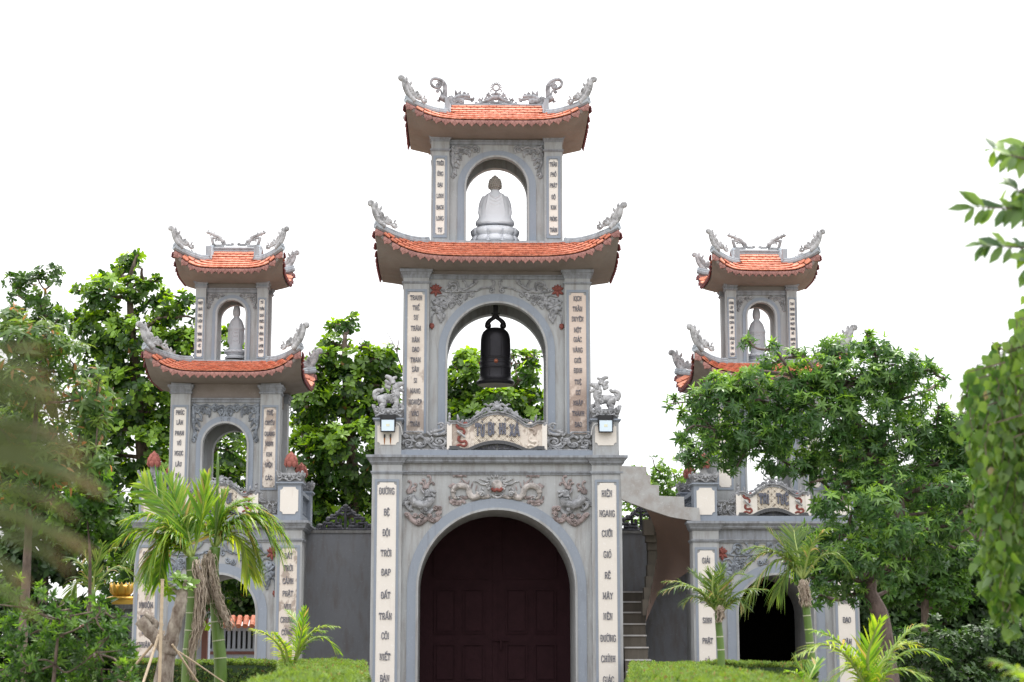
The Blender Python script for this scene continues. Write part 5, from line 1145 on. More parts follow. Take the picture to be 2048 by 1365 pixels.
def lion(mir, lab):
    Y = .31; f = pmap(Y, 740, 740, 8.03, mir); x0 = float(f((300, 600))[0]); zb = float(f((300, 612))[2])
    t = thing('lion_statue', (x0, Y, zb), lab, 'lion statue', 'stone lions on the pedestals of the central tower')
    R = Relief(f, flat=1.0)
    def T(p, r0, r1=None, dy=0):
        c = crom(p, 5); r1 = r1 or r0; n = len(c); R.m.tube([f(q)+np.array([0, dy, 0]) for q in c], [1.15*(r0+(r1-r0)*i/(n-1))*f.scale for i in range(n)], 9)
    T([(120, 490), (200, 470), (300, 460), (380, 470), (420, 450)], 62, 72); T([(390, 470), (420, 400), (400, 330)], 66, 60)
    for dy in (-.10, .10):
        T([(140, 490), (190, 500), (230, 545), (180, 590), (215, 600)], 48, 26, dy); T([(400, 460), (430, 530), (410, 590), (380, 600)], 40, 28, dy)
        T([(360, 620), (450, 600)], 26, 26, dy); T([(170, 610), (240, 610)], 24, 24, dy)
    T([(400, 300), (440, 250), (500, 230), (535, 225)], 58, 24); T([(420, 310), (480, 320), (540, 345)], 42, 22); T([(360, 290), (420, 310)], 60, 56)
    R.dot(455, 225, 30, 1); R.dot(530, 225, 20, 1); R.dot(390, 340, 40, 1)
    T([(330, 290), (270, 270), (262, 250)], 34, 22); T([(340, 250), (280, 200), (260, 180)], 34, 24); T([(370, 230), (330, 140), (270, 105)], 42, 26); T([(380, 220), (370, 150), (410, 120)], 34, 20)
    for a, b, r in ((262, 245, 28), (262, 185, 30), (270, 110, 32), (412, 125, 26), (350, 165, 30), (310, 220, 30)): R.dot(a, b, r, 1)
    T([(110, 480), (75, 420), (75, 360), (130, 330), (180, 340), (205, 318)], 34, 24); R.dot(205, 315, 28, 1); T([(90, 420), (130, 380), (150, 390)], 24, 20); T([(60, 560), (60, 590), (90, 600)], 30, 26); R.dot(490, 570, 40, 1); R.dot(520, 600, 34, 1)
    for a, b, r_, d in ((380, 440, 46, 1), (180, 490, 40, 1), (360, 510, 28, -1), (430, 560, 30, 1)): 
        for lf_ in (70, -70): R.sp(a, b, r_, 1.5, 200, d, r=13, lift=lf_)
    for k in range(5): R.petal(420+8*k, 370+22*k, 200+10*k, 60, 14, lift=60)
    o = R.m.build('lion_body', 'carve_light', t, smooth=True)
lion(None, 'weathered stone lion with curled mane on the left pedestal of the central tower, facing right')
lion(0.0, 'weathered stone lion with curled mane on the right pedestal of the central tower, facing left')

# ---------------------------------------------------------------- walls beside the central tower
def link_wall(x0, x1, lab, crest_px):
    Y = 1.9; zt = float(at(690, 1061, Y)[2])
    t = thing('boundary_wall', ((x0+x1)/2, Y, 0), lab, 'wall')
    m = M(); m.box(x0, x1, Y, Y+.22, 0, zt-.06); m.build('wall_face', 'darkwall', t)
    m = M(); m.box(x0, x1, Y-.03, Y+.25, zt-.059, zt); m.build('coping', 'weather', t)
    cx_ = crest_px; w = .62; z0 = zt
    R = Relief(lmap((cx_, Y+.11, z0), (1, 0, 0), (0, 0, 1), .0108), flat=1.6)
    for s in (-1, 1):
        for p in ([(s*2, 2), (s*56, 2)], [(s*52, 2), (s*52, 10), (s*44, 10), (s*44, 5)], [(s*40, 4), (s*40, 14), (s*26, 14), (s*26, 8), (s*34, 8)], [(s*34, 18), (s*34, 24), (s*18, 24), (s*18, 14), (s*10, 14), (s*10, 22)], [(s*22, 28), (s*12, 34), (s*4, 30)], [(s*20, 8), (s*8, 8), (s*8, 3)], [(s*14, 34), (s*10, 40)]): R.st(p, 3.9, k=1)
        for a, b in ((50, 9), (40, 13), (34, 22), (26, 27), (16, 33), (12, 8), (22, 10)): R.dot(s*a, b, 5, 1.2)
        R.sp(s*5, 42, 6, 1.4, 90, s, r=2.6); R.sp(s*52, 8, 4.5, 1.2, 0, s, r=2.2)
    R.st([(0, 2), (0, 46)], 3, k=1); R.dot(0, 47, 4.6, 1.2)
    R.m.build('fretwork_crest', 'carve_dark', t, smooth=True, angle=50)
link_wall(-4.0, -2.44, 'dark grey wall with a black fretwork crest between the left and central towers', float(at(690, 1050, 1.9)[0]))
link_wall(2.44, 4.0, 'dark grey wall with a black fretwork crest behind the stair, between the central and right towers', float(at(1283, 1050, 1.9)[0]))

# ---------------------------------------------------------------- the winding stair on the right
def stair():
    t = thing('concrete_stair', (3.3, .8, 0), 'curved grey concrete stair with a brown underside between the central and right towers', 'staircase')
    # straight flight climbing away from the viewer beside the central tower
    x0 = 2.53; ys = [1183, 1203, 1224, 1247, 1270, 1294, 1319, 1343, 1368, 1394, 1420]; xr = [1291, 1290, 1290, 1291, 1292, 1296, 1301, 1306, 1310, 1313, 1316]
    for k, (py, px) in enumerate(zip(ys, xr)):
        y0 = 1.5-.28*k; c = at(px, py, y0); z1 = float(c[2]); w = float(c[0]); zl = float(at(px, ys[k+1], y0-.28)[2]) if k+1 < len(ys) else 0
        m = M(); m.box(x0, w, y0, y0+.28, max(0, zl-.25), z1-.03); m.box(x0, w+.012, y0-.025, y0+.28, z1-.03, z1, 1); m.build('step', ['stair', 'stair_pale'], t)
    # upper flight crossing to the central tower: stepped parapet wall with a curved lower edge
    Y = -.02
    up_ = [(1240, 932), (1293, 934), (1293, 950), (1301, 951), (1301, 970), (1318, 971), (1318, 992), (1368, 994), (1369, 1014), (1398, 1016), (1402, 1046), (1386, 1042), (1340, 1034), (1290, 1017), (1243, 999)]
    m = M(); m.prism([tuple(float(c) for c in at(a, b, Y)[[0, 2]]) for a, b in up_][::-1], Y, Y+.16); m.build('stepped_parapet', 'stair_pale', t)
    m = M(); m.prism([tuple(float(c) for c in at(a, b, Y+.9)[[0, 2]]) for a, b in up_][::-1], Y+.9, Y+1.06); m.build('stepped_parapet', 'stair_pale', t)
    # brown soffit: sweeps from the parapet's lower edge back and down to the foot of the curve
    edge_t = crom([at(1290, 1016, .14), at(1320, 1028, .14), at(1352, 1037, .14), at(1388, 1043, .14)], 6)
    edge_l = crom([at(1290, 1016, .14), at(1304, 1042, .5), at(1312, 1070, .8), at(1313, 1105, .9), at(1308, 1150, .8), at(1299, 1195, .5), at(1291, 1245, .2)], 6)
    edge_r = crom([at(1388, 1043, .14), at(1388, 1070, .5), at(1388, 1105, .9), at(1384, 1135, 1.2), at(1356, 1158, 1.3), at(1322, 1180, 1.1), at(1291, 1245, .2)], 6)
    def sfn(u, v):
        i = v*(len(edge_l)-1); k = min(int(i), len(edge_l)-2); fr = i-k
        a = edge_l[k]*(1-fr)+edge_l[k+1]*fr; b = edge_r[k]*(1-fr)+edge_r[k+1]*fr
        c = a*(1-u)+b*u
        if v == 0: j = u*(len(edge_t)-1); kk = min(int(j), len(edge_t)-2); c = edge_t[kk]*(1-j+kk)+edge_t[kk+1]*(j-kk)
        c = np.array(c); c[1] += .28*sin(pi*u)*sin(pi*min(1, v*1.1))*.8; return c
    s2 = M(); s2.grid(sfn, 12, 36); s2.build('curved_underside', 'underside', t, smooth=True)
    # rising string wall beside the winders, with a saw-tooth edge
    e = M()
    for k in range(9):
        y_ = 1235-14*k; c = edge_l[-1-int(k*3.1)-4 if int(k*3.1)+5 < len(edge_l) else 0]; e.box(c[0]-.11-.012*k, c[0]+.01, c[1], c[1]+.3, c[2]-.2, c[2]+.12)
    e.build('string_wall', 'stair', t)
stair()
# ---------------------------------------------------------------- perimeter fence and pillars behind
def tiled_wall(x0, x1, y, zt, lab, nslot, slots=True):
    t = thing('fence_wall', ((x0+x1)/2, y, 0), lab, 'fence')
    m = M(); m.box(x0, x1, y, y+.15, 0, zt-.80); m.box(x0, x1, y, y+.15, zt-.34, zt-.22)
    n = nslot; w = (x1-x0)/n
    for k in range(n+1): m.box(x0+k*w-w*.28 if k else x0, x0+k*w+w*.28 if k < n else x1, y, y+.15, zt-.80, zt-.34)
    m.build('wall_face', 'fence_wall', t)
    d = M(); d.box(x0, x1, y+.11, y+.16, zt-.80, zt-.34)
    d.build('slot_back', 'black', t)
    m = M(); m.box(x0, x1, y-.03, y, zt-.95, zt-.87); m.build('rail', 'fence_trim', t); m = M(); m.box(x0, x1, y-.03, y, .55, .63); m.build('rail', 'fence_trim', t)
    nt_ = int((x1-x0)/.16); cap = M()
    for k in range(nt_):
        xx = x0+(x1-x0)*(k+.5)/nt_
        for r_ in range(4): cap.tube([(xx, y-.22+.07*r_, zt-.22+.055*r_), (xx, y-.12+.07*r_, zt-.145+.055*r_)], .075, 6)
    cap.box(x0, x1, y+.03, y+.13, zt-.05, zt+.03)
    cap.box(x0, x1, y-.2, y+.35, zt-.235, zt-.215); cap.build('tiled_cap', 'tile', t)['kind'] = 'stuff'
    return t
xa = float(at(418, 1240, 12)[0]); xb = float(at(540, 1240, 12)[0]); zf = float(at(460, 1236, 12)[2])
tiled_wall(xa, xb, 12, zf, 'pale blue fence wall with slots and an orange tiled cap, seen through the left archway', 12)
xc_, xd = float(at(100, 1240, 12)[0]), float(at(404, 1240, 12)[0])
tiled_wall(xc_, xd, 12, zf-.02, 'long fence wall with an orange tiled cap, behind the left shrubs', 28)
tiled_wall(float(at(1960, 1240, 12)[0]), float(at(2300, 1240, 12)[0]), 12, float(at(2000, 1228, 12)[2]), 'stretch of fence wall with an orange tiled cap at the far right behind the hedge', 26)
def fence_post(px, w, y, zt, lab, mat='wall', top=None, grp=None):
    x = float(at(px, 1240, y)[0]); t = thing('fence_pillar', (x, y, 0), lab, 'pillar', grp)
    m = M(); m.box(x-w/2, x+w/2, y-w/2, y+w/2, 0, zt-.16); m.build('shaft', mat, t)
    m = M(); stepped(m, x-w/2, x+w/2, y-w/2, y+w/2, [(zt-.159, zt-.10, .02, .05), (zt-.10, zt, .08, .08)]); m.build('cap', 'fence_trim' if top == 'flame' else 'weather', t)
    if top == 'lotus':
        z0 = zt; b = M(); b.box(x-.30, x+.30, y-.25, y+.25, z0+.001, z0+.10); b.lathe([(.30, .10), (.32, .14), (.24, .18), (.1, .19)], (x, y, z0), 20); b.build('gilt_base', 'gold', t)
        l_ = M(); l_.lathe([(.12, .17), (.20, .24), (.21, .36), (.17, .42)], (x, y, z0), 18)
        for k in range(9):
            a = 2*pi*k/9; ca, sa = cos(a), sin(a); l_.tube([(x+ca*.13, y+sa*.13, z0+.17), (x+ca*.22, y+sa*.22, z0+.26), (x+ca*.235, y+sa*.235, z0+.36), (x+ca*.25, y+sa*.25, z0+.48)], [.04, .085, .07, .005], 6, (ca, sa, 0), .3)
        l_.build('gilt_lotus', 'gold', t, smooth=True)
    if top == 'flame':
        l_ = M(); l_.lathe([(.08, 0), (.12, .08), (.09, .22), (.05, .33), (.01, .45)], (x, y, zt), 12); l_.build('clay_bud', 'bud', t, smooth=True)
fence_post(241, .62, 3.2, float(at(241, 1210, 3.2)[2]), 'grey fence pillar carrying a gilded lotus, left of the left tower', top='lotus')
fence_post(405, .38, 11.2, float(at(405, 1210, 11.2)[2]), 'small fence pillar with a red clay bud, seen through the left archway', 'fence_wall', 'flame')
m = M(); x = float(at(411, 1240, 11)[0]); m.box(x-.07, x+.07, 10.9, 11, 0, float(at(411, 1236, 11)[2])); tag(m.build('brown_post', 'fence_trim'), 'thin brown post beside the slotted wall inside the left archway', 'post')
# ---------------------------------------------------------------- vegetation
def nmesh(name, V, F, mat, parent=None, age=None, kind=None, smooth=False):
    """mesh from numpy arrays; F has rows of 3 or 4 indices"""
    me = bpy.data.meshes.new(name); og = origin(parent) if parent else Vector((0, 0, 0))
    V = V-np.array(og[:]); me.vertices.add(len(V)); me.vertices.foreach_set('co', V.astype(np.float32).ravel())
    k = F.shape[1]; me.loops.add(F.size); me.loops.foreach_set('vertex_index', F.astype(np.int32).ravel())
    me.polygons.add(len(F)); me.polygons.foreach_set('loop_start', np.arange(0, F.size, k, dtype=np.int32))
    me.update(calc_edges=True)
    if age is not None: a = me.attributes.new('age', 'FLOAT', 'POINT'); a.data.foreach_set('value', age.astype(np.float32))
    if smooth: me.polygons.foreach_set('use_smooth', np.ones(len(F), bool))
    me.materials.append(MT[mat]); o = bpy.data.objects.new(name, me); COL.objects.link(o); o.parent = parent
    if kind: o['kind'] = kind
    return o
def leaf(l, w, shape='oval', fold=.18, droop=.15):
    """a single leaf along +x, folded on its midrib; returns verts, quads"""
    if shape == 'oval': xs = [(0, .04), (.3, .42), (.65, .5), (1, .05)]
    elif shape == 'ob': xs = [(0, .06), (.4, .30), (.78, .52), (1, .16)]
    elif shape == 'lance': xs = [(0, .05), (.35, .5), (.7, .36), (1, .03)]
    elif shape == 'heart': xs = [(0, .12), (.12, .48), (.45, .46), (.8, .14), (1, .01)]
    v = []; 
    for x, h in xs: z = -droop*l*x*x; v += [(x*l, h*w, z+fold*h*w), (x*l, 0, z), (x*l, -h*w, z+fold*h*w)]
    f = []
    for i in range(len(xs)-1): f += [(3*i, 3*i+3, 3*i+4, 3*i+1), (3*i+1, 3*i+4, 3*i+5, 3*i+2)]
    return np.array(v, float), np.array(f)
def rosette(n, l, w, shape, up=25, spread=.35, seed=0, layers=1, **k):
    r = random.Random(seed); V = []; F = []; b = 0
    for i in range(n):
        ll = l*r.uniform(.7, 1.1); v, f = leaf(ll, w*ll/l, shape, **k); a = 2*pi*i/n*layers+r.uniform(-.3, .3); e = radians(up+r.uniform(-20, 20)*spread*2)
        R = np.array(Matrix.Rotation(a, 3, 'Z') @ Matrix.Rotation(-e, 3, 'Y') @ Matrix.Rotation(r.uniform(-.4, .4), 3, 'X'))
        V.append(v@R.T); F.append(f+b); b += len(v)
    return np.concatenate(V), np.concatenate(F)
def frames(D):
    """rotation matrices whose local z is D with a random spin"""
    D = D/np.linalg.norm(D, axis=1, keepdims=True); n = len(D); r = rng.normal(size=(n, 3)); a = np.cross(D, r); a /= np.linalg.norm(a, axis=1, keepdims=True)+1e-9
    return np.stack([a, np.cross(D, a), D], axis=2)
def scatter(tmpls, P, D, sc, age, jit=0.):
    """copies of the templates at P, facing D; one merged array"""
    Vs, Fs, As = [], [], []; b = 0; R = frames(D); which = rng.integers(0, len(tmpls), len(P))
    for k, (v, f) in enumerate(tmpls):
        ix = np.where(which == k)[0]
        if not len(ix): continue
        A = np.einsum('nij,vj->nvi', R[ix], v)*sc[ix, None, None]+P[ix, None, :]
        Vs.append(A.reshape(-1, 3)); Fs.append((f[None]+(np.arange(len(ix))*len(v))[:, None, None]+b).reshape(-1, f.shape[1])); b += len(ix)*len(v)
        As.append(np.repeat(age[ix], len(v)))
    return np.concatenate(Vs), np.concatenate(Fs), np.concatenate(As)
def tree(name, label, lobes, Y, tmpls, mat, dens, trunk=None, barkm='bark', group=None, up=.5, young=.25, depth=1.0, cat='tree', trad=.16, size=(.75, 1.2), hollow=.35, twigs=True, youngtop=True, gap=.10, crown='crown', sprig=1.0):
    """lobes: (px, py, rx, ry[, dY]) in photo pixels at depth Y -> ellipsoids of foliage on real limbs"""
    base = trunk[0] if trunk else None
    if base is None: c = at(lobes[0][0], 1400, Y); base = (float(c[0]), Y, 0)
    t = thing(name, base, label, cat, group); P = []; D = []; AG = []; br = M(); s = 1/ppm(Y)
    tp = crom([np.array(p, float) for p in trunk], 6) if trunk else None
    extra = []; LC = []
    for lb in lobes:
        for _ in range(rng.poisson(sprig*1.6)):      # loose sprigs that break the outline
            a = rng.uniform(0, 2*pi); k = rng.uniform(.95, 1.3); extra.append((lb[0]+lb[2]*k*cos(a), lb[1]-lb[3]*k*sin(a), rng.uniform(7, 14), rng.uniform(6, 12)))
    for lb in lobes+extra:
        px, py, rx, ry = lb[:4]; dy = lb[4] if len(lb) > 4 else rng.uniform(-.5, .5)*depth; yy = Y+dy
        c = at(px, py, yy); a, b_ = rx/ppm(yy), ry/ppm(yy); d_ = (a+b_)/2*depth
        n = max(3, int(dens*(a*b_*d_)**(2/3)*12))
        q = rng.normal(size=(n, 3)); q /= np.linalg.norm(q, axis=1, keepdims=True); r = (hollow+(1-hollow)*rng.random(n))**.5
        r *= 1+.14*np.sin(q[:, 0]*7+px)*np.sin(q[:, 2]*6+py)+rng.normal(size=n)*.05
        pos = c+q*np.stack([a*r, d_*r, b_*r], 1); dr = q*.8+np.array([0, 0, up])+rng.normal(size=(n, 3))*.35
        # clumping: drop the leaves that fall in gaps
        k1 = np.sin(pos[:, 0]*5.1+px)+np.sin(pos[:, 2]*5.7+py*.7)+np.sin(pos[:, 1]*4.9+pos[:, 0]*2.3)
        keep = k1 > -3+gap*12*.5*rng.random(n); pos, dr, qq = pos[keep], dr[keep], q[keep]; rr = r[keep]
        if not len(pos): continue
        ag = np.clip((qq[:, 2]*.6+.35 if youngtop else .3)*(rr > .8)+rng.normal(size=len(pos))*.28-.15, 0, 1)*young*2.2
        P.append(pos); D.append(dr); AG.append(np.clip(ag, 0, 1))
        LC.append((c, pos))
    if twigs and tp is not None:
        nodes = [(q, 0.) for q in tp[len(tp)//3:]]; todo = list(LC)
        while todo:
            best = None
            for i, (c, pos) in enumerate(todo):
                for j, (q, dep) in enumerate(nodes):
                    dd = np.linalg.norm(q-c)*(1.0+.0*dep)+max(0, q[2]-c[2])*.5+dep*.30
                    if best is None or dd < best[0]: best = (dd, i, j)
            dd, i, j = best; c, pos = todo.pop(i); q, dep = nodes[j]; ln = np.linalg.norm(c-q); r0 = max(.012, trad*.30*.72**(dep*1.1))
            mid = (q+c)/2+rng.normal(size=3)*.09*ln+np.array([0, 0, -.05*ln]); pts = crom([q, mid, c], 4)
            br.tube(pts, [r0*(1-.5*k/(len(pts)-1)) for k in range(len(pts))], 6); nodes += [(mid, dep+ln*.5), (c, dep+ln)]
            for _ in range(min(8, max(2, len(pos)//40))):
                e = pos[rng.integers(0, len(pos))]; br.tube(crom([c, (c+e)/2+rng.normal(size=3)*.05, e], 3), [max(.004, r0*.35*(1-.8*k/6)) for k in range(7)], 4)
    P, D, AG = map(np.concatenate, (P, D, AG)); sc = rng.uniform(size[0], size[1], len(P))
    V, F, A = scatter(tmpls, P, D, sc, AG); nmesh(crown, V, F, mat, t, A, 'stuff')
    if trunk:
        n = len(tp); br2 = M(); br2.tube(tp, [trad*(1-.75*i/(n-1)) for i in range(n)], 10); br2.build('trunk', barkm, t, smooth=True)
        if br.v: br.build('branches', barkm, t, smooth=True)['kind'] = 'stuff'
    return t
ALM = [rosette(7, .19, .10, 'ob', 22, .5, i, fold=.12, droop=.2) for i in range(4)]
STAR = [rosette(9, .165, .046, 'lance', 8, .6, 10+i, fold=.15, droop=.35) for i in range(4)]+[rosette(7, .14, .040, 'lance', 45, .5, 30+i, fold=.15, droop=.3) for i in range(2)]
SMALL = [rosette(5, .10, .06, 'oval', 20, .8, 50+i) for i in range(3)]
MANGO = [rosette(6, .15, .05, 'lance', 10, .7, 60+i, droop=.5) for i in range(3)]
FERN = [rosette(9, .09, .026, 'lance', 30, .8, 70+i) for i in range(3)]
BIGD = [rosette(6, .22, .10, 'oval', 15, .8, 120+i) for i in range(3)]
DARK = [rosette(6, .14, .065, 'oval', 15, .8, 80+i) for i in range(3)]
def tr(px, Y, *pts):
    """trunk polyline: ground point below px then pixel points"""
    g0 = at(px, 1288, Y); return [(float(g0[0]), Y, -.05)]+[tuple(map(float, at(a, b, Y+(c[0] if c else 0)))) for a, b, *c in pts]
# broad-leaved trees behind
tree('almond_tree', 'tall bright green broad-leaved tree behind the left tower, reaching above its lower roof',
     [(255, 530, 26, 20), (210, 590, 42, 36), (268, 578, 30, 26), (300, 600, 26, 40), (175, 640, 36, 36), (205, 665, 60, 42), (270, 690, 80, 60), (345, 615, 26, 22), (345, 690, 45, 46), (395, 640, 14, 30), (385, 700, 30, 40), (215, 745, 60, 50), (280, 790, 95, 70), (350, 810, 70, 80), (205, 860, 60, 60), (290, 900, 100, 80), (240, 985, 90, 70), (340, 990, 80, 90), (450, 900, 60, 80), (440, 1010, 80, 90), (300, 1080, 80, 70), (250, 1150, 70, 70), (400, 1150, 90, 80), (500, 1120, 70, 80), (460, 690, 14, 18)],
     9.5, ALM, 'leaf_almond', 32, tr(300, 9.5, (290, 1000), (275, 800), (262, 640), (258, 560)), young=.7, gap=.70, trad=.22, sprig=2.4, hollow=.5)
tree('almond_tree', 'bright green broad-leaved tree between the left and central towers, topped by one tall sprig',
     [(690, 652, 26, 14), (672, 690, 24, 22), (745, 720, 34, 24), (690, 725, 46, 30), (640, 735, 30, 26), (775, 745, 30, 28), (700, 780, 75, 50), (620, 800, 40, 50), (650, 850, 60, 60), (740, 830, 60, 60), (790, 860, 45, 60), (700, 910, 90, 70), (620, 920, 50, 70), (660, 990, 70, 60), (740, 1000, 70, 60), (610, 1010, 50, 50), (700, 1060, 90, 50)],
     9.0, ALM, 'leaf_almond', 32, tr(700, 9, (705, 1000), (700, 850), (690, 740), (690, 670)), young=.65, gap=.62, trad=.2, sprig=2.2, hollow=.5)
tree('almond_tree', 'leafy green tree seen through the bell arch of the central tower',
     [(935, 722, 26, 22), (920, 765, 30, 34), (960, 765, 45, 30), (1045, 722, 30, 18), (1065, 745, 26, 22), (1040, 775, 40, 32), (930, 810, 50, 36), (1000, 812, 60, 34), (1066, 800, 24, 22), (980, 850, 90, 40), (1060, 850, 40, 30), (900, 850, 50, 40), (990, 920, 110, 60)],
     8.5, ALM, 'leaf_almond', 32, tr(985, 8.5, (985, 960), (990, 850), (960, 780)), young=.6, gap=.68, trad=.16, sprig=1.8, hollow=.5)
tree('pale_tree', 'small light green tree with fine leaves in the gap behind the stepped stair parapet',
     [(1268, 945, 20, 16), (1320, 945, 24, 22), (1345, 975, 26, 22), (1300, 985, 40, 26), (1270, 1010, 30, 26), (1350, 1010, 30, 24), (1290, 1050, 40, 30), (1375, 960, 14, 14)],
     7, SMALL, 'leaf_small', 55, tr(1300, 7, (1300, 1050), (1310, 960)), young=.5, gap=.5, trad=.07)
tree('background_tree', 'dark tree seen through the left archway above the slotted fence',
     [(430, 1150, 60, 50), (500, 1140, 50, 50), (470, 1200, 60, 34), (400, 1200, 50, 40), (540, 1200, 40, 40), (350, 1180, 50, 50)],
     15, BIGD, 'leaf_dark', 60, tr(470, 15, (470, 1240), (470, 1180)), young=.35, gap=.1, trad=.12)
tree('dark_tree', 'small dark-leaved sprig tree at the far left above the mass of leaves',
     [(95, 545, 32, 18), (35, 560, 14, 12), (62, 562, 18, 10), (72, 595, 26, 18), (35, 592, 18, 8), (100, 625, 30, 20), (60, 640, 50, 30), (115, 640, 22, 26), (80, 700, 60, 50)],
     4, ALM, 'leaf_almond', 22, tr(60, 4, (70, 900), (85, 700), (90, 580)), young=.14, gap=.22, trad=.08, size=(.6, .95))
tree('background_tree', 'dark dense tree filling the background right of the right tower',
     [(1760, 1010, 80, 70), (1850, 1000, 90, 70), (1930, 960, 70, 60), (2010, 1000, 60, 80), (1760, 1120, 80, 80), (1860, 1110, 90, 80), (1960, 1110, 80, 80), (1750, 1220, 70, 60), (1860, 1210, 80, 70), (1970, 1200, 80, 60), (2040, 1120, 40, 80), (2030, 880, 60, 60), (2050, 950, 40, 60), (1700, 1180, 60, 60), (1780, 1290, 70, 60), (1880, 1290, 80, 60), (1980, 1290, 80, 60), (2060, 1240, 60, 80), (1700, 1300, 60, 50), (1960, 1040, 60, 60), (1900, 900, 60, 50), (1740, 940, 50, 50), (2080, 1050, 50, 80), (1830, 1370, 90, 50), (1960, 1370, 90, 50), (2080, 1340, 60, 60)],
     8, BIGD, 'leaf_dark', 46, tr(1850, 8, (1850, 1150), (1860, 1000)), young=.30, gap=.05, trad=.2)
tree('background_tree', 'mid green bushy tree behind the right tower trunk, lower right',
     [(1800, 1060, 50, 40), (1870, 1050, 60, 40), (1900, 1110, 60, 50), (1830, 1130, 50, 50), (1780, 1160, 60, 60), (1890, 1180, 60, 50)],
     3, DARK, 'leaf_fern', 60, tr(1850, 3, (1850, 1180), (1860, 1060)), young=.25, gap=.1, trad=.12)
tree('background_tree', 'dark dense tree behind the left shrubs, showing glints of sky',
     [(40, 1000, 70, 60), (120, 1020, 60, 60), (200, 1050, 60, 60), (60, 1110, 80, 60), (150, 1120, 60, 50), (20, 900, 60, 60), (110, 920, 60, 50), (190, 960, 50, 50), (30, 1190, 60, 40), (10, 800, 50, 60), (60, 1260, 90, 60), (170, 1230, 70, 40), (180, 1310, 90, 60), (30, 1340, 90, 60)],
     2, BIGD, 'leaf_dark', 34, tr(80, 2, (90, 1100), (90, 980)), young=.25, gap=.3, trad=.14)
# the star-leaved tree before the right tower
tk = tr(1795, -6, (1775, 1330), (1762, 1235), (1738, 1175), (1775, 1110), (1800, 1020), (1770, 950), (1720, 860), (1690, 780))
tree('star_leaf_tree', 'large spreading tree with whorled narrow leaves and a bent trunk, before the right tower',
     [(1440, 775, 45, 34), (1400, 800, 30, 26), (1378, 830, 24, 22), (1420, 850, 50, 36), (1400, 905, 44, 34), (1455, 905, 50, 36), (1450, 805, 50, 40), (1520, 800, 60, 44), (1545, 728, 34, 20), (1548, 700, 16, 18), (1500, 760, 44, 24), (1500, 870, 70, 46), (1560, 860, 70, 56), (1590, 780, 60, 44), (1570, 925, 70, 32), (1630, 740, 50, 34), (1680, 705, 52, 32), (1745, 700, 50, 26), (1790, 730, 56, 36), (1840, 740, 40, 22), (1700, 760, 80, 50), (1640, 830, 80, 60), (1720, 830, 90, 60), (1800, 800, 70, 50), (1690, 900, 90, 50), (1640, 930, 70, 30), (1780, 880, 80, 50), (1850, 860, 60, 46), (1900, 850, 50, 40), (1930, 900, 50, 44), (1870, 930, 70, 46), (1770, 960, 70, 44), (1700, 970, 50, 30), (1830, 990, 80, 40), (1910, 980, 60, 40), (1690, 1060, 50, 34), (1640, 1100, 50, 40), (1700, 1120, 50, 40), (1610, 1140, 34, 30), (1660, 1160, 50, 34), (1760, 1080, 50, 40), (1830, 1060, 60, 30), (1710, 1190, 34, 24), (1870, 770, 24, 12, 1), (1600, 705, 14, 14), (1750, 1010, 60, 40, -1.2), (1800, 1070, 50, 40, -1.2), (1720, 1110, 50, 40, -1), (1780, 1140, 40, 34, -1), (1660, 1010, 44, 30, -1), (1620, 1080, 34, 30), (1900, 1050, 50, 40), (1850, 1110, 50, 36), (1640, 1190, 40, 26, 1), (1940, 940, 44, 50), (1965, 870, 34, 40), (1970, 980, 40, 50), (1350, 800, 14, 8), (1800, 765, 50, 30), (1760, 745, 40, 24), (1365, 870, 18, 14), (1490, 690, 10, 10)],
     -6, STAR, 'leaf_star', 42, tk, 'bark_red', young=.5, gap=.15, trad=.17, size=(.7, 1.1))
tree('mango_tree', 'bushy tree at the left edge with drooping green and rusty orange leaves',
     [(60, 680, 70, 44), (140, 720, 60, 44), (40, 760, 70, 60), (130, 790, 70, 50), (190, 800, 30, 40), (60, 850, 80, 50), (160, 860, 60, 40), (80, 930, 90, 46), (180, 920, 44, 30), (40, 1000, 60, 40), (20, 640, 40, 24)],
     -13, MANGO, 'leaf_mango', 55, tr(40, -13, (50, 1200), (60, 1000), (70, 850), (80, 720)), young=.4, gap=.4, trad=.07, sprig=1.6)
tree('glossy_shrub', 'mid green shrub with broad glossy leaves just left of the left palms',
     [(170, 1000, 50, 30), (120, 1010, 40, 30), (210, 1010, 34, 26), (190, 960, 30, 30), (230, 1050, 30, 30), (150, 1060, 60, 34)],
     -8, DARK, 'leaf_fern', 44, tr(180, -8, (180, 1150), (175, 1040)), young=.35, gap=.1, trad=.04, cat='shrub', size=(.9, 1.4))
tree('feathery_shrub', 'bright feathery green shrub filling the lower left corner',
     [(30, 1190, 60, 40), (110, 1200, 50, 34), (60, 1270, 80, 50), (150, 1270, 60, 40), (210, 1270, 40, 34), (40, 1350, 70, 50), (140, 1345, 80, 50), (225, 1340, 44, 44), (230, 1250, 22, 16), (175, 1225, 30, 22), (90, 1330, 80, 50)],
     -17, FERN, 'leaf_fern', 62, tr(100, -17, (110, 1330), (120, 1240)), young=.45, gap=.55, trad=.03, cat='shrub', sprig=3)
tree('round_bush', 'dark clipped bush at the lower right edge',
     [(1870, 1300, 60, 44), (1960, 1290, 70, 44), (2030, 1280, 50, 50), (1900, 1370, 80, 50), (2000, 1370, 80, 50), (1790, 1330, 40, 50)],
     -4, DARK, 'leaf_dark', 90, None, young=.3, gap=.03, cat='bush', size=(.6, .9), twigs=False)

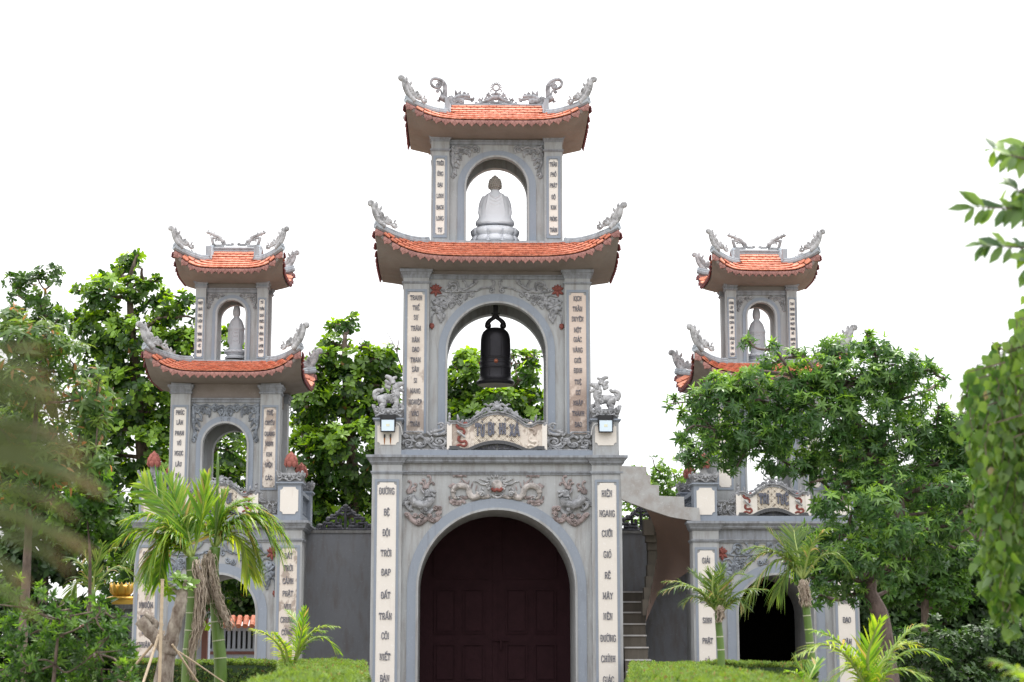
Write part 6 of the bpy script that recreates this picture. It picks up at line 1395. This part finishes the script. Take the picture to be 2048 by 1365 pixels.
# ---------------------------------------------------------------- clipped hedges
def hedge(label, outline, z, mat='leaf_hedge'):
    """outline: world x,y polygon; dense leaf skin over a solid core"""
    n = len(outline); cx_ = sum(p[0] for p in outline)/n; cy_ = sum(p[1] for p in outline)/n
    t = thing('hedge', (cx_, cy_, 0), label, 'hedge')
    m = M(); inner = [(cx_+(x-cx_)*.97, cy_+(y-cy_)*.97) for x, y in outline]; a = [(x, y, 0) for x, y in inner]; b = [(x, y, z-.05) for x, y in inner]
    m.add(a+b, [tuple(range(n, 2*n))]+[(i, (i+1) % n, (i+1) % n+n, i+n) for i in range(n)]); m.build('hedge_core', 'leaf_dark', t)
    P = []; D = []; T = []
    xs = [p[0] for p in outline]; ys = [p[1] for p in outline]
    def inside(x, y):
        c = np.zeros(len(x), bool)
        for i in range(n):
            x0, y0 = outline[i]; x1, y1 = outline[i-1]
            k = ((y0 > y) != (y1 > y)) & (x < (x1-x0)*(y-y0)/(y1-y0+1e-12)+x0); c ^= k
        return c
    A = (max(xs)-min(xs))*(max(ys)-min(ys)); q = int(A*1500); x = rng.uniform(min(xs), max(xs), q); y = rng.uniform(min(ys), max(ys), q); k = inside(x, y); x, y = x[k], y[k]
    zz = z-.03+.035*np.sin(x*3.1+y*2.3)*np.sin(y*2.9-x)+.02*np.sin(x*9)*np.sin(y*11)+rng.uniform(-.03, .03, len(x))
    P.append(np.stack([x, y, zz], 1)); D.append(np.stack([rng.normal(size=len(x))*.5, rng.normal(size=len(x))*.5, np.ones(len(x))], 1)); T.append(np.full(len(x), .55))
    for i in range(n):
        x0, y0 = outline[i-1]; x1, y1 = outline[i]; L_ = math.hypot(x1-x0, y1-y0); q = int(L_*z*1300); u = rng.random(q); w = rng.random(q)*z
        nx, ny = (y1-y0)/L_, -(x1-x0)/L_
        if nx*((x0+x1)/2-cx_)+ny*((y0+y1)/2-cy_) < 0: nx, ny = -nx, -ny
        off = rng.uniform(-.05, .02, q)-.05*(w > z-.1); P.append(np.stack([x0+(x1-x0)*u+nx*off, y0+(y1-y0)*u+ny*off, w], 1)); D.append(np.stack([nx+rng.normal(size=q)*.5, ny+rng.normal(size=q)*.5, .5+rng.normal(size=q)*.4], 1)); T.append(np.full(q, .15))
    P, D, T = map(np.concatenate, (P, D, T)); TW = [rosette(6, .045, .014, 'lance', 40, .8, 90+i) for i in range(3)]
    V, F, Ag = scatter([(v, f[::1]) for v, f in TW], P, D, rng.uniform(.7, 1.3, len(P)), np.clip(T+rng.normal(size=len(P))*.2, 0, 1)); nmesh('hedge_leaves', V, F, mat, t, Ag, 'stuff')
def gp(px, py, z):      # point of the photo on the horizontal plane z
    d = FW+(px-1024)/FPX*RT+(682.5-py)/FPX*UP; k = (z-CAM[2])/d[2]; p = CAM+d*k; return float(p[0]), float(p[1])
hz = 1.32
hedge('long clipped hedge in front of the left tower, behind the palm trunks', [gp(255, 1323, hz), gp(560, 1324, hz), (gp(560, 1324, hz)[0], gp(560, 1324, hz)[1]-.9), (gp(255, 1323, hz)[0], gp(255, 1323, hz)[1]-.9)], hz)
def lobe(p0, pts): return [gp(a, b, hz) for a, b in pts]
hedge('bright rounded hedge lobe between the left tower and the central gate', lobe(0, [(560, 1325), (640, 1323), (712, 1326), (731, 1332), (733, 1341), (726, 1352), (700, 1372), (640, 1410), (480, 1430), (470, 1400), (500, 1372), (540, 1352), (600, 1340), (620, 1334), (560, 1334)]), hz)
hedge('bright clipped hedge at the right of the central gate, front of the right tower', lobe(0, [(1263, 1329), (1380, 1326), (1400, 1333), (1420, 1341), (1500, 1352), (1600, 1362), (1700, 1385), (1700, 1440), (1300, 1440), (1268, 1380), (1261, 1345)]), hz)
hedge('darker back strip of hedge at the foot of the right tower arch', [gp(1385, 1327, hz), gp(1610, 1327, hz), (gp(1610, 1327, hz)[0], gp(1610, 1327, hz)[1]-.9), (gp(1385, 1327, hz)[0], gp(1385, 1327, hz)[1]-.9)], hz)

# ---------------------------------------------------------------- palms
def frond(parent, pts, ll, mat, n=34, droop=.5, w=.028, name='frond', spread=60, dry=0., plane=None, r0=.022, twist=0., start=.12):
    """feather frond: arching rachis with two rows of drooping leaflets"""
    c = crom([np.array(p, float) for p in pts], 8); m = len(c); V = []; F = []; A = []; b = 0
    L_ = np.cumsum([0]+[np.linalg.norm(c[i+1]-c[i]) for i in range(m-1)]); tot = L_[-1]
    for i in range(n):
        s = start+(1-start)*(i+.5)/n; k = min(m-2, int(np.searchsorted(L_, s*tot))-1); k = max(0, k); fr = (s*tot-L_[k])/(L_[k+1]-L_[k]+1e-9)
        p = c[k]*(1-fr)+c[k+1]*fr; t = c[k+1]-c[k]; t /= np.linalg.norm(t)
        side = np.cross(t, [0, 0, 1]) if plane is None else np.cross(t, plane)
        if np.linalg.norm(side) < .15: side = np.array([1., 0, 0])
        side /= np.linalg.norm(side); upv = np.cross(side, t)
        for q in (-1, 1):
            l = ll*(.55+.45*sin(pi*min(1, .15+s*.9)))*rng.uniform(.82, 1.08)*(1 if s < .93 else .7); a = radians(spread*(1-.45*s)+rng.uniform(-9, 9))
            d = t*cos(a)+side*q*sin(a)+upv*rng.uniform(.05, .38); d /= np.linalg.norm(d); wv = np.cross(d, upv); wv /= np.linalg.norm(wv)+1e-9
            ww = w*rng.uniform(.7, 1.15); kk = 5; vs = []; dd = droop*rng.uniform(.6, 1.4)
            for j in range(kk):
                x = j/(kk-1); pos = p+d*l*x*(1-.18*dd*x)+np.array([0, 0, -1])*l*dd*x*x*.8; h = ww*(.45, 1, .9, .6, .06)[j]
                vs += [pos-wv*h*.5, pos+upv*h*-.10, pos+wv*h*.5]
            V += vs
            for j in range(kk-1): F += [(b+3*j, b+3*j+3, b+3*j+4, b+3*j+1), (b+3*j+1, b+3*j+4, b+3*j+5, b+3*j+2)]
            g_ = float(np.clip(rng.normal(.25+dry, .25), 0, 1)); A += [g_*(.6+.4*j/(kk-1)) for j in range(kk) for _ in range(3)]; b += 3*kk
    o = nmesh(name, np.array(V), np.array(F), mat, parent, np.array(A), smooth=False)
    r = M(); r.tube(c, [r0*(1-.8*i/(m-1)) for i in range(m)], 6); ro = r.build('rachis', 'rachis', o, smooth=True)
    return o
def palm(label, base, px_trunk, Y, fronds, ll, mat='leaf_palm', r=(.10, .07), rings=8, stem='palm_stem', dead=None, grp=None, name='areca_palm', drp=.5, w=.03, n=34, spear=None, ss=None):
    """fronds: lists of photo points from the crown outwards, each point may carry a depth offset"""
    pts = [at(a, b, Y) for a, b in px_trunk]; g0 = pts[0].copy(); g0[2] = 0
    t = thing(name, tuple(map(float, g0)), label, 'palm', grp); tr_ = crom([g0]+pts, 6); k = len(tr_)
    m = M(); m.tube(tr_, [r[0]+(r[1]-r[0])*i/(k-1) for i in range(k)], 12); m.build('trunk', stem, t, smooth=True)
    if rings:
        q = M()
        for i in range(rings):
            s = (i+.4)/rings*(k-1)*.86; j = int(s); p = tr_[j]*(1-s+j)+tr_[min(j+1, k-1)]*(s-j); d = tr_[min(j+1, k-1)]-tr_[j]; d /= np.linalg.norm(d)+1e-9; rr = r[0]+(r[1]-r[0])*s/(k-1)
            q.tube([p-d*.008, p+d*.008], rr*1.06, 12)
        q.build('trunk_rings', 'palm_ring', t)['kind'] = 'stuff'
    for fr in fronds:
        dy = rng.uniform(-.4, .4); kw = fr[-1] if isinstance(fr[-1], dict) else {}; pp = [p for p in fr if not isinstance(p, dict)]
        W_ = [at(p[0], p[1], Y+(p[2] if len(p) > 2 else dy*i/(len(pp)-1))) for i, p in enumerate(pp)]
        args = dict(n=n, droop=drp, w=w, mat=mat); args.update(kw); l_ = args.pop('ll', ll); mt = args.pop('mat'); frond(t, W_, l_, mt, **args)
    if spear:
        a = [at(x, y, Y) for x, y in spear]; s = M(); s.tube(crom(a, 4), [.022]*(4*(len(a)-1))+[.006], 6); s.build('spear_leaf', 'palm_stem', t, smooth=True)
    if dead:
        for (a, wid) in dead:                          # brown fibrous sheaths hanging by the trunk
            ax = crom([at(x, y, Y-.12) for x, y in a], 6); h = M(); n_ = 80
            for i in range(n_):
                ox = rng.normal()*wid*.40; oy = rng.normal()*.05; k0 = rng.integers(0, max(1, len(ax)//3)); k1 = min(len(ax), k0+rng.integers(len(ax)//3, len(ax)))
                pl = [p+np.array([ox*(1+.3*j/len(ax))+rng.normal()*.012, oy, rng.normal()*.01]) for j, p in enumerate(ax[k0:k1])]
                if len(pl) > 2: h.tube(pl, [rng.uniform(.003, .010)]*(len(pl)-1)+[.002], 4)
            h.tube(ax, [wid*.22]*(len(ax)-1)+[wid*.05], 8); h.build('dry_sheath', 'fiber', t, smooth=True)
    return t
palm('left palm of the left tower pair, with a tall upright bright fan', None, [(378, 1330), (384, 1250), (386, 1190), (385, 1140), (384, 1115)], -10,
     [[(386, 1115), (362, 1075), (330, 1010), (285, 968, .2), dict(ll=.66, spread=50, droop=.05, plane=(0, 1, .2), n=44)], [(386, 1112), (400, 1060), (408, 1000), (416, 955), dict(ll=.50, spread=34, droop=.05, n=30)],
      [(384, 1115), (340, 1055), (300, 1030), (252, 1040)], [(384, 1118), (335, 1060), (290, 1070), (262, 1110)], [(384, 1120), (350, 1070), (315, 1090), (290, 1150), dict(droop=.8)], [(385, 1120), (345, 1080), (325, 1110), (318, 1165), dict(droop=.7)],
      [(386, 1112), (372, 1050), (350, 990), (335, 955, .3), dict(ll=.6, droop=.1, n=30)], [(384, 1118), (330, 1075), (275, 1060), (232, 1085)]],
     .50, r=(.105, .085), dead=[([(392, 1120), (400, 1180), (396, 1250), (384, 1310), (388, 1362)], .085)], grp='pair of palms before the left tower', drp=.6, w=.042, n=44)
palm('right palm of the left tower pair, with a thin upright spear leaf', None, [(441, 1345), (436, 1270), (431, 1200), (426, 1140), (430, 1095)], -9.6,
     [[(430, 1095), (465, 1045), (510, 1040), (560, 1100), dict(ll=.62, droop=.75)], [(430, 1095), (470, 1040), (525, 1030), (572, 1075, .3), dict(ll=.6, droop=.8)], [(430, 1092), (455, 1050), (490, 1060), (520, 1130), dict(droop=.8)],
      [(430, 1095), (460, 1070), (485, 1090), (500, 1150), dict(dry=.45, droop=.7)], [(430, 1095), (440, 1040), (470, 1010), (500, 1000), dict(ll=.45, droop=.35)], [(428, 1095), (400, 1040), (360, 1040), (330, 1090), dict(droop=.8)],
      [(430, 1092), (438, 1030), (445, 1000), (452, 985), dict(ll=.35, spread=30, droop=.1, n=22)], [(430, 1095), (448, 1035), (490, 1010), (540, 1030), dict(droop=.6)]],
     .52, r=(.095, .08), dead=[([(420, 1100), (424, 1150), (435, 1200), (452, 1240), (462, 1262)], .08), ([(410, 1110), (412, 1160), (416, 1210)], .05)], grp='pair of palms before the left tower', drp=.6, w=.040, n=44, spear=[(430, 1090), (434, 1000), (436, 905)])
palm('young palm before the left pillar of the right tower, crown spreading low', None, [(1443, 1335), (1441, 1290), (1437, 1245), (1436, 1225)], -11,
     [[(1438, 1228), (1410, 1190), (1370, 1172), (1325, 1182), dict(ll=.34)], [(1438, 1228), (1400, 1185), (1360, 1165), (1330, 1163), dict(ll=.3)], [(1438, 1225), (1420, 1185), (1400, 1160), (1385, 1145), dict(droop=.2)], [(1438, 1222), (1436, 1180), (1440, 1150), (1444, 1133), dict(droop=.15)],
      [(1438, 1225), (1460, 1185), (1480, 1165), (1500, 1155), dict(droop=.3)], [(1438, 1226), (1465, 1195), (1495, 1180), (1530, 1180)], [(1438, 1228), (1410, 1200), (1385, 1195), (1368, 1205)], [(1438, 1226), (1450, 1180), (1470, 1150), (1490, 1150)], [(1438, 1228), (1465, 1205), (1478, 1200), (1488, 1212)], [(1438, 1226), (1425, 1180), (1425, 1155), (1415, 1140), dict(droop=.2)]],
     .32, 'leaf_palm_dark', r=(.055, .045), rings=5, dead=[([(1440, 1212), (1441, 1230), (1439, 1245)], .05)], grp='young palms before the right tower', n=28, w=.022)
palm('darker taller palm before the archway of the right tower', None, [(1625, 1345), (1620, 1290), (1613, 1220), (1606, 1160)], -10,
     [[(1606, 1160), (1570, 1120), (1530, 1140), (1486, 1212), dict(ll=.42, droop=.9)], [(1606, 1160), (1575, 1115), (1530, 1105), (1492, 1135), dict(ll=.40)], [(1606, 1155), (1580, 1110), (1560, 1085), (1540, 1065), dict(droop=.15)], [(1606, 1155), (1596, 1110), (1590, 1080), (1588, 1060), dict(droop=.12)],
      [(1606, 1155), (1620, 1100), (1640, 1070), (1660, 1060)], [(1606, 1158), (1640, 1115), (1670, 1110), (1700, 1140)], [(1606, 1160), (1590, 1130), (1570, 1150), (1555, 1190), dict(droop=.8)], [(1606, 1158), (1560, 1110), (1520, 1095), (1490, 1100), dict(ll=.34)]],
     .44, 'leaf_palm_dark', r=(.062, .055), rings=9, dead=[([(1606, 1160), (1610, 1190), (1613, 1215)], .10)], grp='young palms before the right tower', n=30, w=.028)
palm('low yellowish palm sprouting from the hedge before the left tower', None, [(575, 1345), (578, 1320), (580, 1300)], -12.5,
     [[(572, 1335), (560, 1295), (535, 1270), (505, 1258), dict(dry=.5, ll=.3)], [(590, 1320), (600, 1280), (606, 1250), (608, 1218), dict(ll=.22, spread=32, droop=.1)], [(590, 1320), (615, 1275), (640, 1255), (676, 1254), dict(ll=.2, dry=.4)], [(590, 1325), (610, 1290), (645, 1275), (680, 1305), dict(ll=.26, droop=.5)],
      [(590, 1322), (600, 1270), (590, 1240), (575, 1222), dict(ll=.22, droop=.2)], [(575, 1340), (572, 1300), (560, 1280), (548, 1265), dict(ll=.2)], [(590, 1322), (605, 1285), (625, 1265), (650, 1262), dict(ll=.2)]],
     .28, r=(.03, .03), rings=0, stem='rachis', n=24, w=.018, name='young_palm')
palm('clump of yellow-green palm fronds in the lower right, before the dark bush', None, [(1745, 1440), (1745, 1400)], -17,
     [[(1745, 1400), (1700, 1320), (1650, 1290), (1598, 1310), dict(dry=.3)], [(1745, 1400), (1700, 1310), (1665, 1275), (1630, 1262)], [(1745, 1400), (1735, 1320), (1750, 1265), (1762, 1242), dict(droop=.15, spread=40)], [(1745, 1400), (1780, 1310), (1820, 1260), (1850, 1252)], [(1745, 1400), (1790, 1320), (1840, 1300), (1892, 1318)], [(1745, 1400), (1720, 1340), (1690, 1340), (1660, 1365)],
      [(1745, 1400), (1760, 1330), (1800, 1290), (1830, 1290), dict(dry=.5)], [(1745, 1400), (1770, 1350), (1810, 1340), (1850, 1355)]],
     .34, r=(.03, .03), rings=0, stem='rachis', n=26, w=.024, name='young_palm')
palm('bright young palm tuft in front of the right hedge end', None, [(1610, 1400), (1612, 1372)], -15,
     [[(1612, 1375), (1605, 1345), (1595, 1330), (1590, 1318), dict(droop=.1, spread=40)], [(1612, 1375), (1625, 1345), (1632, 1330), (1640, 1322), dict(droop=.1, spread=40)], [(1612, 1378), (1595, 1350), (1585, 1345), (1578, 1342)]],
     .22, r=(.02, .02), rings=0, stem='rachis', n=14, w=.03, name='young_palm')
palm('blurred bright frond tip poking in at the bottom right corner', None, [(2120, 1500), (2100, 1420)], -29,
     [[(2110, 1430), (2070, 1370), (2030, 1340), (1985, 1320), dict(ll=.14)], [(2110, 1430), (2080, 1380), (2060, 1350), (2030, 1335), dict(ll=.12)]],
     .13, r=(.015, .015), rings=0, stem='rachis', n=18, w=.016, name='young_palm')
palm('slim dark palm in the shade left of the gilded lotus pillar', None, [(190, 1300), (188, 1240), (186, 1180)], -4,
     [[(186, 1190), (170, 1140), (150, 1120), (130, 1120)], [(186, 1190), (190, 1140), (200, 1110), (205, 1090), dict(droop=.15, spread=35)], [(186, 1190), (210, 1150), (240, 1135), (285, 1165)], [(186, 1190), (165, 1160), (150, 1170), (140, 1200)], [(186, 1190), (180, 1140), (172, 1115), (165, 1100), dict(droop=.2)]],
     .40, 'leaf_palm_dark', r=(.05, .04), rings=6, n=24, w=.03, name='areca_palm')

# ---------------------------------------------------------------- pruned tree with props
def pruned():
    Y = -11; b0 = at(330, 1365, Y); t = thing('pruned_tree', (float(b0[0]), Y, 0), 'pruned tree with a thick sawn-off limb and one leafy sprout, tied to bamboo props', 'tree'); s = 1/ppm(Y)
    def T(nm, p, r, k=5, mat='bark_lichen', seg=10):
        c = crom([at(x, y, Y+(z[0] if z else 0)) for x, y, *z in p], k); n = len(c); m = M(); m.tube(c, [(r[0]+(r[1]-r[0])*i/(n-1))*s*(1+.08*sin(i*2.1)) for i in range(n)], seg); return m.build(nm, mat, t, smooth=True)
    g0 = at(324, 1500, Y); g0[2] = 0
    c = crom([g0, at(324, 1400, Y), at(330, 1340, Y), at(338, 1300, Y)], 6); m = M(); m.tube(c, [.17-.004*i for i in range(len(c))], 12); m.build('trunk', 'bark_lichen', t, smooth=True)
    T('limb', [(338, 1310), (322, 1285), (300, 1262), (280, 1240)], (15, 13)); T('limb', [(338, 1310), (345, 1270), (358, 1220), (364, 1190), (362, 1178)], (15, 10)); T('limb', [(300, 1262), (312, 1250), (305, 1240), (290, 1228)], (7, 5))
    T('limb', [(362, 1195), (350, 1180), (338, 1170)], (5, 3)); T('limb', [(364, 1190), (368, 1175), (372, 1160)], (5, 3))
    P = np.array([at(x, y, Y+rng.uniform(-.1, .1)) for x, y in ((360, 1160), (350, 1168), (372, 1165), (340, 1178), (365, 1172), (355, 1156), (380, 1172), (336, 1190))]); D = rng.normal(size=(len(P), 3))*.4+np.array([0, -.3, 1])
    V, F, A = scatter(ALM, P, D, np.full(len(P), .75), np.full(len(P), .5)); nmesh('leaf_sprout', V, F, 'leaf_almond', t, A)
    for i, (p, r) in enumerate((([(325, 1160, -.4), (322, 1260, -.45), (318, 1400, -.5)], .022), ([(324, 1250, -.2), (305, 1310, -.5), (275, 1400, -.9)], .018), ([(318, 1275, .1), (275, 1325, .3), (235, 1370, .6)], .018), ([(345, 1290, -.1), (372, 1330, .1), (410, 1385, .4)], .014), ([(352, 1300, 0), (400, 1332, .3), (455, 1370, .6)], .010), ([(335, 1232, 0), (315, 1265, -.1), (335, 1205, 0)], .012))[:5]):
        q = [at(x, y, Y+z) for x, y, z in p]; q[-1] = q[-2]+(q[-1]-q[-2])*((q[-2][2])/(q[-2][2]-q[-1][2]))
        o = thing('bamboo_prop', tuple(map(float, q[-1])), ['upright bamboo prop against the pruned tree', 'bamboo prop leaning left in front of the pruned trunk', 'bamboo prop leaning far left behind the pruned limb', 'thin prop leaning right from the pruned trunk', 'thinnest pale prop slanting right under the palms'][i], 'pole', 'bamboo props round the pruned tree')
        m = M(); m.tube(q, r, 8)
        for k in range(7): p_ = q[0]*(1-k/7)+q[1]*(k/7); d = (q[1]-q[0])/np.linalg.norm(q[1]-q[0]); m.tube([p_-d*.008, p_+d*.008], r*1.2, 8)
        m.build('cane', 'bamboo', o, smooth=True, angle=40)
    m = M(); c = at(323, 1268, Y-.42)
    for k in range(4): m.tube([c+np.array([.045*cos(a*pi/5), .03*sin(a*pi/5), .012*k]) for a in range(11)], .006, 5)
    m.build('binding', 'fiber', t)
pruned()

# ---------------------------------------------------------------- near, out-of-focus foliage
def leafobj(shape, l, w, mat, key):
    v, f = leaf(l, w, shape, fold=.2, droop=.2); me = bpy.data.meshes.new('leaf'); me.from_pydata(v.tolist(), [], f.tolist()); me.materials.append(MT[mat])
    a = me.attributes.new('age', 'FLOAT', 'POINT'); a.data.foreach_set('value', np.full(len(v), key, np.float32)); me.polygons.foreach_set('use_smooth', [True]*len(me.polygons)); return me
def put(me, parent, p, x, up=(0, 0, 1), s=1.0, og=None):
    x = Vector(x).normalized(); z = Vector(up); z = (z-x*z.dot(x)); z = z.normalized() if z.length > 1e-3 else Vector((0, 1, 0)); y = z.cross(x)
    o = bpy.data.objects.new('leaf', me); COL.objects.link(o); o.parent = parent; q = Vector(tuple(map(float, p)))-origin(parent)
    o.matrix_local = Matrix(((x.x*s, y.x*s, z.x*s, q.x), (x.y*s, y.y*s, z.y*s, q.y), (x.z*s, y.z*s, z.z*s, q.z), (0, 0, 0, 1))); return o
def branchy():
    Y = -27; b0 = at(2200, 420, Y); t = thing('overhanging_branch', tuple(map(float, b0)), 'out-of-focus twigs with oval leaves reaching in from the upper right edge', 'branch')
    ms = [leafobj('oval', .125, .048, 'leaf_branch', k) for k in (0, .25, .7)]; tw = M()
    for p in ([(2200, 330), (2100, 330), (2040, 320), (2000, 312), (1965, 300)], [(2200, 450), (2100, 425), (2040, 415), (1985, 417), (1925, 415)], [(2200, 520), (2100, 500), (2040, 497), (1990, 494), (1945, 490)], [(2150, 300), (2070, 275), (2035, 290), (2010, 300)], [(2180, 380), (2080, 370), (2030, 385), (1995, 372)], [(2180, 570), (2090, 520), (2050, 500), (2030, 540)]):
        c = crom([at(a+24, b, Y+rng.uniform(-.15, .15)) for a, b in p], 6); tw.tube(c, [.012*(1-.8*i/(len(c)-1)) for i in range(len(c))], 6)
        for i in range(5, len(c), 1):
            d = c[i]-c[i-1]; d /= np.linalg.norm(d)
            for q in (-1, 1):
                if rng.random() < .38: continue
                x = d*.75+np.array([0, 0, 1.])*q*rng.uniform(.45, .95)+np.array([0, 1., 0])*rng.uniform(-.5, .5)+np.array([0, 0, -.3]); put(ms[rng.integers(0, 3)], t, c[i], x, (rng.uniform(-.4, .4), -1, .5), rng.uniform(.75, 1.15))
        put(ms[1], t, c[-1], d, (0, -1, .5), 1.1)
    tw.build('twigs', 'bark_red', t, smooth=True)
branchy()
def bodhi():
    Y = -24; b0 = at(2180, 1400, Y); t = thing('heart_leaf_tree', (float(b0[0]), Y, 0), 'curtain of hanging heart-shaped leaves down the right edge, some tinged pink', 'tree')
    ms = [leafobj('heart', .085, .075, 'leaf_bodhi', k) for k in (0, .2, .5)]; tw = M(); cnt = 0; P = []; D = []
    m = M(); m.tube([(float(b0[0])+.8, Y, 0), at(2190, 1000, Y), at(2160, 700, Y), at(2120, 560, Y)], [.12, .1, .06, .03], 10); m.build('trunk', 'bark', t, smooth=True)
    strands = [(2046, 610, 900), (2030, 650, 1100), (2010, 690, 1180), (1990, 715, 1000), (1970, 730, 900), (1950, 745, 860), (2044, 700, 1230), (2022, 760, 1230), (2000, 780, 1220), (1985, 850, 1180), (1965, 800, 930), (1940, 765, 800), (2050, 900, 1260), (2035, 980, 1260), (1935, 800, 870), (2060, 640, 1250), (2040, 640, 1000), (2015, 705, 1130), (1998, 730, 1150), (1978, 760, 1000), (1958, 770, 900), (2052, 760, 1260), (2028, 840, 1250), (2008, 880, 1225), (1972, 880, 1120), (1990, 960, 1215), (2044, 850, 1255), (2014, 1000, 1235), (1948, 820, 900), (2036, 730, 1100), (2050, 660, 900), (1986, 790, 960)]
    for x0, y0, y1 in strands:
        dy = rng.uniform(-.5, .5); n = int((y1-y0)/13); ph = rng.uniform(0, 6); lean = rng.uniform(-26, 12); pts = [(x0+16*sin(i*.22+ph)+lean*i/n+rng.uniform(-3, 3), y0+(y1-y0)*i/n) for i in range(n+1)]
        c = [at(a, b, Y+dy) for a, b in pts]; top = at(x0+60, y0-20, Y+dy); tw.tube([top]+c, [.008]+[.004]*len(c), 4)
        for p in c:
            for q in range(2):
                o_ = p+rng.normal(size=3)*np.array([.03, .03, .02]); x = np.array([rng.uniform(-.7, .7), rng.uniform(-.3, .3), -1.])
                if cnt < 300: put(ms[rng.integers(0, 3)], t, o_, x, (rng.uniform(-.6, .6), -1, .2), rng.uniform(.7, 1.2)); cnt += 1
                else: P.append(o_); D.append(x)
    if P:
        v, f = leaf(.085, .075, 'heart', fold=.2, droop=.2); v = v[:, [1, 2, 0]]   # length along local z
        V, F, A = scatter([(v, f)], np.array(P), np.array(D), rng.uniform(.7, 1.2, len(P)), rng.uniform(0, .5, len(P))); nmesh('leaves', V, F, 'leaf_bodhi', t, A, 'stuff')
    tw.build('twigs', 'bark', t)
bodhi()
HEART = []
for i in range(2):
    V_, F_ = rosette(5, .085, .07, 'heart', -35, .8, 140+i, droop=.3); HEART.append((V_, F_))
tree('heart_leaf_tree', 'shaded mass of heart-shaped leaves behind the hanging curtain at the right edge',
     [(2010, 740, 34, 40), (2045, 680, 24, 50), (2030, 830, 40, 60), (1985, 830, 34, 50), (1975, 940, 26, 60), (2035, 960, 44, 80), (2000, 1080, 40, 60), (2040, 1130, 30, 70), (1965, 1040, 20, 40), (1950, 790, 24, 26)],
     -21, HEART, 'leaf_bodhi', 70, tr(2110, -21, (2100, 1200), (2080, 1000), (2060, 800)), young=.1, gap=.75, trad=.05, size=(.6, 1.25), sprig=2.5)
def near_blades():
    Y = -34.0; b0 = at(-260, 1150, Y); t = thing('near_shrub', (float(b0[0]), Y, 0), 'strongly blurred broad leaves with tan tips close to the lens at the left', 'shrub')
    for p, w in (([(-160, 900), (-20, 885), (110, 900), (172, 925)], .050), ([(-160, 930), (0, 915), (130, 950), (215, 992)], .060), ([(-160, 1010), (0, 1025), (110, 1070), (190, 1112)], .055), ([(-160, 760), (-20, 755), (60, 775), (130, 800)], .040), ([(-160, 690), (-60, 700), (30, 690), (95, 700)], .030), ([(-180, 1080), (-40, 1110), (20, 1150), (52, 1170)], .050), ([(-200, 840), (-60, 830), (60, 850), (120, 870)], .035), ([(-160, 960), (-20, 965), (90, 1000), (150, 1040)], .04), ([(-160, 865), (-20, 860), (90, 868), (190, 900)], .03), ([(-160, 1050), (0, 1068), (90, 1105), (140, 1150)], .035), ([(-160, 800), (-20, 790), (70, 812), (150, 838)], .03), ([(-160, 730), (-20, 725), (50, 735), (110, 760)], .03), ([(-160, 1140), (-30, 1165), (30, 1200), (70, 1240)], .04)):
        c = crom([at(a, b, Y+.06*i) for i, (a, b) in enumerate(p)], 6); n = len(c); w *= .30; V = []; F = []; A = []
        for i, q in enumerate(c):
            x = i/(n-1); h = w*(.35+.65*sin(pi*min(1, .12+.85*x)))*(1 if x < .85 else (1-x)/.15*.9+.1); V += [q+np.array([0, .02, h*.55]), q, q+np.array([0, .02, -h*.55])]; g_ = min(1, max(0, (x-.6)*2)); A += [g_*.9+.1, g_*.6, g_+.2]
            if i: k = 3*(i-1); F += [(k, k+3, k+4, k+1), (k+1, k+4, k+5, k+2)]
        nmesh('blade', np.array(V), np.array(F), 'leaf_blur', t, np.clip(np.array(A), 0, 1), smooth=True)
    s = M(); s.tube([(float(b0[0]), Y, 0), tuple(at(-220, 1000, Y)), tuple(at(-170, 800, Y))], (.006), 8); s.build('stem', 'palm_stem', t)
near_blades()
# bare twig rising behind the left lion
m = M(); Y = 9
for p in ([(812, 760), (798, 720), (792, 700), (778, 672), (764, 655)], [(794, 705), (797, 685), (800, 672)], [(785, 688), (770, 690)]):
    c = crom([at(a, b, Y) for a, b in p], 4); m.tube(c, [.02*(1-.8*i/(len(c)-1)) for i in range(len(c))], 5)
c0 = at(812, 1288, Y); m.tube([(float(c0[0]), Y, 0), tuple(at(812, 900, Y)), tuple(at(812, 760, Y))], [.05, .03, .02], 6)
tag(m.build('bare_tree', 'bark'), 'thin bare twig standing above the leaves left of the central tower', 'bare tree')
